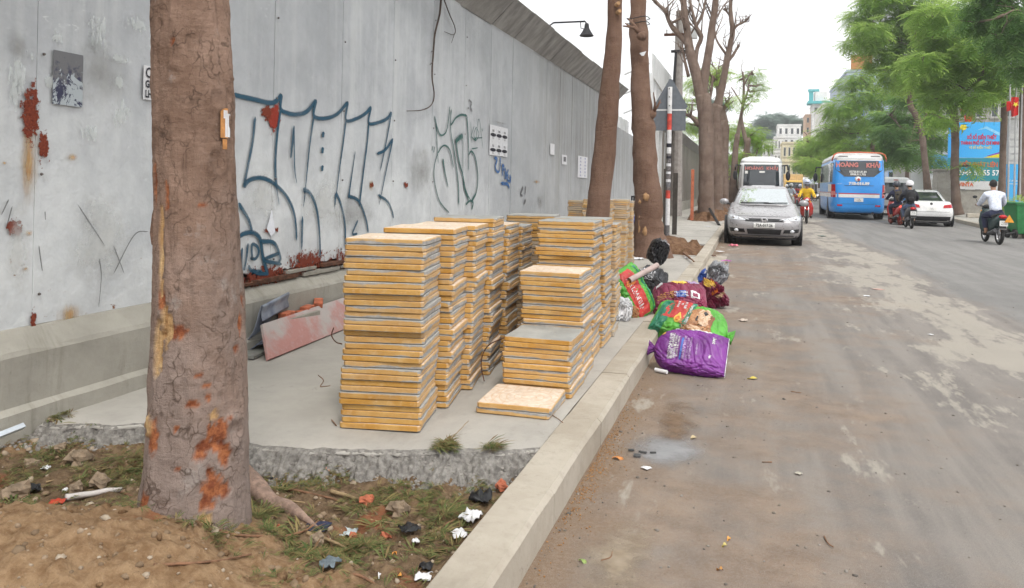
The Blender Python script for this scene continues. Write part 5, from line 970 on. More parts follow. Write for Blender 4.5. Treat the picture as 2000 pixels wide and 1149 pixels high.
# green sack with the dog print
cp_ = at_z(1352, 686, 0); b2 = Bag('rubbish_bag', 'green and red pet food sack with a dog face print, its end tied', P_grn, (0.34, 0.20, 0.125), (cp_.x - 0.01, cp_.y + 0.18, 0.17), (R(34), R(10), R(-9)), ('seal', 'tie'), 2, 0.009, flat=0.9)
b2.box(-0.97, -0.62, 0.9, 3.6, P_dgr, sk=-0.25); b2.box(-0.66, -0.05, 0.55, 1.75, P_red, sk=-0.22, off=0.004); b2.oval(-0.34, 1.75, 0.085, 0.19, P_yel, off=0.006); b2.oval(-0.34, 1.75, 0.055, 0.12, P_org, off=0.0075)
b2.oval(0.10, 1.80, 0.40, 0.62, P_fur, off=0.004, tilt=0.1, jag=.5); b2.oval(0.26, 1.50, 0.17, 0.30, P_furl, off=0.0055, jag=.6); b2.oval(0.12, 2.05, 0.20, 0.16, P_furl, off=0.0052, jag=.8); b2.oval(0.27, 1.42, 0.052, 0.085, P_blk, off=0.0075, jag=.4); b2.oval(0.10, 1.60, 0.028, 0.05, P_blk, off=0.0075, jag=.3); b2.oval(0.33, 1.95, 0.024, 0.045, P_blk, off=0.0075, jag=.3); b2.oval(0.22, 1.80, 0.07, 0.02, P_blk, off=0.007, tilt=.4, jag=.5); b2.oval(-0.08, 2.1, 0.13, 0.3, P_furd, off=0.0052, jag=.6); b2.oval(0.42, 1.6, 0.07, 0.26, P_furd, off=0.0052, jag=.6)
b2.box(-0.18, -0.06, 0.75, 2.2, P_dgr, off=0.0062, sk=-0.1); b2.text('CLASSIC PETS', -0.12, 1.45, 0.17, P_wht, 'v', ku=0.5, kv=0.85, off=0.0085); 
for i, l in enumerate(['MON NGON', 'VI BO', 'SMALL BREED']): b2.text(l, -0.46 + i * 0.09, 1.15, 0.12, P_wht, 'v', ku=0.6, kv=0.75, off=0.007)
quick('tie_string', P_grn, b2.root, lambda b: b.tube([(0.30 + 0.0, 0.03 * math.cos(a), 0.03 * math.sin(a)) for a in [i * .7 for i in range(10)]], 0.007, 6))
# green and red sack leaning on the tile stacks
cp_ = at_z(1245, 622, S); b3 = Bag('rubbish_bag', 'green sack with a diagonal red stripe leaning on the tile stacks', P_grn, (0.25, 0.17, 0.09), (cp_.x - 0.07, cp_.y + 0.12, S + 0.21), (R(62), R(62), R(20)), ('seal', 'seal'), 3, 0.009, flat=1.0)
b3 = b3
for k in (0, math.pi): b3.box(-0.9, 0.9, 1.35 + k, 1.95 + k, P_red, sk=0.0); b3.box(-0.9, 0.9, 0.75 + k, 1.0 + k, P_dgr); b3.oval(0.55, 2.2 + k, 0.25, 0.4, P_fur); b3.text('MON NGON VI BO', 0.0, 1.65 + k, 0.15, P_wht, 'u', kv=1.3); b3.oval(-0.45, 1.65 + k, 0.13, 0.2, P_org, off=.005)
# maroon sack
cp_ = at_z(1322, 622, S); b4_ = Bag('rubbish_bag', 'maroon sack with a yellow corner and a blue label behind the green one', P_mar, (0.25, 0.17, 0.15), (cp_.x + 0.0, cp_.y + 0.25, 0.27), (R(30), R(-4), R(6)), ('seal', 'seal'), 4, 0.011, flat=0.95)
b4_.box(-0.1, 0.25, 1.7, 2.15, P_blu); b4_.text('PROTEIN', 0.07, 1.82, 0.12, P_wht, 'u', kv=1.3); b4_.text('CALCIUM', 0.07, 2.02, 0.12, P_wht, 'u', kv=1.3); b4_.box(0.42, 0.75, 1.65, 2.15, P_wht); b4_.box(0.5, 0.68, 1.75, 2.05, P_mar, off=.006); b4_.box(-0.25, 0.25, 0.75, 1.25, P_yel, sk=0.2); b4_.box(-0.85, -0.6, 0.8, 1.2, P_wht); b4_.box(0.35, 0.75, 0.85, 1.15, P_lil)
for i in range(4): b4_.text('NGUYEN LIEU TU NHIEN', -0.5, 1.75 + i * .13, 0.055, P_yel, 'u', kv=1.3)
# black sack with white print
cp_ = at_z(1262, 588, S); b5 = Bag('rubbish_bag', 'round black sack with white printed lines behind the green sack', P_blk, (0.20, 0.20, 0.17), (cp_.x + 0.0, cp_.y + 0.22, S + 0.16), (R(10), R(5), R(-20)), ('x', 'x'), 5, 0.02, flat=0.9)
for i in range(7): b5.text('RACM BAG QUALITY' if i % 2 else 'HEAVY DUTY SACK', -0.0 + 0.02 * i, 1.65 + i * 0.15, 0.10, P_wht, 'u', kv=1.0, ku=1.1)
o = MB(); o.tube([at_y(1237, 545, cp_.y + .02), at_y(1252, 565, cp_.y + .0), at_y(1262, 575, cp_.y)], 0.012, 7); T(o.build('strap', P_org, None, smooth=True), 'orange strap lying across the black sack', 'strap')
cp_ = at_z(1285, 520, S + .05); b6 = Bag('rubbish_bag', 'small knotted black bag with a pale top on the soil by the trunk', P_blk, (0.15, 0.16, 0.20), (cp_.x, cp_.y, S + 0.26), (0, R(20), 0.3), ('x', 'x'), 6, 0.03, flat=1.2); b6.oval(0.2, 1.9, 0.45, 0.35, P_clr); b6.oval(0.5, 1.5, 0.3, 0.3, P_wht)
cp_ = at_z(1216, 628, S); b7 = Bag('rubbish_bag', 'small white plastic bag at the foot of the tiles', P_wht, (0.10, 0.08, 0.12), (cp_.x - .02, cp_.y + .05, S + 0.09), (0, 0.2, 0.3), ('x', 'x'), 7, 0.02, flat=0.75)
cp_ = at_z(1392, 605, 0); b8 = Bag('rubbish_bag', 'torn maroon bag of scraps on the road behind the green sack', P_mar, (0.13, 0.2, 0.16), (cp_.x - .02, cp_.y + .2, 0.14), (0.2, -0.5, 0.6), ('x', 'x'), 8, 0.05, flat=0.85); b8.oval(0.1, 1.6, 0.4, 0.25, P_yel); b8.box(-0.5, 0.1, 2.2, 2.5, P_org); b8.box(-0.3, 0.4, 2.8, 3.0, P_furl)
b9 = Bag('rubbish_bag', 'crumpled clear grey bag on top of the torn maroon one', P_clr, (0.12, 0.10, 0.13), (cp_.x + .03, cp_.y + .42, 0.36), (0.3, 0.4, 0.2), ('x', 'x'), 9, 0.04, flat=1.2)
b10 = Bag('rubbish_bag', 'small blue plastic bag beside the clear grey one', P_blu, (0.07, 0.07, 0.08), (cp_.x - .12, cp_.y + .5, 0.30), (0.3, 0.4, 0.2), ('x', 'x'), 10, 0.03, flat=1.2); b10.oval(0, 1.6, 0.4, 0.4, P_wht)
# cardboard tube on the sacks
a_, c_ = at_y(1229, 548, 7.15), at_y(1284, 518, 7.5); b = MB(); b.tube([a_, c_], 0.026, 14, 0, False); b.tube([c_, a_], 0.022, 14, 0, False); T(b.build('cardboard_tube', plain((0.42, 0.33, 0.31), 0.85, var=0.15), None, smooth=True), 'pale cardboard tube propped on the black sack', 'tube')
# blue bag and stool frame behind the stout trunk
cp_ = at_z(1246, 480, S); Bag('rubbish_bag', 'blue plastic bundle behind the stout trunk', P_blu, (0.2, 0.25, 0.3), (cp_.x - .05, cp_.y + .6, S + .35), (0.1, 0.2, 0), ('x', 'x'), 12, 0.05, flat=1.0)
st_ = empty('stool', (cp_.x - .1, cp_.y + 1.0, S)); T(st_, 'dark metal stool frame behind the tiles and the trunk', 'stool')
for dx in (-.18, .18):
    for dy in (-.18, .18): quick('leg', M_blk, st_, lambda b: b.tube([(dx, dy, 0), (dx * .9, dy * .9, 1.0)], .018, 6))
for z in (.45, .98): quick('rail', M_blk, st_, lambda b: b.tube([(-.17, -.17, z), (.17, -.17, z), (.17, .17, z), (-.17, .17, z), (-.17, -.17, z)], .014, 6))
# ---- painted board, tarpaulin and bricks by the plinth
A, B = at_z(525, 703, S + .012), at_z(660, 648, S + .012); up = Vector((-0.17, 0.0, 0.285)); A2, B2 = at_x(513, 633, A.x - .16), at_x(657, 586, B.x - .16); B2 = B2 + (B2 - A2) * .5; Bx = B + (B - A) * .5; nrm = Vector((-.024, .004, -.014))
t = NT('faded_red_board'); p = t.obj(); n1 = t.noise(3.2, p, 7, 0.66); n2 = t.noise(30, p, 4, 0.7); Zb = t.xyz(p)[2]
c = t.mix(t.rng(t.math('ADD', n1, t.rng(Zb, 0.15, 0.42, 0.12, -0.14, False)), 0.38, 0.64), (0.42, 0.38, 0.365), (0.44, 0.22, 0.2)); c = t.mix(t.rng(n2, 0.5, 0.75, 0, 0.5), c, (0.52, 0.40, 0.38)); t.set(c, 0.85); t.bump(n2, 0.3, 0.004)
bd = empty('board', (A.x, A.y, 0)); T(bd, 'faded pink and red board leaning against the plinth', 'board'); o_ = Vector((A.x, A.y, 0))
quick('panel', t.m, bd, lambda b: b.hexa([q - o_ for q in (A, Bx, Bx + nrm, A + nrm, A2, B2, B2 + nrm, A2 + nrm)]), bevel=0.004)
M_brk = plain((0.42, 0.13, 0.07), 0.92, var=0.3, scale=18, bump=0.5)
for i, (px, py, l, rz) in enumerate([(560, 615, .2, .1), (600, 603, .2, .2), (622, 592, .16, .5), (588, 612, .12, .0)]):
    q = at_x(px, py, XW + 0.13); lab = ['red brick end showing above the left of the leaning board', 'red brick above the middle of the leaning board', 'tilted red brick above the right of the leaning board', 'short broken brick between two others above the board'][i]
    l *= .7; o = MB(); o.box(-.035, .035, -l / 2, l / 2, -.022, .022); o = o.build('brick', M_brk, None, bevel=0.006, loc=q, rot=(0.25 if i == 2 else 0, 0, rz)); T(o, lab, 'brick', 'bricks behind the board')
for i in range(3): 
    o = MB(); o.box(-.045, .045, -.22, .22, 0, .062); o = o.build('concrete_block', M_plinth, None, bevel=.006, loc=(XW + .165, 5.15 + .2 * (i % 2), S + .004 + i * .064)); T(o, ['lowest', 'middle', 'upper'][i] + ' grey block in the pile hidden behind the leaning board', 'block', 'blocks behind the board')
t = NT('tarpaulin'); n = t.noise(5, t.obj(), 5); t.set(t.mix(t.rng(n, .3, .7), (0.10, 0.12, 0.19), (0.30, 0.33, 0.38)), 0.5); t.bump(t.noise(30), .3, .01); M_tarp = t.m
tp = empty('tarpaulin', (A.x, A.y, 0)); T(tp, 'stiff curled blue grey tarpaulin beside the leaning board', 'tarpaulin')
for prof in ([(480, 668), (493, 650), (500, 630), (506, 608), (511, 597), (515, 600), (512, 612), (514, 628)], [(478, 690), (495, 678), (508, 668), (520, 660), (526, 655), (524, 664), (512, 672), (500, 674)]):
    C = catmull([at_y(x, y, 4.62) - o_ for x, y in prof], 5); b = MB(); vs = [q for c_ in C for q in (c_, c_ + Vector((-.12, .5, 0.02)))]; b.add(vs, [(2*i, 2*i+1, 2*i+3, 2*i+2) for i in range(len(C) - 1)]); o = b.build('fold', M_tarp, tp, smooth=True); md = o.modifiers.new('s', 'SOLIDIFY'); md.thickness = .006
q = at_z(486, 705, S); o = MB(); o.box(-.12, .05, 0, .5, 0, .02); T(o.build('plank', plain((0.24, 0.24, 0.22), .9, var=.2), None, loc=(q.x - .03, q.y + .02, S + .006), rot=(0, 0, .15)), 'grey plank end lying beside the leaning board', 'plank')
# ---- litter
def crumple(label, px, py, size, mat, name='litter_scrap', cat='litter', surf=None, amp=0.35, sy=1.0, lift=0.008, seed=0):
    q = at_z(px, py, 0.05 if surf else 0.0)
    if surf == 'soil':
        for _ in range(4): q = at_z(px, py, soil_h(q.x, q.y))
    elif surf is not None: q = at_z(px, py, surf)
    size *= .6; b = MB(); n = 7; vs = []; sd = px * .37 + seed
    for j in range(n + 1):
        for i in range(n + 1):
            u, v = i / n - .5, j / n - .5; k = mnoise.noise(Vector((u * 4 + sd, v * 4, 1))); e = 1 + .35 * mnoise.noise(Vector((u * 2.5, v * 2.5, sd)))
            vs.append((u * size * e, v * size * sy * e, lift + size * amp * (0.4 + k) * (1 - 1.2 * (u * u + v * v))))
    b.add(vs, [(j*(n+1)+i, j*(n+1)+i+1, (j+1)*(n+1)+i+1, (j+1)*(n+1)+i) for j in range(n) for i in range(n)]); o = b.build(name, mat, None, smooth=True, loc=q, rot=(0, 0, sd % 6.28)); md = o.modifiers.new('s', 'SOLIDIFY'); md.thickness = .0025; T(o, label, cat); return o
M_wp = plain((0.72, 0.72, 0.74), .7, var=.1); M_cloth = plain((0.42, 0.47, 0.48), .9, var=.3, scale=20); M_navy = plain((0.02, 0.025, 0.06), .7, var=.4); M_slate = plain((0.13, 0.16, 0.18), .8, var=.4, scale=30); M_blkp = plain((0.018, 0.018, 0.02), .5, var=.4)
for a in [('white crumpled wrapper against the inner side of the kerb', 920, 1015, .12, M_wp, 'soil', .6), ('second white scrap below the wrapper at the kerb', 897, 1050, .09, M_wp, 'soil', .5), ('small white cup shard on the soil', 812, 1063, .045, M_wp, 'soil', .8), ('white plastic scrap at the bottom edge by the kerb', 828, 1132, .09, M_wp, 'soil', .3), ('black plastic scrap in the middle of the tree pit', 800, 1038, .11, M_blkp, 'soil', .4), ('dark plastic bag half buried near the kerb corner', 938, 978, .14, M_blkp, 'soil', .5), ('black torn strip beside the bottom of the kerb', 832, 1112, .07, M_blkp, 'soil', .5),
          ('pale grey cloth scrap near the root tip', 680, 1046, .10, M_cloth, 'soil', .4), ('navy rag lying at the end of the root', 620, 1036, .14, M_navy, 'soil', .25), ('slate blue crumpled foil on the soil', 645, 1106, .10, M_slate, 'soil', .5), ('small blue grey tissue against the trunk foot', 353, 982, .045, M_cloth, 'soil', .8), ('second pale tissue at the trunk foot', 395, 1008, .05, M_slate, 'soil', .6), ('black crushed can among the rubble on the left', 62, 961, .11, M_blkp, 'soil', .5), ('red plastic ribbon on the left soil', 112, 985, .09, plain((.5, .06, .03), .5), 'soil', .3), ('white scrap on the left rubble', 90, 918, .05, M_wp, 'soil', .5), ('pale chip on the left soil', 128, 962, .035, M_wp, 'soil', .8), ('bluish scrap at the left picture edge', 2, 1020, .05, M_cloth, 'soil', .6), ('blue plastic bit at the slab corner by the kerb', 984, 949, .05, P_blu, 'soil', .6),
          ('pink flat hat shaped scrap in front of the silver car', 1432, 481, .30, plastic('pink_film', (.75, .18, .25)), 0.02, .35), ('purple plastic piece on the road past the kerb', 1420, 511, .22, plastic('magenta_film', (.5, .1, .42)), 0.02, .25), ('white paper on the gutter strip', 1406, 492, .22, M_wp, 0.03, .15), ('brown scrap on the gutter strip', 1394, 502, .14, M_rusty, .03, .5), ('white paper flake in the middle of the road', 1693, 579, .13, M_wp, 0.0, .1), ('pale pink smear of paper on the road', 1716, 566, .2, plain((.5, .32, .28), .9), 0.0, .03), ('dark green sandal on the road left of the blue bus', 1606, 462, .34, plain((.05, .10, .09), .8), 0.0, .12), ('white torn paper by the pale patch', 1263, 917, .06, M_wp, 0.0, .2),
          ('white sheet of paper leaning by the far tiles', 1243, 507, .36, M_wp, S, .2), ('white foil on the far soil edge', 1345, 506, .18, M_wp, S, .4), ('white flake on the paving beyond the trunk', 1382, 443, .3, M_wp, S, .1), ('pale flat stone chip on the road', 1560, 927, .05, plain((.42, .39, .33), .9), 0.0, .08), ('crumpled beige scraps beside the tied sack', 1452, 628, .12, plain((.5, .42, .36), .8), 0.0, .4), ('small white chip on the far right road', 1818, 655, .06, M_wp, 0, .2), ('ragged orange scrap below the torn bag', 1412, 640, .1, P_org, 0, .4)]: crumple(a[0], a[1], a[2], a[3], a[4], surf=a[5], amp=a[6])
for i, (px, py, s, lab) in enumerate([(718, 985, .055, 'red brick lump in the middle of the tree pit'), (645, 921, .045, 'pinkish tile shard below the slab edge'), (980, 955, .05, 'red brick bit at the slab corner beside the kerb'), (690, 1052, .03, 'small red brick chip by the pale cloth'), (752, 1052, .035, 'flat red brick chip in the pit'), (545, 1032, .02, 'tiny red chip near the root'), (157, 907, .10, 'rounded brown stone left of the trunk'), (35, 975, .10, 'flat buff stone at the left edge'), (150, 958, .05, 'grey pebble beside the white cloth strip'), (195, 948, .07, 'dark lump left of the trunk foot'), (60, 915, .06, 'brown clod by the plinth corner'), (100, 830, .05, 'dark stone at the foot of the plinth'), (780, 1005, .08, 'grey mortar lump in the pit'), (120, 880, .05, 'small rust coloured stone on the left'), (620, 1060, .05, 'rounded clod below the navy rag')]):
    q = at_z(px, py, .05)
    for _ in range(4): q = at_z(px, py, soil_h(q.x, q.y))
    o = MB(); o.ball(q * 0 + Vector((0, 0, s * .25)), (s * .6, s * .5, s * .42), 9, 6, 0, .7); m_ = M_brk if 'red brick' in lab or 'red chip' in lab else stone_m if i > 90 else plain((.45, .24, .18), .9) if 'pink' in lab else plain((.24, .18, .125), .95, var=.35, scale=20, bump=.6); T(o.build('stone', m_, None, loc=q + Vector((0, 0, .002)), rot=(0, 0, i)), lab, 'stone')
def twig(label, pts, r0, r1, mat, surf='soil', dz=.006, name='twig'):
    P = []
    for px, py in pts:
        q = at_z(px, py, .06)
        if surf == 'soil':
            for _ in range(4): q = at_z(px, py, soil_h(q.x, q.y))
        else: q = at_z(px, py, surf)
        P.append(q + Vector((0, 0, dz)))
    C = catmull(P, 6); n = len(C); b = MB(); b.tube([c_ + Vector((0, 0, .004 * mnoise.noise(c_ * 22))) for c_ in C], [r0 + (r1 - r0) * i / (n - 1) for i in range(n)], 6, 0, True, .15); T(b.build(name, mat, None, smooth=True), label, 'twig')
M_tw = plain((0.20, 0.105, 0.06), .9, var=.35, scale=30, bump=.4); M_tw2 = plain((0.28, 0.2, 0.11), .9, var=.3, scale=30)
for lab, pts, r0, r1, m_ in [('long thin reddish root curving in front of the trunk', [(236, 963), (290, 985), (340, 1010), (390, 1030), (440, 1044), (500, 1052), (560, 1050), (595, 1040), (622, 1020)], .0055, .004, M_tw), ('dark crooked stick across the soil mound', [(300, 1108), (350, 1106), (400, 1103), (450, 1095), (490, 1087)], .005, .003, M_tw), ('brown stick right of the root', [(500, 955), (560, 958), (620, 970), (665, 982)], .006, .004, M_tw), ('thick pale stick above the brick lump', [(645, 962), (680, 972), (705, 980)], .009, .006, M_tw2), ('thin straight stick right of the brick lump', [(735, 988), (790, 995), (830, 1000)], .003, .002, M_tw2), ('thin stem pointing to the black scrap', [(680, 1000), (730, 1020), (785, 1027)], .003, .003, M_tw2), ('bent stem leaning to the kerb', [(842, 1046), (880, 1022), (915, 1004), (925, 995)], .005, .003, M_tw), ('short brown stick at the bottom of the pit', [(658, 1122), (700, 1128), (735, 1145)], .006, .004, M_tw), ('pale stick left of the trunk', [(90, 945), (150, 930), (215, 915)], .004, .002, M_tw2), ('thin twig crossing the slate foil', [(640, 1050), (650, 1075), (662, 1095)], .004, .003, M_tw), ('fibrous stem below the cloth strip', [(600, 1044), (640, 1058), (680, 1075)], .008, .004, M_tw2), ('dark stick beside the slab', [(490, 935), (532, 936)], .007, .006, M_blkp), ('fine stem by the root', [(530, 975), (600, 985), (660, 985)], .003, .002, M_tw2)]: twig(lab, pts, r0, r1, m_)
for lab, pts, r0, r1, m_, z in [('hair thin twig on the slab behind the trunk', [(622, 735), (632, 745), (626, 757), (645, 755)], .0025, .002, M_tw, S), ('small twig at the left foot of the nearest stack', [(648, 823), (657, 833)], .003, .003, M_tw, S), ('thin twig beside the low pair of tiles', [(1078, 812), (1100, 828)], .002, .002, M_tw, S), ('curved twig on the road near the bottom', [(1174, 1098), (1192, 1092), (1196, 1080)], .003, .002, M_tw, 0), ('twig on the road right of the middle', [(1610, 1050), (1618, 1065), (1628, 1072)], .003, .002, M_tw, 0), ('short twig on the road below the sacks', [(1545, 766), (1565, 770)], .003, .002, M_tw, 0), ('dark branch lying over the far soil', [(1335, 495), (1348, 505), (1356, 512)], .02, .01, M_tw, S + .05), ('fine twig near the right road', [(1488, 904), (1508, 905)], .002, .003, M_tw, 0)]: twig(lab, pts, r0, r1, m_, z)
# white peeled branch on the left, white plastic tube by the purple sack, pale plank by the plinth
twig('white peeled branch lying left of the trunk foot', [(128, 975), (165, 970), (205, 962), (238, 958)], .014, .010, plain((.58, .54, .52), .8, var=.15), name='branch')
o = MB(); a_, c_ = at_z(1280, 722, .02), at_z(1303, 727, .02); o.tube([a_, c_], .014, 8); T(o.build('paper_roll', M_wp), 'short white roll on the road below the purple sack', 'roll')
a_, c_ = at_z(-20, 858, .16), at_z(46, 832, .17); b = MB(); b.tube([a_, c_], .016, 4); T(b.build('plastic_strip', plain((.55, .6, .66), .5), None), 'pale blue plastic strip at the foot of the plinth', 'strip')
def leafy(label, px, py, s, col, z=0.0):
    s *= .75
    q = at_z(px, py, z); b = MB(); n = 6; vs = []
    for i in range(n + 1):
        u = i / n; w = math.sin(math.pi * u) ** .7 * .32; vs += [(u * s, -w * s, .006 + .01 * math.sin(u * 5)), (u * s, 0, .003 + .006 * math.sin(u * 5)), (u * s, w * s, .010)]
    b.add(vs, [f for i in range(n) for f in ((3*i, 3*i+1, 3*i+4, 3*i+3), (3*i+1, 3*i+2, 3*i+5, 3*i+4))]); T(b.build('leaf', plain(col, .7, var=.25, scale=40), None, smooth=True, loc=q, rot=(0, 0, px * .1)), label, 'leaf')
for a in [('yellow fallen leaf on the road right of the purple sack', 1480, 741, .1, (.5, .4, .08)), ('orange leaf beside the orange grit', 1196, 897, .07, (.5, .2, .06)), ('small green leaf on the road near the kerb', 1130, 1098, .04, (.25, .34, .1)), ('orange leaf chip on the lower road', 1426, 1054, .03, (.6, .3, .08)), ('yellowish leaf chip beside the orange one', 1420, 1068, .03, (.5, .42, .15)), ('tan leaf at the bottom of the road', 1412, 1117, .03, (.5, .25, .08)), ('tan leaf scrap above the pale patch', 1360, 856, .06, (.45, .36, .22))]: leafy(*a)
for a in [('orange chip on the soil near the bottom', 766, 1087, .03, (.6, .25, .05)), ('second orange chip nearer the bottom', 785, 1130, .035, (.6, .28, .06)), ('white chip on the soil near the bottom', 742, 1125, .02, (.7, .7, .7))]: q = at_z(a[1], a[2], .06); leafy(*a, z=soil_h(q.x, q.y))
M_dustp = ragged('sand_dust', (.30, .235, .165), (.40, .33, .25), .7, 4, .8, .95, .75); M_dustd = ragged('brown_dirt', (.17, .11, .07), (.24, .165, .11), .7, 5, .8, .95, .8)
# ---- pale grey-blue film, fading out at its rim, with a broken drain on the road
t = NT('pale_film'); q = t.n('VectorMath', {0: t.uv(), 1: (0.5, 0.5, 0)}, operation='SUBTRACT').outputs[0]; r = t.math('MULTIPLY', t.n('VectorMath', {0: q}, operation='LENGTH').outputs['Value'], 2.0); n = t.noise(5, t.pos(), 6, .7)
v = t.math('ADD', t.math('SUBTRACT', 1.0, r), t.math('MULTIPLY', t.math('SUBTRACT', n, .5), .9)); t.set(t.mix(n, (.25, .255, .265), (.36, .365, .38)), t.rng(v, .2, .8, .6, .35), 0, t.rng(v, .05, .9, 0, .8), .4); t.bump(t.noise(40, t.pos(), 4), .15, .004)
b = MB(); b.poly([at_z(1195, 925, .0045), at_z(1400, 925, .0045), at_z(1400, 838, .0045), at_z(1205, 838, .0045)], 0, [(0, 0), (1, 0), (1, 1), (0, 1)]); T(b.build('pale_patch', t.m, None, fix=False), 'pale grey-blue patch on the road beside the kerb', 'puddle', kind='stuff')
for (x0, x1, y0, y1, m_, nm) in [(-.62, -.25, 2.2, 3.35, 'p', 'pale sandy patch along the kerb in the foreground'), (.05, .7, 2.3, 2.95, 'p', 'pale sandy patch in the lower middle of the road'), (-.55, -.2, 3.9, 5.2, 'd', 'brown dirt patch beside the kerb')]:
    b = MB(); b.poly([(x0, y0, .0055), (x1, y0, .0055), (x1, y1, .0055), (x0, y1, .0055)], 0, [(0, 0), (1, 0), (1, 1), (0, 1)]); T(b.build('dust_patch', M_dustp if m_ == 'p' else M_dustd, None, fix=False), nm, 'dust', kind='stuff')
dr = at_z(1250, 888, .004)
for i, (dx, dy, w, h, rz) in enumerate([(-.05, .04, .03, .015, .3), (.01, .03, .04, .012, -.2), (-.01, -.03, .035, .03, .1), (.06, .04, .03, .01, .4)]): o = MB(); o.box(-w / 2, w / 2, -h / 2, h / 2, 0, .006); T(o.build('asphalt_chip', plain((.06, .06, .062), .6, var=.4), None, loc=dr + Vector((dx, dy, .002)), rot=(.05, .03, rz)), ['squarish', 'long', 'broad', 'narrow'][i] + ' dark chip lying in the pale patch', 'chip', 'chips in the pale patch')
# ---- cut grass and leaf litter over the pit
BL = np.array([[(0, -.03, 0), (.5, -.035, .06), (1, 0, .0), (.5, .035, .06)], [(0, .05, 0), (.4, .2, .05), (.75, .32, .0), (.45, .13, .04)], [(0, -.05, 0), (.4, -.2, .04), (.8, -.28, .0), (.45, -.13, .04)]])
t = NT('cut_grass'); t.set(t.ramp(t.island(), [(0, (.05, .075, .022)), (.3, (.10, .125, .04)), (.55, (.16, .16, .06)), (.72, (.23, .18, .075)), (1, (.13, .075, .04))]), .8, 0, None, .2); M_cutg = t.m
spots = []
for (px, py, rp, k) in [(510, 1020, 22, 3), (545, 1058, 24, 3), (590, 1080, 26, 3), (620, 1100, 20, 2), (690, 1060, 30, 3), (720, 1062, 28, 3), (760, 965, 40, 3), (640, 940, 40, 2), (560, 950, 36, 2), (700, 985, 36, 2), (860, 985, 40, 3), (820, 960, 36, 2), (900, 1000, 30, 2), (850, 1060, 34, 2), (870, 1020, 30, 2), (960, 915, 18, 2), (945, 945, 20, 2), (240, 930, 34, 3), (260, 905, 30, 3), (180, 925, 40, 2), (90, 900, 44, 2), (40, 930, 36, 2), (30, 1010, 26, 2), (140, 880, 36, 2), (300, 925, 20, 1), (480, 990, 20, 2), (740, 1020, 30, 1), (670, 1090, 20, 1), (110, 850, 24, 2), (870, 878, 22, 4), (875, 870, 12, 3), (420, 1120, 16, 1), (600, 900, 30, 1)]:
    c0 = at_z(px, py, .05 if py > 900 or px < 500 else S)
    for i in range(int(k * 60)):
        a = random.random() * 6.28; r = rp * .0019 * 1.3 * math.sqrt(random.random()); x, y = c0.x + math.cos(a) * r, c0.y + math.sin(a) * r * 1.2
        if x < KX0 - .01 and x > -3.35: spots.append((x, y, max(soil_h(x, y), S if y > edge_y(x) else 0) + random.uniform(.002, .014)))
for i in range(420):
    a = random.random() * 6.28; r = random.uniform(.16, .26); x, y = TB.x + math.cos(a) * r, TB.y + math.sin(a) * r
    if fbm(x, y, 8, 5) > -.1: spots.append((x, y, soil_h(x, y) + random.uniform(.002, .02)))
for i in range(3400):
    x, y = random.uniform(-3.3, KX0 - .02), random.uniform(1.8, 3.1)
    if fbm(x, y, 4, 2) > -.25 and soil_h(x, y) < .15: spots.append((x, y, soil_h(x, y) + .004))
g = np.random.default_rng(3); P = np.array(spots); n = len(P); az = g.uniform(0, 6.28, n); pt = g.normal(.05, .22, n); fx = np.stack([np.cos(az) * np.cos(pt), np.sin(az) * np.cos(pt), np.sin(pt)], -1); sd_ = np.stack([-np.sin(az), np.cos(az), 0 * az], -1); uu = np.cross(fx, sd_); s = (g.uniform(.012, .06, n) * np.where(g.random(n) < .06, 2.0, 1))[:, None, None, None]
V = (BL[None, :, :, 0:1] * fx[:, None, None] + BL[None, :, :, 1:2] * sd_[:, None, None] + BL[None, :, :, 2:3] * uu[:, None, None]) * s + P[:, None, None]; V = V.reshape(-1, 3)
o = np_mesh('grass_clippings', V, np.arange(len(V)).reshape(-1, 4), M_cutg); T(o, 'wilted green and brown grass clippings strewn over the tree pit', 'grass', kind='stuff')
twig('dry stalk rising from the grass tuft on the slab edge', [(880, 870), (898, 852), (915, 834)], .002, .0015, M_tw2, S, .03)
# ================================================================ VEHICLES (each built nose towards -Y, then turned)
def paint(name, col, rough=0.28, metal=0.0, coat=0.5):
    t = NT(name); n = t.noise(2.5, t.obj(), 5); c = Vector(col); zz = t.xyz(t.obj())[2]
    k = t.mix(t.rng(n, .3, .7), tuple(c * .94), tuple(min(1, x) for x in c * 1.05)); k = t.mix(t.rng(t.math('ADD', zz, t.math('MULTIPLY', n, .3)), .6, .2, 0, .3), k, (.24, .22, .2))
    t.set(k, t.rng(t.noise(9, t.obj()), .3, .7, rough - .05, rough + .1), metal, None, .5); t.b.inputs['Coat Weight'].default_value = coat; t.b.inputs['Coat Roughness'].default_value = .08; return t.m
V_silver = paint('silver_paint', (0.345, 0.335, 0.345), .30, .35); V_white = paint('white_paint', (0.74, 0.74, 0.74)); V_blue = paint('blue_paint', (0.03, 0.30, 0.80), .35); V_redp = paint('red_paint', (0.5, 0.03, 0.025)); V_black = plain((.02, .02, .022), .55, var=.3); V_glass = glass_dark('car_glass', (.02, .025, .03), .04)
t = NT('windscreen'); t.set((.62, .66, .67), .03, 0.85, None, 1.0); V_screen = t.m
V_chrome = plain((.7, .7, .72), .15, 1.0, var=.06); V_tyre = plain((.022, .021, .02), .9, var=.3, bump=.4); V_rim = plain((.4, .4, .41), .35, .8, var=.15); V_lens = plain((.6, .62, .65), .12, 0.2, var=.25, scale=25); V_red = plain((.45, .015, .02), .2, var=.3, scale=30); V_amber = plain((.7, .3, .03), .25, var=.2); V_plate = plain((.72, .72, .70), .6, var=.05); V_cream = plain((.72, .68, .6), .4); V_dgrey = plain((.07, .07, .075), .6, var=.2); V_orange = paint('orange_red_paint', (.62, .12, .04)); V_ink = plain((.03, .03, .035), .6); V_pink = plain((.62, .22, .2), .6)
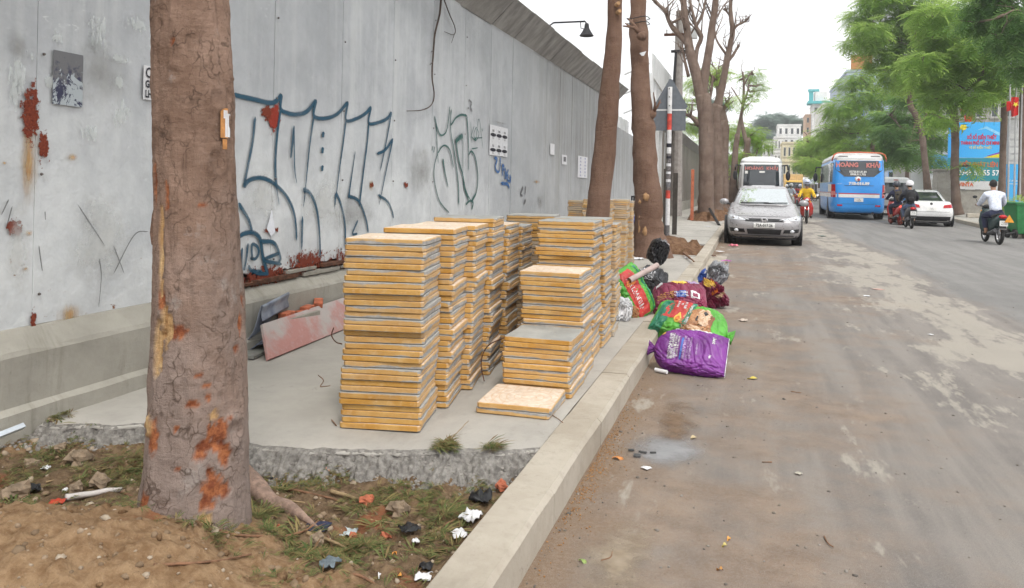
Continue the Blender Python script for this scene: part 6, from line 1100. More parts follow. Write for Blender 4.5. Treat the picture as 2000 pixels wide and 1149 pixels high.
class Shell:
    def __init__(s, tab, n): s.z = [r[0] for r in tab]; s.f = [r[1] for r in tab]; s.r = [r[2] for r in tab]; s.w = [r[3] for r in tab]; s.n = n
    def g(s, z): return [float(np.interp(z, s.z, a)) for a in (s.f, s.r, s.w)]
    def yf(s, x, z): f, r, w = s.g(z); return -f * max(0.02, 1 - min(1, abs(x) / w) ** s.n) ** (1 / s.n)
    def yr(s, x, z): f, r, w = s.g(z); return r * max(0.02, 1 - min(1, abs(x) / w) ** s.n) ** (1 / s.n)
    def xs(s, y, z): f, r, w = s.g(z); L = f if y < 0 else r; return w * max(0.02, 1 - min(1, abs(y) / L) ** s.n) ** (1 / s.n)
    def mesh(s, nm, mat, parent, m=64, top=True, zs=None):
        b = MB(); rings = []
        for z in (zs or s.z):
            f, r, w = s.g(z); ring = []
            for i in range(m):
                a = 2 * math.pi * i / m; c_, s_ = math.cos(a), math.sin(a); L = f if s_ < 0 else r; ring.append((w * math.copysign(abs(c_) ** (2 / s.n), c_), L * math.copysign(abs(s_) ** (2 / s.n), s_), z))
            rings.append(ring)
        b.loft(rings); return b.build(nm, mat, parent, smooth=True)
    def patch(s, nm, side, q, mat, parent, off=.012, n=10, th=.02):
        """panel lying on the shell: side f/r take corners (x, z), l/e take (y, z)"""
        b = MB(); vs = []; vb = []
        for j in range(n + 1):
            for i in range(n + 1):
                u, v = i / n, j / n; a = [(1-u)*(1-v)*q[0][k] + u*(1-v)*q[1][k] + u*v*q[2][k] + (1-u)*v*q[3][k] for k in (0, 1)]
                for o_, L in ((off, vs), (off - th, vb)):
                    if side == 'f': L.append((a[0], s.yf(a[0], a[1]) - o_, a[1]))
                    elif side == 'r': L.append((a[0], s.yr(a[0], a[1]) + o_, a[1]))
                    elif side == 'l': L.append((-s.xs(*a) - o_, a[0], a[1]))
                    else: L.append((s.xs(*a) + o_, a[0], a[1]))
        w = n + 1; b.add(vs, [(j*w+i, j*w+i+1, (j+1)*w+i+1, (j+1)*w+i) for j in range(n) for i in range(n)]); k = len(vs)
        b.add(vb, [(j*w+i, (j+1)*w+i, (j+1)*w+i+1, j*w+i+1) for j in range(n) for i in range(n)])
        ring = list(range(w)) + [j*w+n for j in range(1, w)] + [n*w+i for i in range(n-1, -1, -1)] + [j*w for j in range(n-1, 0, -1)]
        for p_, c_ in zip(ring, ring[1:] + ring[:1]): b.f.append([p_, k + p_, k + c_, c_]); b.m.append(0)
        return b.build(nm, mat, parent, smooth=False)
def box4(x0, x1, z0, z1): return [(x0, z0), (x1, z0), (x1, z1), (x0, z1)]
def wheel(parent, x, y, r, w, rim=V_rim, axis='x'):
    e = quick('wheel', V_tyre, parent, lambda b: b.lathe([(r * .62, -w / 2), (r * .95, -w / 2), (r, -w * .3), (r, w * .3), (r * .95, w / 2), (r * .62, w / 2)], 28, (x, y, r), 'x'), smooth=True); e.name = 'tyre'
    b = MB(); sg = 1 if x > 0 else -1; b.lathe([(r * .63, -w * .4), (r * .63, w * .4)], 28, (x, y, r), 'x'); b.lathe([(0, 0), (r * .16, 0), (r * .64, 0)], 28, (x + sg * w * .25, y, r), 'x')
    for k in range(5):
        a = k * 2 * math.pi / 5; c_, s_ = math.cos(a), math.sin(a); b.tube([(x + sg * w * .42, y, r), (x + sg * w * .38, y + c_ * r * .6, r + s_ * r * .6)], [r * .13, r * .09], 6)
    return b.build('rim', rim, e, smooth=False)
def sedan(name, label, loc, rz, col, plate, rear_plate, civic=True):
    root = empty(name, loc, rz); T(root, label, 'car')
    S1 = Shell([(.19, 2.08, 2.02, .80), (.24, 2.19, 2.12, .845), (.36, 2.25, 2.2, .868), (.5, 2.27, 2.25, .878), (.6, 2.24, 2.25, .878), (.68, 2.16, 2.23, .872), (.73, 2.04, 2.22, .86), (.78, 1.86, 2.21, .85), (.83, 1.62, 2.2, .84), (.88, 1.35, 2.18, .825), (.92, 1.15, 2.15, .81), (.955, 1.02, 2.08, .79), (.98, .96, 1.98, .77), (.99, .9, 1.8, .72)], 6.5)
    S1.mesh('body', col, root)
    S2 = Shell([(.93, 1.16, 1.80, .765), (.97, 1.08, 1.72, .755), (1.1, .80, 1.42, .70), (1.2, .60, 1.22, .66), (1.3, .40, 1.0, .62), (1.36, .26, .86, .59), (1.40, .10, .70, .54), (1.425, -.05, .5, .46), (1.435, -.12, .3, .3)], 4.6)
    S2.mesh('roof', col, root)
    ws = S2.patch('windscreen', 'f', [(-.69, .965), (.69, .965), (.53, 1.345), (-.53, 1.345)], V_screen, root, .006, 14, .012)
    for i, (x0, x1, k) in enumerate([(-.55, .12, 1), (0.0, .56, 1)]): quick('wiper', V_black, ws, lambda b: b.tube([(x, S2.yf(x, .985 + .012 * math.sin(3 * (x - x0))) - .025, .985 + .02 * math.sin(3 * (x - x0))) for x in [x0 + (x1 - x0) * q / 6 for q in range(7)]], .011, 6))
    S2.patch('rear_window', 'r', [(-.63, 1.0), (.63, 1.0), (.5, 1.34), (-.5, 1.34)], V_glass, root, .006, 12, .012)
    for sd, sg in (('l', -1), ('e', 1)):
        S2.patch('side_window', sd, [(-.72, .985), (.30, .985), (.28, 1.33), (-.22, 1.33)], V_glass, root, .006, 8, .012); S2.patch('side_window', sd, [(.36, .985), (1.25, .99), (.80, 1.32), (.34, 1.33)], V_glass, root, .006, 8, .012)
        for y in (-1.0, .1, 1.1): S1.patch('door_gap', sd, box4(y - .004, y + .004, .3, .93), V_black, root, .003, 6, .004)
        for y in (-.15, .95): S1.patch('door_handle', sd, box4(y - .09, y + .09, .80, .825), V_chrome, root, .02, 3, .02)
        mr = quick('mirror', col, root, lambda b: b.ball((sg * .96, -.62, 1.0), (.115, .075, .08), 14, 10), smooth=True); quick('mirror_glass', V_glass, mr, lambda b: b.ball((sg * .96, -.575, 1.0), (.095, .04, .065), 12, 8), smooth=True); quick('mirror_arm', V_black, mr, lambda b: b.tube([(sg * .80, -.62, .945), (sg * .93, -.62, .95)], .025, 6))
        for y in (-1.42, 1.32):
            quick('wheel_arch', V_black, root, lambda b: b.lathe([(.0, -.05), (.355, -.05), (.355, .012), (.34, .014), (0, .014)], 28, (sg * .865, y, .33), 'x')); wheel(root, sg * .745, y, .315, .19)
    hl = []
    for sg in (-1, 1):
        h_ = S1.patch('headlight', 'f', [(sg * .40, .60), (sg * .845, .615), (sg * .80, .725), (sg * .52, .665)], V_lens, root, .012, 10, .03); quick('bulb', V_chrome, h_, lambda b: b.ball((sg * .68, S1.yf(sg * .68, .66) - .004, .658), (.05, .03, .036), 12, 8), smooth=True); quick('bulb', V_chrome, h_, lambda b: b.ball((sg * .56, S1.yf(sg * .56, .64) - .004, .637), (.035, .025, .026), 12, 8), smooth=True)
        f_ = S1.patch('fog_recess', 'f', [(sg * .42, .31), (sg * .77, .325), (sg * .79, .415), (sg * .45, .395)], V_black, root, .008, 8, .02); quick('fog_lamp', V_lens, f_, lambda b: b.ball((sg * .62, S1.yf(sg * .62, .36) - .006, .36), (.055, .03, .04), 14, 8), smooth=True)
        S1.patch('tail_light', 'r', [(sg * .40, .73), (sg * .84, .75), (sg * .80, .90), (sg * .44, .85)], V_red, root, .014, 10, .03)
    b = MB(); gr = S1.patch('grille', 'f', [(-.43, .575), (.43, .575), (.44, .645), (-.44, .645)], V_black, root, .006, 12, .02)
    for zz in ((.648, .030, .47), ): 
        P = [(x, S1.yf(x, zz[0]) - .018, zz[0] - .075 * (1 - (abs(x) / zz[2]) ** 2.2)) for x in [-zz[2] + 2 * zz[2] * i / 20 for i in range(21)]]; quick('chrome_bar', V_chrome, gr, lambda b: b.tube(P, [.012 + .016 * (1 - abs(2 * i / 20 - 1) ** 2) for i in range(21)], 8), smooth=True)
    if civic:   # the H emblem
        b = MB(); yy = S1.yf(0, .6) - .035; cz = .592
        for sg in (-1, 1): b.hexa([(sg * .020, yy, cz - .05), (sg * .042, yy, cz - .05), (sg * .042, yy + .02, cz - .05), (sg * .020, yy + .02, cz - .05), (sg * .034, yy, cz + .05), (sg * .062, yy, cz + .05), (sg * .062, yy + .02, cz + .05), (sg * .034, yy + .02, cz + .05)])
        b.box(-.03, .03, yy, yy + .02, cz - .014, cz + .014); b.build('emblem', V_chrome, root)
        quick('emblem_ground', V_chrome, root, lambda b: b.lathe([(.085, 0), (.075, -.012), (.07, -.012), (.07, 0)], 18, (0, yy + .02, cz), 'y'))
    S1.patch('air_intake', 'f', [(-.36, .275), (.36, .275), (.39, .40), (-.39, .40)], V_black, root, .008, 10, .02); S1.patch('bumper_lip', 'f', [(-.72, .235), (.72, .235), (.74, .258), (-.74, .258)], V_chrome if False else V_dgrey, root, .012, 14, .02)
    pl = S1.patch('number_plate', 'f', box4(-.235, .235, .435, .545), V_plate, root, .03, 3, .012); text('lettering', plate, .098, (0, S1.yf(0, .49) - .045, .488), V_ink, pl, None, 'CENTER', .82, .002)
    pr = S1.patch('number_plate', 'r', box4(-.17, .17, .62, .74), V_plate, root, .02, 3, .012); Mr = Matrix.Rotation(math.pi, 4, 'Z') @ Matrix.Rotation(R(90), 4, 'X')
    for i, s_ in enumerate(rear_plate): text('lettering', s_, .055, (0, S1.yr(0, .68) + .026, .71 - .055 * i), V_ink, pr, Mr)
    S1.patch('rear_bumper', 'r', [(-.8, .22), (.8, .22), (.82, .40), (-.82, .40)], V_black if not civic else V_dgrey, root, .01, 12, .02); S1.patch('trunk_gap', 'r', box4(-.62, .62, .575, .583), V_black, root, .004, 10, .006); quick('rear_emblem', V_dgrey, root, lambda b: b.lathe([(0, .03), (.05, .03), (.055, 0)], 14, (0, S1.yr(0, .9) + .0, .885), 'y')); quick('roof_antenna', V_black, root, lambda b: b.tube([(0, .75, 1.39), (0, .95, 1.50)], [.012, .005], 5))
    quick('underbody', V_black, root, lambda b: b.box(-.72, .72, -2.0, 2.0, .15, .25)); S1.patch('bonnet_gap', 'f', box4(-.70, .70, .690, .697), V_black, root, .003, 12, .005)
    return root
cx_ = 0.31
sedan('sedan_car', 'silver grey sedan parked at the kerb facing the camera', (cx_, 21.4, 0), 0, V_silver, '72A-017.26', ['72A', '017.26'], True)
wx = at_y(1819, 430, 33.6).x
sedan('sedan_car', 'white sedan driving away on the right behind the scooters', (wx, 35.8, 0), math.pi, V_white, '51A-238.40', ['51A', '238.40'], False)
def coach(name, label, loc, rz, low, up_, blue):
    root = empty(name, loc, rz); T(root, label, 'bus')
    S1 = Shell([(.32, 4.3, 4.35, 1.12), (.4, 4.42, 4.45, 1.17), (.6, 4.5, 4.5, 1.19), (1.3, 4.52, 4.5, 1.195), (1.7, 4.48, 4.5, 1.19), (2.3, 4.36, 4.47, 1.165), (2.6, 4.26, 4.43, 1.145), (2.75, 4.2, 4.40, 1.13)], 9)
    S1.mesh('body', low, root)
    S3 = Shell([(2.745, 4.2, 4.41, 1.135), (2.9, 4.1, 4.36, 1.10), (3.0, 3.98, 4.28, 1.04), (3.06, 3.8, 4.1, .93), (3.09, 3.4, 3.8, .7)], 8)
    S3.mesh('roof', up_, root)
    # nose
    ws = S1.patch('windscreen', 'f', [(-1.08, 1.30), (1.08, 1.30), (1.02, 2.66), (-1.02, 2.66)], V_glass, root, .01, 14, .02); S1.patch('dashboard_sill', 'f', box4(-1.0, 1.0, 1.2, 1.29), V_dgrey, root, .012, 10, .02)
    text('lettering', 'HOÀNG  KHẢI', .26, (0, S1.yf(0, 2.45) - .035, 2.43), V_pink, ws, None, 'CENTER', 1.0, .008); S1.patch('permit', 'f', box4(-.1, .18, 2.2, 2.3), V_plate, ws, .03, 3, .01); S1.patch('permit', 'f', box4(-.85, -.7, 2.15, 2.3), V_plate, ws, .03, 3, .01)
    for sg in (-1, 1):
        quick('mirror', V_black, root, lambda b: (b.tube([(sg * 1.08, -4.15, 2.6), (sg * 1.32, -4.5, 2.62), (sg * 1.36, -4.56, 2.35)], .04, 8), b.ball((sg * 1.36, -4.56, 2.05), (.12, .08, .26), 12, 10)), smooth=True)
        S1.patch('headlight', 'f', [(sg * .62, .72), (sg * 1.08, .74), (sg * 1.10, .98), (sg * .66, .92)], V_lens, root, .015, 8, .03)
        S1.patch('tail_light', 'r', [(sg * .98, 1.02), (sg * 1.15, 1.02), (sg * 1.16, 1.62), (sg * 1.0, 1.62)], V_red, root, .02, 8, .03); S1.patch('tail_light_reverser', 'r', [(sg * .99, 1.12), (sg * 1.14, 1.12), (sg * 1.14, 1.30), (sg * 1.0, 1.30)], V_pink, root, .028, 6, .02)
        S1.patch('reflector', 'r', box4(sg * .80 - .11, sg * .80 + .11, .62, .69), V_red, root, .015, 4, .02)
        for y in (-3.0, 2.6): wheel(root, sg * 1.02, y, .44, .28); quick('wheel_arch', V_black, root, lambda b: b.lathe([(0, -.05), (.52, -.05), (.52, .015), (0, .016)], 24, (sg * 1.18, y, .5), 'x'))
        sd = 'l' if sg < 0 else 'e'
        for k in range(6): S1.patch('side_window', sd, box4(-3.85 + k * 1.34, -2.58 + k * 1.34, 1.72, 2.62), V_glass, root, .010, 5, .02)
        S1.patch('side_stripe', sd, box4(-4.0, 4.2, 1.02, 1.2), V_white, root, .008, 20, .012); S1.patch('side_stripe', sd, box4(-4.0, 4.2, 1.205, 1.25), V_orange, root, .008, 20, .012)
        S1.patch('side_panel', sd, box4(2.9, 4.0, 1.27, 1.62), V_cream, root, .012, 6, .012)
        for k in range(5): S1.patch('luggage_door', sd, box4(-2.4 + k * .98, -1.46 + k * .98, .5, .98), low, root, .01, 4, .012)
    # tail
    rw = S1.patch('rear_window', 'r', [(-.62, 1.98), (.62, 1.98), (1.0, 2.30), (-1.0, 2.30)], V_glass, root, .012, 10, .02); S1.patch('rear_window', 'r', [(-1.0, 2.302), (1.0, 2.302), (1.0, 2.70), (-1.0, 2.70)], V_glass, root, .012, 10, .02)
    Mr = Matrix.Rotation(math.pi, 4, 'Z') @ Matrix.Rotation(R(90), 4, 'X')
    text('lettering', 'HOÀNG', .27, (.52, 4.515, 2.51), V_pink, root, Mr, 'CENTER', .95, .012); text('lettering', 'KHẢI', .27, (-.58, 4.515, 2.49), V_pink, root, Mr, 'CENTER', .95, .012); text('lettering', '02723.81.81.81', .12, (.05, 4.52, 2.2), V_plate, root, Mr, 'CENTER', 1, .006); text('lettering', '0908.311.702', .12, (.05, 4.52, 2.08), V_plate, root, Mr, 'CENTER', 1, .006)
    text('lettering', '71B-016.89', .17, (0.0, 4.53, 1.66), V_plate, root, Mr, 'CENTER', 1.1, .01); text('lettering', 'SAMCO', .06, (.85, 4.53, 1.64), V_plate, root, Mr)
    quick('emblem', V_chrome, root, lambda b: b.lathe([(0, .04), (.10, .035), (.15, .0)], 20, (0.05, 4.48, 1.86), 'y')); quick('emblem', V_redp, root, lambda b: b.lathe([(0, .055), (.055, .05), (.06, .03)], 14, (0.02, 4.48, 1.85), 'y'))
    if blue:
        S1.patch('rear_band', 'r', box4(-1.0, .97, 1.02, 1.17), V_white, root, .008, 12, .012); S1.patch('rear_band', 'r', box4(-1.0, .97, 1.175, 1.22), V_redp, root, .009, 12, .012)
        S1.patch('rear_cornice', 'r', box4(-1.1, 1.1, 2.72, 2.77), V_white, root, .02, 14, .03); quick('roof_rim', V_orange, root, lambda b: b.tube([(-1.14, 4.2, 2.70), (-1.13, 4.34, 2.82), (-1.06, 4.36, 2.99), (-.9, 4.30, 3.07), (0, 4.34, 3.10), (.9, 4.30, 3.07), (1.06, 4.36, 2.99), (1.13, 4.34, 2.82), (1.14, 4.2, 2.70)], .032, 8), smooth=True)
        for sg in (-1, 1): S3.patch('roof_vent', 'r', box4(sg * .68 - .2, sg * .68 + .2, 2.90, 2.935), V_black, root, .01, 5, .02)
    S1.patch('engine_door_gap', 'r', box4(-.62, .62, 1.565, 1.58), V_dgrey, root, .012, 8, .01); S1.patch('engine_door_gap', 'r', box4(-.95, .95, .72, .728), V_dgrey, root, .006, 8, .01)
    pl = S1.patch('number_plate', 'r', box4(-.19, .19, .83, 1.0), V_plate, root, .03, 3, .015); text('lettering', '71B', .07, (0, 4.54, .95), V_ink, pl, Mr); text('lettering', '016.89', .07, (0, 4.54, .88), V_ink, pl, Mr)
    pf = S1.patch('number_plate', 'f', box4(-.24, .24, .62, .73), V_plate, root, .03, 3, .015)
    quick('underbody', V_black, root, lambda b: b.box(-1.0, 1.0, -4.2, 4.2, .25, .36)); quick('exhaust', V_dgrey, root, lambda b: b.tube([(-.6, 4.0, .3), (-.6, 4.45, .3)], .06, 8)); quick('roof_unit', up_, root, lambda b: b.box(-.7, .7, -1.4, .6, 3.05, 3.2), bevel=.05)
    return root
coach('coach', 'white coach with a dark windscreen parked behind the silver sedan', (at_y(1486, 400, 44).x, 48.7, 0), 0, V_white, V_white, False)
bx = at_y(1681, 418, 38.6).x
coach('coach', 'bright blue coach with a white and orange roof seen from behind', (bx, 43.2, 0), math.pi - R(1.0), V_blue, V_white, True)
# white van ahead of the coach
vx = at_y(1751, 400, 47).x; vn = empty('van', (vx, 49.6, 0), math.pi); T(vn, 'white van half hidden between the blue coach and the two scooters', 'van')
S1 = Shell([(.3, 2.5, 2.35, .85), (.45, 2.6, 2.42, .9), (1.0, 2.58, 2.45, .92), (1.25, 2.2, 2.44, .91), (1.6, 1.75, 2.4, .87), (2.0, 1.3, 2.33, .80), (2.1, 1.1, 2.25, .72), (2.14, .8, 2.0, .5)], 7); S1.mesh('body', V_white, vn); S1.patch('rear_window', 'r', [(-.78, 1.22), (.78, 1.22), (.70, 1.82), (-.70, 1.82)], V_glass, vn, .012, 8, .02); S1.patch('windscreen', 'f', [(-.75, 1.2), (.75, 1.2), (.65, 1.9), (-.65, 1.9)], V_glass, vn, .012, 8, .02); S1.patch('brake_light', 'r', box4(-.12, .12, 1.95, 1.99), V_red, vn, .02, 4, .02)
for sg, sd in ((-1, 'l'), (1, 'e')):
    S1.patch('tail_light', 'r', [(sg * .76, .8), (sg * .88, .8), (sg * .87, 1.2), (sg * .77, 1.2)], V_red, vn, .015, 5, .02); S1.patch('side_window', sd, box4(-1.0, 2.1, 1.3, 1.85), V_glass, vn, .01, 8, .02)
    for y in (-1.7, 1.6): wheel(vn, sg * .82, y, .33, .2)
S1.patch('number_plate', 'r', box4(-.2, .2, .72, .86), V_plate, vn, .02, 3, .02); S1.patch('rear_bumper', 'r', box4(-.85, .85, .38, .55), V_dgrey, vn, .02, 8, .03)
# ---- motorbikes and riders
def skin(name, joints, edges, mat, parent, root=0, sub=2):
    me = bpy.data.meshes.new(name); me.from_pydata([j[:3] for j in joints], edges, []); o = link(name, me, mat, parent, False); md = o.modifiers.new('skin', 'SKIN'); md.use_smooth_shade = True
    for v, j in zip(me.skin_vertices[0].data, joints): v.radius = (j[3], j[4] if len(j) > 4 else j[3])
    me.skin_vertices[0].data[root].use_root = True; s_ = o.modifiers.new('sub', 'SUBSURF'); s_.levels = sub; s_.render_levels = sub; return o
def cloth(col, sc=14): return plain(col, .9, var=.22, scale=sc, bump=.4)
SKIN = plain((.36, .20, .13), .55, var=.1); HAIR = plain((.012, .01, .009), .6, var=.3)
def rider(label, loc, rz, shirt, pants, head, lean=0.0, pack=None, mask=False, shoe=(.03, .03, .03)):
    r_ = empty('person', loc, rz); T(r_, label, 'person'); hy, hz = .28, .80; sy, sz = .16 - lean, 1.30
    ny, nz = .10 - lean * 1.15, 1.42; hdy, hdz = .07 - lean * 1.2, 1.575
    J = [(0, hy, hz, .09, .08), (0, hy - .05, 1.0, .085, .07), (0, sy + .03, 1.2, .10, .075), (0, sy, sz, .085, .07), (0, ny, nz, .055), (0, hdy, hdz - .05, .075), (0, hdy - .01, hdz + .05, .085)]; E_ = [(0, 1), (1, 2), (2, 3), (3, 4), (4, 5), (5, 6)]
    for sg in (-1, 1):
        k = len(J); J += [(sg * .17, sy, sz, .05), (sg * .27, -.02 - lean * .3, 1.10, .042), (sg * .29, -.26, 1.02, .038), (sg * .29, -.34, 1.03, .036), (sg * .28, -.40, 1.01, .028)]; E_ += [(3, k), (k, k + 1), (k + 1, k + 2), (k + 2, k + 3), (k + 3, k + 4)]
        k = len(J); J += [(sg * .10, hy, hz, .07), (sg * .17, -.12, .74, .06), (sg * .16, .02, .36, .045), (sg * .16, .04, .29, .045), (sg * .17, -.14, .25, .036)]; E_ += [(0, k), (k, k + 1), (k + 1, k + 2), (k + 2, k + 3), (k + 3, k + 4)]
    skin('body', J, E_, SKIN, r_)
    # shirt over torso and arms, trousers over hips and legs
    J = [(0, hy, hz + .02, .165, .15), (0, hy - .05, 1.0, .155, .13), (0, sy + .03, 1.2, .17, .13), (0, sy, sz + .01, .14, .11), (0, ny + .01, nz - .03, .075)]; E_ = [(0, 1), (1, 2), (2, 3), (3, 4)]
    for sg in (-1, 1): k = len(J); J += [(sg * .20, sy, sz, .09), (sg * .28, -.02 - lean * .3, 1.10, .072), (sg * .29, -.24, 1.02, .055)]; E_ += [(3, k), (k, k + 1), (k + 1, k + 2)]
    skin('shirt', J, E_, shirt, r_)
    J = [(0, hy, hz - .01, .15, .13), (0, hy - .02, hz + .1, .145, .12)]; E_ = [(0, 1)]
    for sg in (-1, 1): k = len(J); J += [(sg * .11, hy - .02, hz - .01, .115), (sg * .175, -.12, .74, .092), (sg * .16, .02, .38, .066)]; E_ += [(0, k), (k, k + 1), (k + 1, k + 2)]
    skin('trousers', J, E_, pants, r_)
    for sg in (-1, 1): quick('shoe', plain(shoe, .7), r_, lambda b: b.ball((sg * .17, -.08, .25), (.05, .135, .05), 10, 8), smooth=True)
    c_ = (0, hdy, hdz + .02)
    quick('hair', HAIR, r_, lambda b: b.ball((0, hdy + .02, hdz + .035), (.094, .108, .11), 14, 10), smooth=True)
    for sg in (-1, 1): quick('eye', V_ink, r_, lambda b: b.ball((sg * .034, hdy - .092, hdz + .02), (.013, .008, .008), 8, 6), smooth=True); quick('ear', SKIN, r_, lambda b: b.ball((sg * .09, hdy, hdz), (.014, .025, .034), 8, 6), smooth=True)
    quick('nose', SKIN, r_, lambda b: b.ball((0, hdy - .10, hdz - .01), (.016, .022, .026), 8, 6), smooth=True)
    if mask: quick('face_mask', plain((.14, .15, .17), .9), r_, lambda b: b.ball((0, hdy - .035, hdz - .045), (.082, .082, .062), 12, 8), smooth=True)
    else: quick('mouth', plain((.3, .09, .07), .6), r_, lambda b: b.ball((0, hdy - .088, hdz - .052), (.024, .008, .007), 8, 6), smooth=True)
    if head:
        h_ = quick('helmet', head, r_, lambda b: b.lathe([(0, .165), (.07, .155), (.115, .115), (.135, .05), (.138, -.01), (.128, -.03)], 20, (0, hdy + .012, hdz + .03), 'z'), smooth=True); quick('visor', V_glass, h_, lambda b: b.ball((0, hdy - .10, hdz + .065), (.10, .07, .022), 12, 6), smooth=True); quick('strap', V_black, h_, lambda b: b.tube([(-.10, hdy, hdz + .03), (-.075, hdy - .02, hdz - .08), (0, hdy - .03, hdz - .115), (.075, hdy - .02, hdz - .08), (.10, hdy, hdz + .03)], .009, 6))
    if pack:
        b_ = empty('backpack', loc, rz); T(b_, pack[0], 'backpack'); quick('bag', pack[1], b_, lambda b: b.ball((0, sy + .25, 1.15), (.16, .11, .22), 14, 10, 0, .15), smooth=True); quick('pocket', pack[1], b_, lambda b: b.ball((0, sy + .34, 1.07), (.11, .05, .10), 12, 8), smooth=True)
        for sg in (-1, 1): quick('strap', pack[1], b_, lambda b: b.tube([(sg * .11, sy + .17, 1.3), (sg * .13, sy + .03, 1.43), (sg * .12, sy - .12, 1.36), (sg * .14, sy - .1, 1.1)], .022, 6))
    return r_
def bike(label, loc, rz, col, scooter=False, plate=True, lit=False, wheel_col=None, rim=V_rim):
    root = empty('motorbike', loc, rz); T(root, label, 'motorbike'); wr = .24 if scooter else .29; wb = .60
    for y in (-wb, wb):
        w_ = quick('tyre', wheel_col or V_tyre, root, lambda b: b.lathe([(wr * .74, -.035), (wr * .9, -.045), (wr, -.015), (wr, .015), (wr * .9, .045), (wr * .74, .035)], 28, (0, y, wr), 'x'), smooth=True)
        def sp(b):
            b.lathe([(wr * .76, -.02), (wr * .76, .02)], 24, (0, y, wr), 'x'); b.lathe([(.0, -.05), (.05, -.05), (.05, .05), (0, .05)], 12, (0, y, wr), 'x')
            for k in range(10): a = k * math.pi / 5; b.tube([(0, y, wr), (0, y + math.cos(a) * wr * .75, wr + math.sin(a) * wr * .75)], .006, 4)
        quick('rim', rim, w_, sp)
    for sg in (-1, 1): quick('fork', V_chrome, root, lambda b: b.tube([(sg * .07, -wb, wr), (sg * .06, -.42, .80)], .022, 7), smooth=True)
    quick('front_mudguard', col, root, lambda b: b.loft([[(sx, -wb + math.cos(a) * rr, wr + math.sin(a) * rr) for sx, rr in ((-.055, wr + .02), (0, wr + .05), (.055, wr + .02), (0, wr + .03))] for a in [.3 + i * .28 for i in range(8)]], 0), smooth=True)
    quick('leg_shield', col, root, lambda b: b.loft([[(-w, y + .05, z), (-w * .5, y, z), (w * .5, y, z), (w, y + .05, z), (w * .7, y + .09, z), (-w * .7, y + .09, z)] for w, y, z in ((.12, -.22, .26), (.23, -.27, .36), (.25, -.36, .60), (.20, -.42, .80), (.12, -.42, .92))]), smooth=True)
    quick('handlebar', V_black, root, lambda b: (b.tube([(-.33, -.34, 1.02), (-.2, -.38, 1.0), (0, -.42, .97), (.2, -.38, 1.0), (.33, -.34, 1.02)], .017, 8), b.ball((0, -.42, .97), (.13, .10, .07), 12, 8)), smooth=True)
    hd_ = quick('headlight_cowl', col, root, lambda b: b.ball((0, -.46, .93), (.14, .10, .11), 14, 10), smooth=True); quick('headlight', V_lens, hd_, lambda b: b.ball((0, -.52, .93), (.085, .06, .06), 14, 8), smooth=True)
    for sg in (-1, 1): m_ = quick('mirror', V_black, root, lambda b: (b.tube([(sg * .24, -.37, 1.0), (sg * .31, -.38, 1.2)], .008, 6), b.ball((sg * .33, -.38, 1.24), (.06, .02, .04), 10, 8)), smooth=True); quick('indicator', V_amber, root, lambda b: b.ball((sg * .12, -.50, .86), (.045, .03, .025), 8, 6), smooth=True)
    quick('seat', V_black, root, lambda b: b.loft([[(-w, y, z - .05), (w, y, z - .05), (w * .9, y, z + .01), (0, y, z + .03), (-w * .9, y, z + .01)] for y, w, z in ((-.05, .08, .72), (.1, .12, .75), (.4, .14, .76), (.65, .11, .80), (.72, .06, .81))]), smooth=True)
    k = .17 if scooter else .12
    quick('body', col, root, lambda b: b.loft([[(-w, y, z0), (w, y, z0), (w * 1.05, y, (z0 + z1) / 2), (w * .8, y, z1), (-w * .8, y, z1), (-w * 1.05, y, (z0 + z1) / 2)] for y, w, z0, z1 in ((-.2, .10, .28, .42), (-.02, k * .8, .28, .60), (.15, k, .34, .70), (.5, k, .44, .74), (.78, k * .8, .58, .78), (.86, .05, .68, .76))]), smooth=True)
    quick('engine', V_dgrey, root, lambda b: (b.box(-.10, .10, -.1, .3, .22, .46), b.tube([(.12, .0, .28), (.15, .4, .30), (.16, .85, .38)], [.03, .05, .06], 8)), bevel=.01)
    tl = quick('tail_light', emit('lit_tail_%d' % len(bpy.data.materials), (1, .06, .03), 2.5) if lit else V_red, root, lambda b: b.ball((0, .86, .74), (.10, .05, .05), 12, 8), smooth=True)
    quick('rear_mudguard', V_black, root, lambda b: b.prism([(-.07, .72, .70), (.07, .72, .70), (.08, .92, .40), (-.08, .92, .40)], (0, .015, 0)))
    if plate:
        p_ = quick('number_plate', V_plate, root, lambda b: b.box(-.095, .095, .93, .938, .50, .64)); Mr = Matrix.Rotation(math.pi, 4, 'Z') @ Matrix.Rotation(R(90), 4, 'X'); text('lettering', '59-X2', .045, (0, .942, .60), V_ink, p_, Mr); text('lettering', '417.05', .05, (0, .942, .545), V_ink, p_, Mr)
    quick('stand', V_black, root, lambda b: b.tube([(-.08, .1, .25), (-.12, .2, .12)], .015, 6)); quick('footrest', V_black, root, lambda b: b.tube([(-.22, .02, .27), (.22, .02, .27)], .016, 6)); return root
C_yel = cloth((.68, .44, .03)); C_navy = cloth((.025, .03, .06)); C_dark = cloth((.03, .032, .04)); C_jean = cloth((.10, .13, .21)); C_grey = cloth((.33, .34, .40)); C_shirt = cloth((.60, .64, .74)); C_red = cloth((.4, .06, .06)); C_pack = cloth((.02, .02, .022))
Hl_w = paint('white_helmet', (.72, .72, .74)); Hl_k = paint('dark_helmet', (.03, .035, .05)); Hl_b = paint('pale_blue_helmet', (.5, .55, .68)); Hl_wr = Hl_w
gp_ = at_z(1577, 437, 0); yl = (gp_.x, gp_.y + .6, 0); bike('red motorbike of the oncoming rider in yellow', yl, R(-3), V_redp, plate=False); rider('rider in a yellow jacket and pale helmet coming towards the camera', yl, R(-3), C_yel, C_grey, Hl_b, 0, None, True)
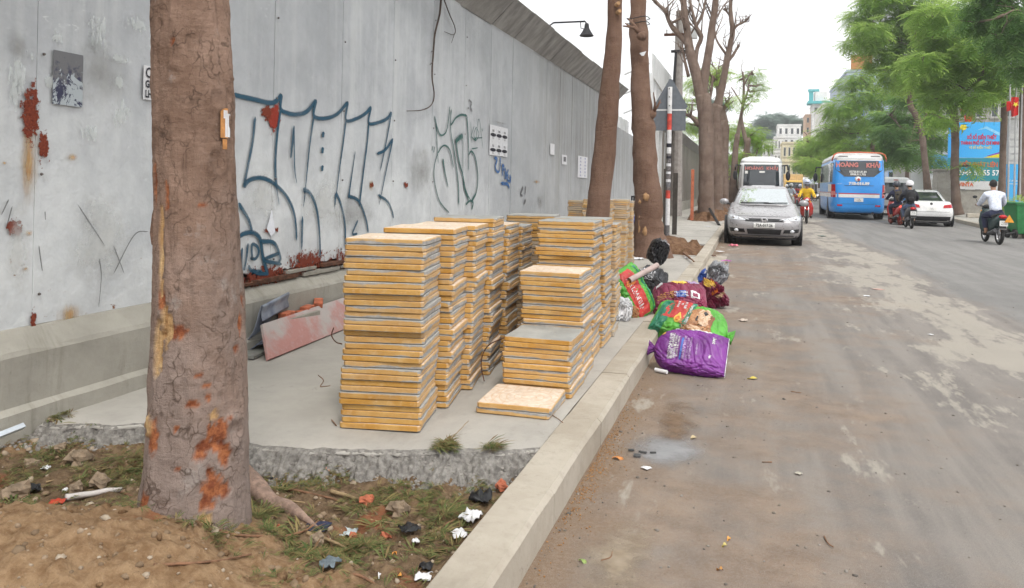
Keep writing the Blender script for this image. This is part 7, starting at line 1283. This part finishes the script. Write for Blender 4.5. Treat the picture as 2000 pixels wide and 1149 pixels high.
gp_ = at_z(1781, 447, 0); l_ = (gp_.x, gp_.y + .6, 0); bike('dark grey scooter ridden away beside the white sedan', l_, math.pi - R(1), V_dgrey, True); rider('rider in a white helmet and dark jacket on the grey scooter', l_, math.pi - R(1), C_dark, C_jean, Hl_w, 0, ('black backpack on the rider with the white helmet', C_pack))
gp_ = at_z(1754, 440, 0); l_ = (gp_.x, gp_.y + .6, 0); bike('red wheeled motorbike with a lit tail lamp behind the blue coach', l_, math.pi + R(7), V_redp, False, True, True, plain((.22, .06, .045), .8), V_redp); rider('rider in a navy jacket and dark helmet beside the blue coach', l_, math.pi + R(7), C_navy, C_navy, Hl_k, 0, ('dark backpack with tan stripes on the rider in navy', cloth((.06, .05, .035))))
gp_ = at_z(1954, 478, 0); l_ = (gp_.x - .05, gp_.y + .55, 0); bike('dark motorbike at the right edge with a yellow reflector', l_, math.pi + R(1), plain((.03, .06, .06), .4)); rider('bareheaded rider in a pale blue shirt at the right', l_, math.pi + R(1), C_shirt, cloth((.03, .035, .07)), None, .06)
tr = MB(); tr.prism([(0, 0, 0), (.22, 0, 0), (.11, 0, .2)], (0, .01, 0)); T(tr.build('reflector_triangle', V_amber, None, loc=(l_[0] + .02, l_[1] - .97, .60)), 'yellow triangle hung behind the rider in the pale shirt', 'reflector')
for i, (px, py, dy, sh, hl, lab) in enumerate([(1545, 386, 0, C_shirt, Hl_w, 'far rider in white just right of the silver car'), (1556, 384, 6, C_red, Hl_k, 'far rider in red behind the yellow jacket'), (1563, 384, 9, C_grey, Hl_b, 'far rider in grey beside the one in red'), (1537, 381, 16, C_navy, Hl_w, 'farthest dark rider by the white coach')]):
    p_ = at_y(px, py, 58 + dy); l_ = (p_.x, 58 + dy, 0); bike(['white', 'red', 'grey', 'black'][i] + ' motorbike of the ' + lab, l_, R(-3 + 4 * i), [V_white, V_redp, V_dgrey, V_black][i], plate=False); rider(lab, l_, R(-3 + 4 * i), sh, C_dark, hl, 0, None, True)
for i, (px, Y, lab) in enumerate([(1594, 84, 'first parked scooter under the far round tree'), (1604, 86, 'second parked scooter under the far round tree')]):
    l_ = (at_y(px, 380, Y).x, Y, S); bike(lab, l_, R(70 + 20 * i), V_white if i else V_dgrey, True, False)
# ================================================================ STREET FURNITURE AND BACKGROUND
# ---- striped sign pole with the backs of two signs
pb_ = at_z(1303, 476, S); pole = empty('traffic_sign', (pb_.x, pb_.y, S)); T(pole, 'red and white striped pole with the grey backs of two signs', 'sign'); Yp = pb_.y
M_wpole = plain((.66, .66, .66), .6, var=.15, scale=12); M_rpole = plain((.55, .07, .05), .6, var=.3, scale=12); M_dpole = plain((.14, .13, .13), .8, var=.6, scale=25); M_back = plain((.13, .145, .165), .55, var=.12, scale=14, bump=.1)
segs = [(476, 440, M_dpole), (440, 405, M_wpole), (405, 388, M_wpole), (388, 372, M_rpole), (372, 345, M_dpole), (345, 300, M_dpole), (300, 254, M_wpole), (254, 222, M_rpole), (222, 170, M_wpole)]
zs_ = lambda py: at_y(1306, py, Yp).z - S; lean = (at_y(1309, 170, Yp).x - pb_.x) / (zs_(170))
for a, c_, m_ in segs: quick('pole_band', m_, pole, lambda b: b.tube([(lean * zs_(a), 0, zs_(a)), (lean * zs_(c_), 0, zs_(c_) - .002)], .048, 16), smooth=False)
for py, h_ in ((365, .10), (356, .06), (340, .05), (325, .06), (310, .05), (288, .08), (280, .05)): z = zs_(py); quick('pasted_slip', random.choice([M_paper, M_inkg, M_ink]), pole, lambda b: b.lathe([(.0495, 0), (.0495, h_)], 16, (lean * z, 0, z), 'z'))
q = lambda px, py: at_y(px, py, Yp - .0) - Vector((pb_.x, Yp, S))
tri = [q(1275, 209), q(1281, 214), q(1338, 214), q(1343, 208), q(1313, 155), q(1308, 153)]
quick('triangle_sign', M_back, pole, lambda b: b.prism([p_ + Vector((0, .055, 0)) for p_ in tri], (0, .012, 0))); quick('plate_sign', M_back, pole, lambda b: b.prism([q(1277, 216) + Vector((0, .055, 0)), q(1339, 216) + Vector((0, .055, 0)), q(1339, 255) + Vector((0, .055, 0)), q(1277, 255) + Vector((0, .055, 0))], (0, .012, 0)))
quick('sign_edge', M_wpole, pole, lambda b: b.prism([q(1278, 213.2) + Vector((0, .05, 0)), q(1340, 213.2) + Vector((0, .05, 0)), q(1340, 216) + Vector((0, .05, 0)), q(1278, 216) + Vector((0, .05, 0))], (0, .004, 0)))
for py in (174, 190, 207): quick('bolt', M_blk, pole, lambda b: b.ball(q(1308, py) + Vector((0, -.05, 0)), .014, 8, 6))
# ---- planks, orange post, stakes by the far wall
for i, (px, w, top, lab) in enumerate([(1300, 10, 330, 'dark plank leaning left of the striped pole'), (1318, 9, 338, 'dark plank leaning right of the striped pole')]):
    p_ = at_y(px, 415, 19 + i); h_ = at_y(px, top, 19 + i).z - S; o = MB(); o.box(-w * .0065, w * .0065, -.02, .02, 0, h_); T(o.build('plank', plain((.05, .042, .036), .85, var=.4, scale=10, bump=.4), None, loc=(p_.x, 19 + i, S + .002), rot=(-.05, 0, 0)), lab, 'plank')
p_ = at_y(1352, 400, 29); o = MB(); o.box(-.055, .055, -.05, .05, 0, 1.85); T(o.build('post', plain((.42, .13, .07), .85, var=.25, scale=9, bump=.3), None, bevel=.01, loc=(p_.x, 29, S + .002)), 'orange brown post standing against the far hoarding', 'post')
a_, c_ = at_z(1405, 440, S + .01), at_y(1386, 408, 29.5); b = MB(); b.tube([a_, c_], .05, 5); T(b.build('stake', M_blk), 'dark stake leaning on the foot of the bare tree', 'stake')
# ---- white structures seen behind the hoarding
M_wsheet = plain((.60, .61, .61), .6, var=.12, scale=2); st = empty('billboard', (at_y(1275, 200, 24).x, 24, 0)); T(st, 'white slatted billboard frame rising behind the hoarding', 'billboard'); o_ = Vector(st.location); Yb = 24
def qd(*P, th=.06): return [at_y(x, y, Y) - o_ for x, y, Y in P]
A4 = qd((1276, 104, 24), (1276, 150, 24), (1312, 205, 36), (1312, 150, 36)); quick('panel', M_wsheet, st, lambda b: b.prism(A4, (-.05, 0, 0)))
for i in range(6): f = i / 6; pt = at_y(1272 + 40 * f, 150 + 55 * f, 24 + 12 * f) - o_; quick('slat', M_wsheet, st, lambda b: b.box(pt.x - .06, pt.x + .06, pt.y - .06, pt.y + .06, 1.0, pt.z + .1))
quick('mast', M_wsheet, st, lambda b: b.box(-.15, .02, -.2, -.02, 0, at_y(1274, 150, 24).z))
for z in (3.6, 4.2, 4.8): quick('rail', M_wsheet, st, lambda b: b.tube([(-.9, .1, z), (-.1, -.1, z + .3)], .03, 5))
cf = empty('corrugated_sheet', (XW - .5, 21, 0)); T(cf, 'white ribbed metal sheet standing behind the lower fence', 'fence')
for i in range(9): quick('rib', M_wsheet, cf, lambda b: b.box(0, .03 + .02 * (i % 2), i * .5, i * .5 + .48, 1.0, 3.45))
# ---- utility pole with crossarm and wires behind the wall
ux = at_y(1325, 150, 33); up_ = empty('utility_pole', (ux.x, 33, 0)); T(up_, 'concrete utility pole with a crossarm behind the bare tree', 'pole'); M_upole = plain((.34, .31, .29), .9, var=.2, bump=.2); zt = at_y(1325, 22, 33).z
quick('shaft', M_upole, up_, lambda b: b.tube([(0, 0, 0), (0, 0, zt)], [.26, .15], 10)); quick('crossarm', M_rusty, up_, lambda b: b.box(-.6, .5, -.2, -.1, zt - 1.05, zt - .95)); quick('bracket', M_blk, up_, lambda b: b.box(-.3, .35, -.22, -.1, zt - 1.75, zt - 1.65))
for i, x in enumerate((-.5, -.25, .3)): quick('insulator', M_wsheet, up_, lambda b: b.lathe([(0, 0), (.05, .02), (.03, .08), (.05, .12), (.02, .18)], 8, (x, -.15, zt - .95), 'z'))
quick('cable_box', M_wsheet, up_, lambda b: b.box(.45, .75, -.25, -.05, zt - 1.2, zt - .75), bevel=.02)
quick('cable_run', M_blk, up_, lambda b: b.tube([(-.1, -.2, zt - 1.7), (-.14, -.24, zt - 2.6), (-.16, -.26, zt - 3.8)], .05, 6))
# ---- low wall and lottery billboard on the right
M_lw = plain((.33, .31, .275), .9, var=.18, scale=3, bump=.3)
Y8 = 52; lx0, lx1 = at_y(1822, 380, Y8).x, at_y(2040, 380, Y8).x; o = MB(); o.box(lx0, lx1 + 8, Y8, Y8 + .3, 0, at_y(1900, 371, Y8).z); T(o.build('garden_wall', M_lw, None, bevel=.02), 'low beige wall below the blue billboard', 'wall')
o = MB(); o.box(lx0 - .3, at_y(1862, 380, 50).x, 49.4, 50.6, 0, at_y(1840, 334, 50).z); o = o.build('gate_pillar', M_lw, None, bevel=.03); T(o, 'square beige gate pillar left of the blue billboard', 'pillar'); quick('coping', M_lw, o, lambda b: b.box(lx0 - .42, at_y(1862, 380, 50).x + .1, 49.3, 50.7, at_y(1840, 334, 50).z + .002, at_y(1840, 331, 50).z))
t = NT('billboard_blue'); n = t.noise(.5, t.obj(), 3); t.set(t.mix(t.rng(t.xyz(t.obj())[0], 10, 13), (.02, .30, .78), (.05, .42, .85)), .5); M_bb = t.m
bbx0, bbx1 = at_y(1851, 300, Y8).x, at_y(1966, 300, Y8).x; Z_ = lambda py: at_y(1900, py, Y8).z; bb = empty('billboard', (0, 0, 0)); T(bb, 'blue lottery billboard with red lettering and a phone number', 'billboard'); yb = Y8 - .05
def bpanel(nm, x0, x1, p0, p1, m_, y=0.0): return quick(nm, m_, bb, lambda b: b.box(x0, x1, yb - .03 - y, yb + .02, Z_(p1), Z_(p0)))
X_ = lambda px: at_y(px, 300, Y8).x
bpanel('panel', bbx0, bbx1, 239, 308.5, M_bb); bpanel('panel', bbx0, bbx1, 309, 353.5, plain((.02, .24, .30), .5, var=.05)); bpanel('panel', bbx0, bbx1, 354, 370, plain((.60, .60, .60), .5, var=.05))
b = MB(); b.prism([(X_(1920), yb - .035, Z_(308)), (X_(1964), yb - .035, Z_(308)), (X_(1964), yb - .035, Z_(297))], (0, -.004, 0)); b.build('print', plain((.7, .62, .02), .5), bb); b = MB(); b.prism([(X_(1906), yb - .035, Z_(255)), (X_(1925), yb - .035, Z_(247)), (X_(1956), yb - .035, Z_(262)), (X_(1956), yb - .035, Z_(268)), (X_(1924), yb - .035, Z_(252))], (0, -.004, 0)); b.build('print', plain((.25, .6, .88), .5), bb); b = MB(); b.prism([(X_(1925), yb - .035, Z_(305)), (X_(1958), yb - .035, Z_(295)), (X_(1958), yb - .035, Z_(298)), (X_(1935), yb - .035, Z_(305))], (0, -.003, 0)); b.build('print', plain((.2, .05, .4), .5), bb)
M_rl = plain((.55, .02, .06), .5, var=.1); M_wl = plain((.78, .78, .78), .5, var=.04); M_ol = plain((.62, .13, .04), .5, var=.1)
text('lettering', 'XỔ SỐ KIẾN THIẾT', .29, (X_(1916), yb - .045, Z_(269)), M_rl, bb, None, 'CENTER', .62, .012); text('lettering', 'THÀNH PHỐ HỒ CHÍ MINH', .27, (X_(1914), yb - .045, Z_(280)), M_rl, bb, None, 'CENTER', .62, .012); text('lettering', 'VÉ SỐ KIẾN THIẾT', .18, (X_(1914), yb - .045, Z_(289)), plain((.75, .65, .2), .5), bb, None, 'CENTER', .8, .004)
text('lettering', 'VIỆT PHÁT LIÊN', .38, (X_(1912), yb - .045, Z_(322)), M_ol, bb, None, 'CENTER', .72, .01); text('lettering', '0949 52 55 57', .44, (X_(1911), yb - .045, Z_(338)), M_wl, bb, None, 'CENTER', .84, .012); text('lettering', 'VINTA', .30, (X_(1887), yb - .045, Z_(361)), M_ol, bb, None, 'CENTER', .9, .012); quick('emblem', plain((.75, .6, .05), .5), bb, lambda b: b.lathe([(0, -.05), (.18, -.045), (.18, -.03)], 18, (X_(1880), yb, Z_(249)), 'y'))
for px in (1857.5, 1966): quick('post', M_upole, bb, lambda b: b.tube([(X_(px), yb + .1, 0), (X_(px), yb + .1, Z_(236))], .08, 8))
# directory pillar, flag poles, flags, planter, bin
Y9 = 47; pg = empty('sign_pillar', (0, 0, 0)); T(pg, 'blue and white directory pillar at the right edge', 'sign'); Zp = lambda py: at_y(1985, py, Y9).z; Xp = lambda px: at_y(px, 300, Y9).x
quick('panel', M_bb, pg, lambda b: b.box(Xp(1969), Xp(2012), Y9, Y9 + .4, S, Zp(321))); quick('panel', plain((.52, .53, .54), .5, var=.1), pg, lambda b: b.box(Xp(1969), Xp(2012), Y9 + .01, Y9 + .4, Zp(320.5), Zp(235)))
for i, py in enumerate((266, 280, 294, 308)): 
    for j in range(2): quick('plaque', M_wsheet, pg, lambda b: b.box(Xp(1971 + j * 13), Xp(1982 + j * 13), Y9 - .02, Y9, Zp(py + 5), Zp(py - 5)))
quick('band', M_wl, pg, lambda b: b.box(Xp(1969), Xp(2012), Y9 - .015, Y9 - .001, Zp(360), Zp(359)))
text('lettering', 'T.P.HCM', .16, (Xp(1984), Y9 - .02, Zp(354)), M_wl, pg)
M_pole = plain((.42, .42, .43), .4, .5, var=.1); M_flag = plain((.60, .02, .02), .7, var=.15); M_star = plain((.75, .6, .05), .6)
for i, (px, top, Y) in enumerate([(1969, -30, 41), (1981, -20, 42), (1992, -40, 42.5)]):
    x = at_y(px, 380, Y).x; f_ = empty('flag_pole', (x, Y, S)); T(f_, ['left', 'middle', 'right'][i] + ' one of three grey flag poles at the right edge', 'pole', 'flag poles at the right edge'); zt = at_y(px, top, Y).z - S; quick('mast', M_pole, f_, lambda b: b.tube([(0, 0, 0), (0, 0, zt)], [.045, .03], 8)); quick('finial', M_star, f_, lambda b: b.ball((0, 0, zt), .06, 8, 6)); quick('foot', M_upole, f_, lambda b: b.box(-.12, .12, -.12, .12, 0, .05))
for i, (px, py0, py1, w, Y, lab) in enumerate([(1983, 190, 229, 13, 41.8, 'red flag hanging limp on the right flag poles'), (1971, 198, 218, 8, 40.8, 'smaller red flag beside the limp one'), (1892, 226, 239, 15, 57, 'red banner glimpsed above the billboard'), (1880, 212, 220, 7, 58, 'small red pennant behind the tall forked tree')]):
    p_ = at_y(px, py0, Y); h_ = p_.z - at_y(px, py1, Y).z; w_ = w * FWD(p_) / F0; b = MB(); n = 8; vs = []
    for j in range(n + 1):
        for k in range(n + 1): u, v = k / n, j / n; vs.append(((u - .5) * w_ * (1 - .25 * v), .06 * math.sin(u * 9 + v * 2), -v * h_ * (1 - .1 * u)))
    b.add(vs, [(j*(n+1)+k, j*(n+1)+k+1, (j+1)*(n+1)+k+1, (j+1)*(n+1)+k) for j in range(n) for k in range(n)]); o = b.build('flag', M_flag, None, smooth=True, loc=p_); T(o, lab, 'flag')
    if i == 0: quick('star', M_star, o, lambda b: b.prism([((.14 if k % 2 else .06) * math.sin(k * math.pi / 5), -.09, -.35 + (.14 if k % 2 else .06) * math.cos(k * math.pi / 5)) for k in range(10)], (0, -.004, 0)))
gb = at_z(1978, 466, 0); bn = empty('wheelie_bin', (gb.x + .35, gb.y + .3, S * 0)); bn.rotation_euler = (0, 0, R(12)); T(bn, 'green plastic wheeled rubbish bin behind the rider in the pale shirt', 'bin'); M_bin = plain((.02, .16, .05), .45, var=.2, scale=8)
quick('tub', M_bin, bn, lambda b: b.hexa([(-.30, -.28, .14), (.30, -.28, .14), (.30, .28, .14), (-.30, .28, .14), (-.40, -.38, 1.05), (.40, -.38, 1.05), (.40, .38, 1.05), (-.40, .38, 1.05)]), bevel=.03); quick('rim', M_bin, bn, lambda b: b.box(-.44, .44, -.42, .42, 1.02, 1.09), bevel=.02)
for sx in (-.34, .34):
    for sy in (-.2, .2): quick('wheel', V_tyre, bn, lambda b: b.lathe([(0, -.03), (.14, -.03), (.14, .03), (0, .03)], 16, (sx, sy, .14), 'x'))
quick('axle', M_blk, bn, lambda b: b.tube([(-.34, -.2, .14), (.34, -.2, .14)], .02, 6)); quick('tow_bar', M_blk, bn, lambda b: b.tube([(-.3, -.25, .2), (-.65, -.3, .12)], .03, 6))
pp = at_y(1984, 400, 36); pl = empty('planter', (pp.x, 36, S)); T(pl, 'grey planter with a bright green shrub at the right edge', 'planter'); quick('tub', M_upole, pl, lambda b: b.lathe([(0, 0), (.42, 0), (.55, .5), (.5, .5), (.45, .42), (0, .42)], 18, (0, 0, 0), 'z')); foliage('shrub', [(pp.x, 36, S + .75, .55), (pp.x - .3, 36, S + .6, .4), (pp.x + .35, 36, S + .62, .4)], 260, .3, M_leafb, pl, .7, .1, 77)
o = MB(); p_ = at_z(1862, 421, S); o.prism([(0, 0, 0), (1.5, .4, 0), (1.3, .8, 0), (.1, .7, 0)], (0, 0, .2)); T(o.build('tree_surround', M_kerb, None, bevel=.03, loc=(p_.x - .1, 42.6, S + .002)), 'low stone surround at the foot of the tall forked tree', 'stone')
# ---- far houses at the end of the street
def house(name, label, px0, px1, py_top, Y, wallm, floors, cols, win=None, py_base=None, depth=10, roof=None, cat='building', winm=None, skip=()):
    x0, x1 = at_y(px0, 370, Y).x, at_y(px1, 370, Y).x; zt = at_y((px0 + px1) / 2, py_top, Y).z; root = empty(name, (x0, Y, 0)); T(root, label, cat); w = x1 - x0
    quick('wall', wallm, root, lambda b: b.box(0, w, 0, depth, -.1, zt)); quick('parapet', wallm, root, lambda b: b.box(-.12, w + .12, -.12, depth + .1, zt + .01, zt + .35)); fh = zt / floors
    for f in range(floors):
        if f in skip: continue
        for c_ in range(cols):
            cx2 = (c_ + .5) * w / cols; ww, wh = w / cols * .5, fh * .52; z0 = f * fh + fh * .28
            wn = quick('window', winm or M_frame, root, lambda b: b.box(cx2 - ww / 2, cx2 + ww / 2, -.06, -.002, z0, z0 + wh)); quick('pane', V_glass, wn, lambda b: b.box(cx2 - ww / 2 + .08, cx2 + ww / 2 - .08, -.075, -.061, z0 + .08, z0 + wh - .08)); quick('sill', wallm, wn, lambda b: b.box(cx2 - ww / 2 - .1, cx2 + ww / 2 + .1, -.2, -.004, z0 - .12, z0 - .005))
        if f: quick('cornice', wallm, root, lambda b: b.box(-.08, w + .08, -.16, -.003, f * fh - .1, f * fh + .06))
    return root, w, zt
M_frame = plain((.5, .5, .48), .7, var=.1); M_whw = plain((.72, .72, .71), .85, var=.1, scale=.6); M_yw = plain((.70, .63, .44), .85, var=.1, scale=.5); M_peach = plain((.66, .46, .33), .85, var=.1, scale=.5); M_tealp = plain((.08, .42, .45), .6, var=.15); M_greyw = plain((.36, .35, .33), .9, var=.15, scale=.4)
house('house', 'narrow white house at the far end left of the yellow one', 1511, 1530, 270, 165, M_whw, 4, 3)
house('house', 'white stepped house above the yellow facade at the far end', 1517, 1562, 246, 180, M_whw, 6, 4)
h_, w_, z_ = house('house', 'pale yellow house with three floors of windows at the far end', 1527, 1600, 281, 150, M_yw, 3, 8, skip=(0,))
quick('awning', plain((.35, .2, .13), .8), h_, lambda b: b.hexa([(0, -1.6, 2.9), (w_, -1.6, 2.9), (w_, 0, 3.1), (0, 0, 3.1), (0, -1.6, 3.0), (w_, -1.6, 3.0), (w_, 0, 3.3), (0, 0, 3.3)]));
for i in range(5): quick('shop_door', V_dgrey, h_, lambda b: b.box(.4 + i * w_ / 5, (i + .75) * w_ / 5, -.05, -.002, 0, 2.6))
house('house', 'small pale house left of the far white one', 1488, 1511, 278, 175, M_whw, 3, 3)
house('house', 'peach coloured block beside the far white tower', 1571, 1589, 226, 215, M_peach, 8, 2)
h_, w_, z_ = house('tower', 'slender white tower with a teal rooftop at the far end', 1584, 1612, 206, 210, M_whw, 9, 2); quick('teal_cornice', M_tealp, h_, lambda b: b.box(-1.2, w_ + .6, -1.2, 4, z_ + .36, z_ + 1.0)); quick('roof_room', M_whw, h_, lambda b: b.box(0.6, w_, .5, 6, z_ + 1.0, z_ + 3.5)); quick('teal_turret', M_tealp, h_, lambda b: (b.box(-.8, .2, 1, 2, z_ + 1.0, z_ + 4.2), b.box(-1.0, 1.6, .8, 2.2, z_ + 3.6, z_ + 4.2)))
# stalls with awnings and a yellow truck in the far traffic
for i, (px, py, Y, m_, lab) in enumerate([(1571, 352, 112, plain((.30, .34, .45), .8), 'blue grey awning stall left of the far tree'), (1580, 348, 118, M_whw, 'white striped awning above the far pavement'), (1590, 356, 106, plain((.42, .44, .5), .8), 'pale awning beside the far parked scooters')]):
    p_ = at_y(px, py, Y); a_ = empty('awning', (p_.x, Y, S)); T(a_, lab, 'awning', 'awnings at the bend'); h_ = p_.z - S; quick('canopy', m_, a_, lambda b: b.hexa([(-1.3, -1.2, h_ - .3), (1.3, -1.2, h_ - .3), (1.3, 1.2, h_), (-1.3, 1.2, h_), (-1.3, -1.2, h_ - .2), (1.3, -1.2, h_ - .2), (1.3, 1.2, h_ + .1), (-1.3, 1.2, h_ + .1)]))
    for sx in (-1.2, 1.2): quick('post', M_pole, a_, lambda b: b.tube([(sx, -1.1, 0), (sx, -1.1, h_ - .25)], .03, 6))
p_ = at_y(1549, 372, 92); tk = empty('truck', (p_.x, 92, 0)); T(tk, 'yellow truck in the far traffic left of the yellow rider', 'truck'); M_ty = paint('truck_yellow', (.7, .42, .04)); quick('cab', M_ty, tk, lambda b: b.box(-.9, .9, -2, -.5, .5, 2.3), bevel=.12); quick('box', plain((.6, .42, .2), .7), tk, lambda b: b.box(-1.0, 1.0, -.4, 3.2, .7, 3.0), bevel=.03); quick('windscreen', V_glass, tk, lambda b: b.box(-.8, .8, -2.03, -1.9, 1.35, 2.1), bevel=.02); quick('grille', V_dgrey, tk, lambda b: b.box(-.7, .7, -2.03, -1.95, .75, 1.0))
for sx in (-.85, .85):
    for y in (-1.3, 2.2): wheel(tk, sx, y, .4, .25)
# right hand buildings behind the trees
h_, w_, z_ = house('office_block', 'blue and white office block behind the right hand trees', 1650, 1790, 140, 120, plain((.40, .47, .58), .6, var=.15, scale=.3), 8, 7, depth=25, winm=plain((.16, .32, .6), .4, var=.2)); quick('roof_sign', M_orp, h_, lambda b: b.box(.5, w_ * .35, -.3, .2, z_ + .4, z_ + 2.4))
h_, w_, z_ = house('office_block', 'grey concrete building with a flat canopy roof at the right', 1806, 2080, 84, 84, M_greyw, 6, 9, depth=18); quick('canopy', plain((.5, .48, .45), .8, var=.1), h_, lambda b: b.box(-1.0, w_ * .25, -2.0, 4, z_ + .36, z_ + 1.4))
h_, w_, z_ = house('shop_building', 'low building with blue shutters between the trees behind the gate pillar', 1815, 1860, 262, 72, plain((.48, .50, .52), .8, var=.15), 2, 3, depth=8); quick('blue_band', M_bb, h_, lambda b: b.box(0, w_, -.3, -.08, z_ * .55, z_ * .72))
house('office_block', 'plain pale block behind the far round tree', 1605, 1655, 205, 140, M_whw, 6, 4, depth=20)
# wooded hill behind the far houses
b = MB()
hp = [at_y(x, y, 300) for x, y in [(1380, 300), (1440, 285), (1490, 262), (1530, 258), (1580, 270), (1640, 300)]]
vs = [];
for p_ in hp: vs += [(p_.x, 290, -2), (p_.x, 300, p_.z * .7), (p_.x, 330, p_.z * .9), (p_.x, 420, -2)]
b.add(vs, [(4*i+j, 4*i+j+1, 4*i+j+5, 4*i+j+4) for i in range(len(hp) - 1) for j in range(3)]); o = b.build('hill', plain((.07, .09, .06), .95, var=.3, scale=.1), None, smooth=True); T(o, kind='structure')
for i, (px, py, r_, Y, lab) in enumerate([(1498, 238, 20, 255, 'broad dark tree at the left of the far hilltop'), (1518, 232, 14, 265, 'rounded dark tree in the middle of the far hilltop'), (1540, 236, 16, 262, 'dark tree above the far white house'), (1562, 240, 12, 258, 'small dark tree beside the peach block'), (1495, 270, 18, 245, 'lower dark tree behind the small pale house'), (1470, 262, 16, 250, 'dark tree at the left foot of the far hill'), (1382, 240, 22, 120, 'dark tree behind the hoarding past the sign'), (1400, 205, 18, 130, 'round tree crown between the bare limbs')]):
    p_ = at_y(px, py, Y); bs = (p_.x, Y, 0); r0 = empty('tree', bs); T(r0, lab, 'tree', 'trees on the far hill'); k = FWD(p_) / F0
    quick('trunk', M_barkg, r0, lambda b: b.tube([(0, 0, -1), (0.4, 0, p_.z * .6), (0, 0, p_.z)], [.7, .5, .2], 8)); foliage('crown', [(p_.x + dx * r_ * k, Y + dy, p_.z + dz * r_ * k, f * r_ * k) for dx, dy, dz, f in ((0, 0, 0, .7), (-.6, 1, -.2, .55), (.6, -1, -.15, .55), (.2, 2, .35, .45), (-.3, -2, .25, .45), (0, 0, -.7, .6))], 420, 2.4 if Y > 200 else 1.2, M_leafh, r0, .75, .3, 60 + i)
# ================================================================ AIR
hz = MB(); hz.box(-150, 150, -12, 320, -1.2, 95); t = NT('haze_air'); t.t.nodes.remove(t.b); v = t.n('VolumePrincipled', {'Color': (0.95, 0.97, 1.0), 'Density': 0.0009, 'Anisotropy': 0.2}); t.t.links.new(v.outputs[0], t.out.inputs['Volume'])
T(hz.build('haze', t.m), 'thin pale haze over the whole street', 'haze', kind='stuff')
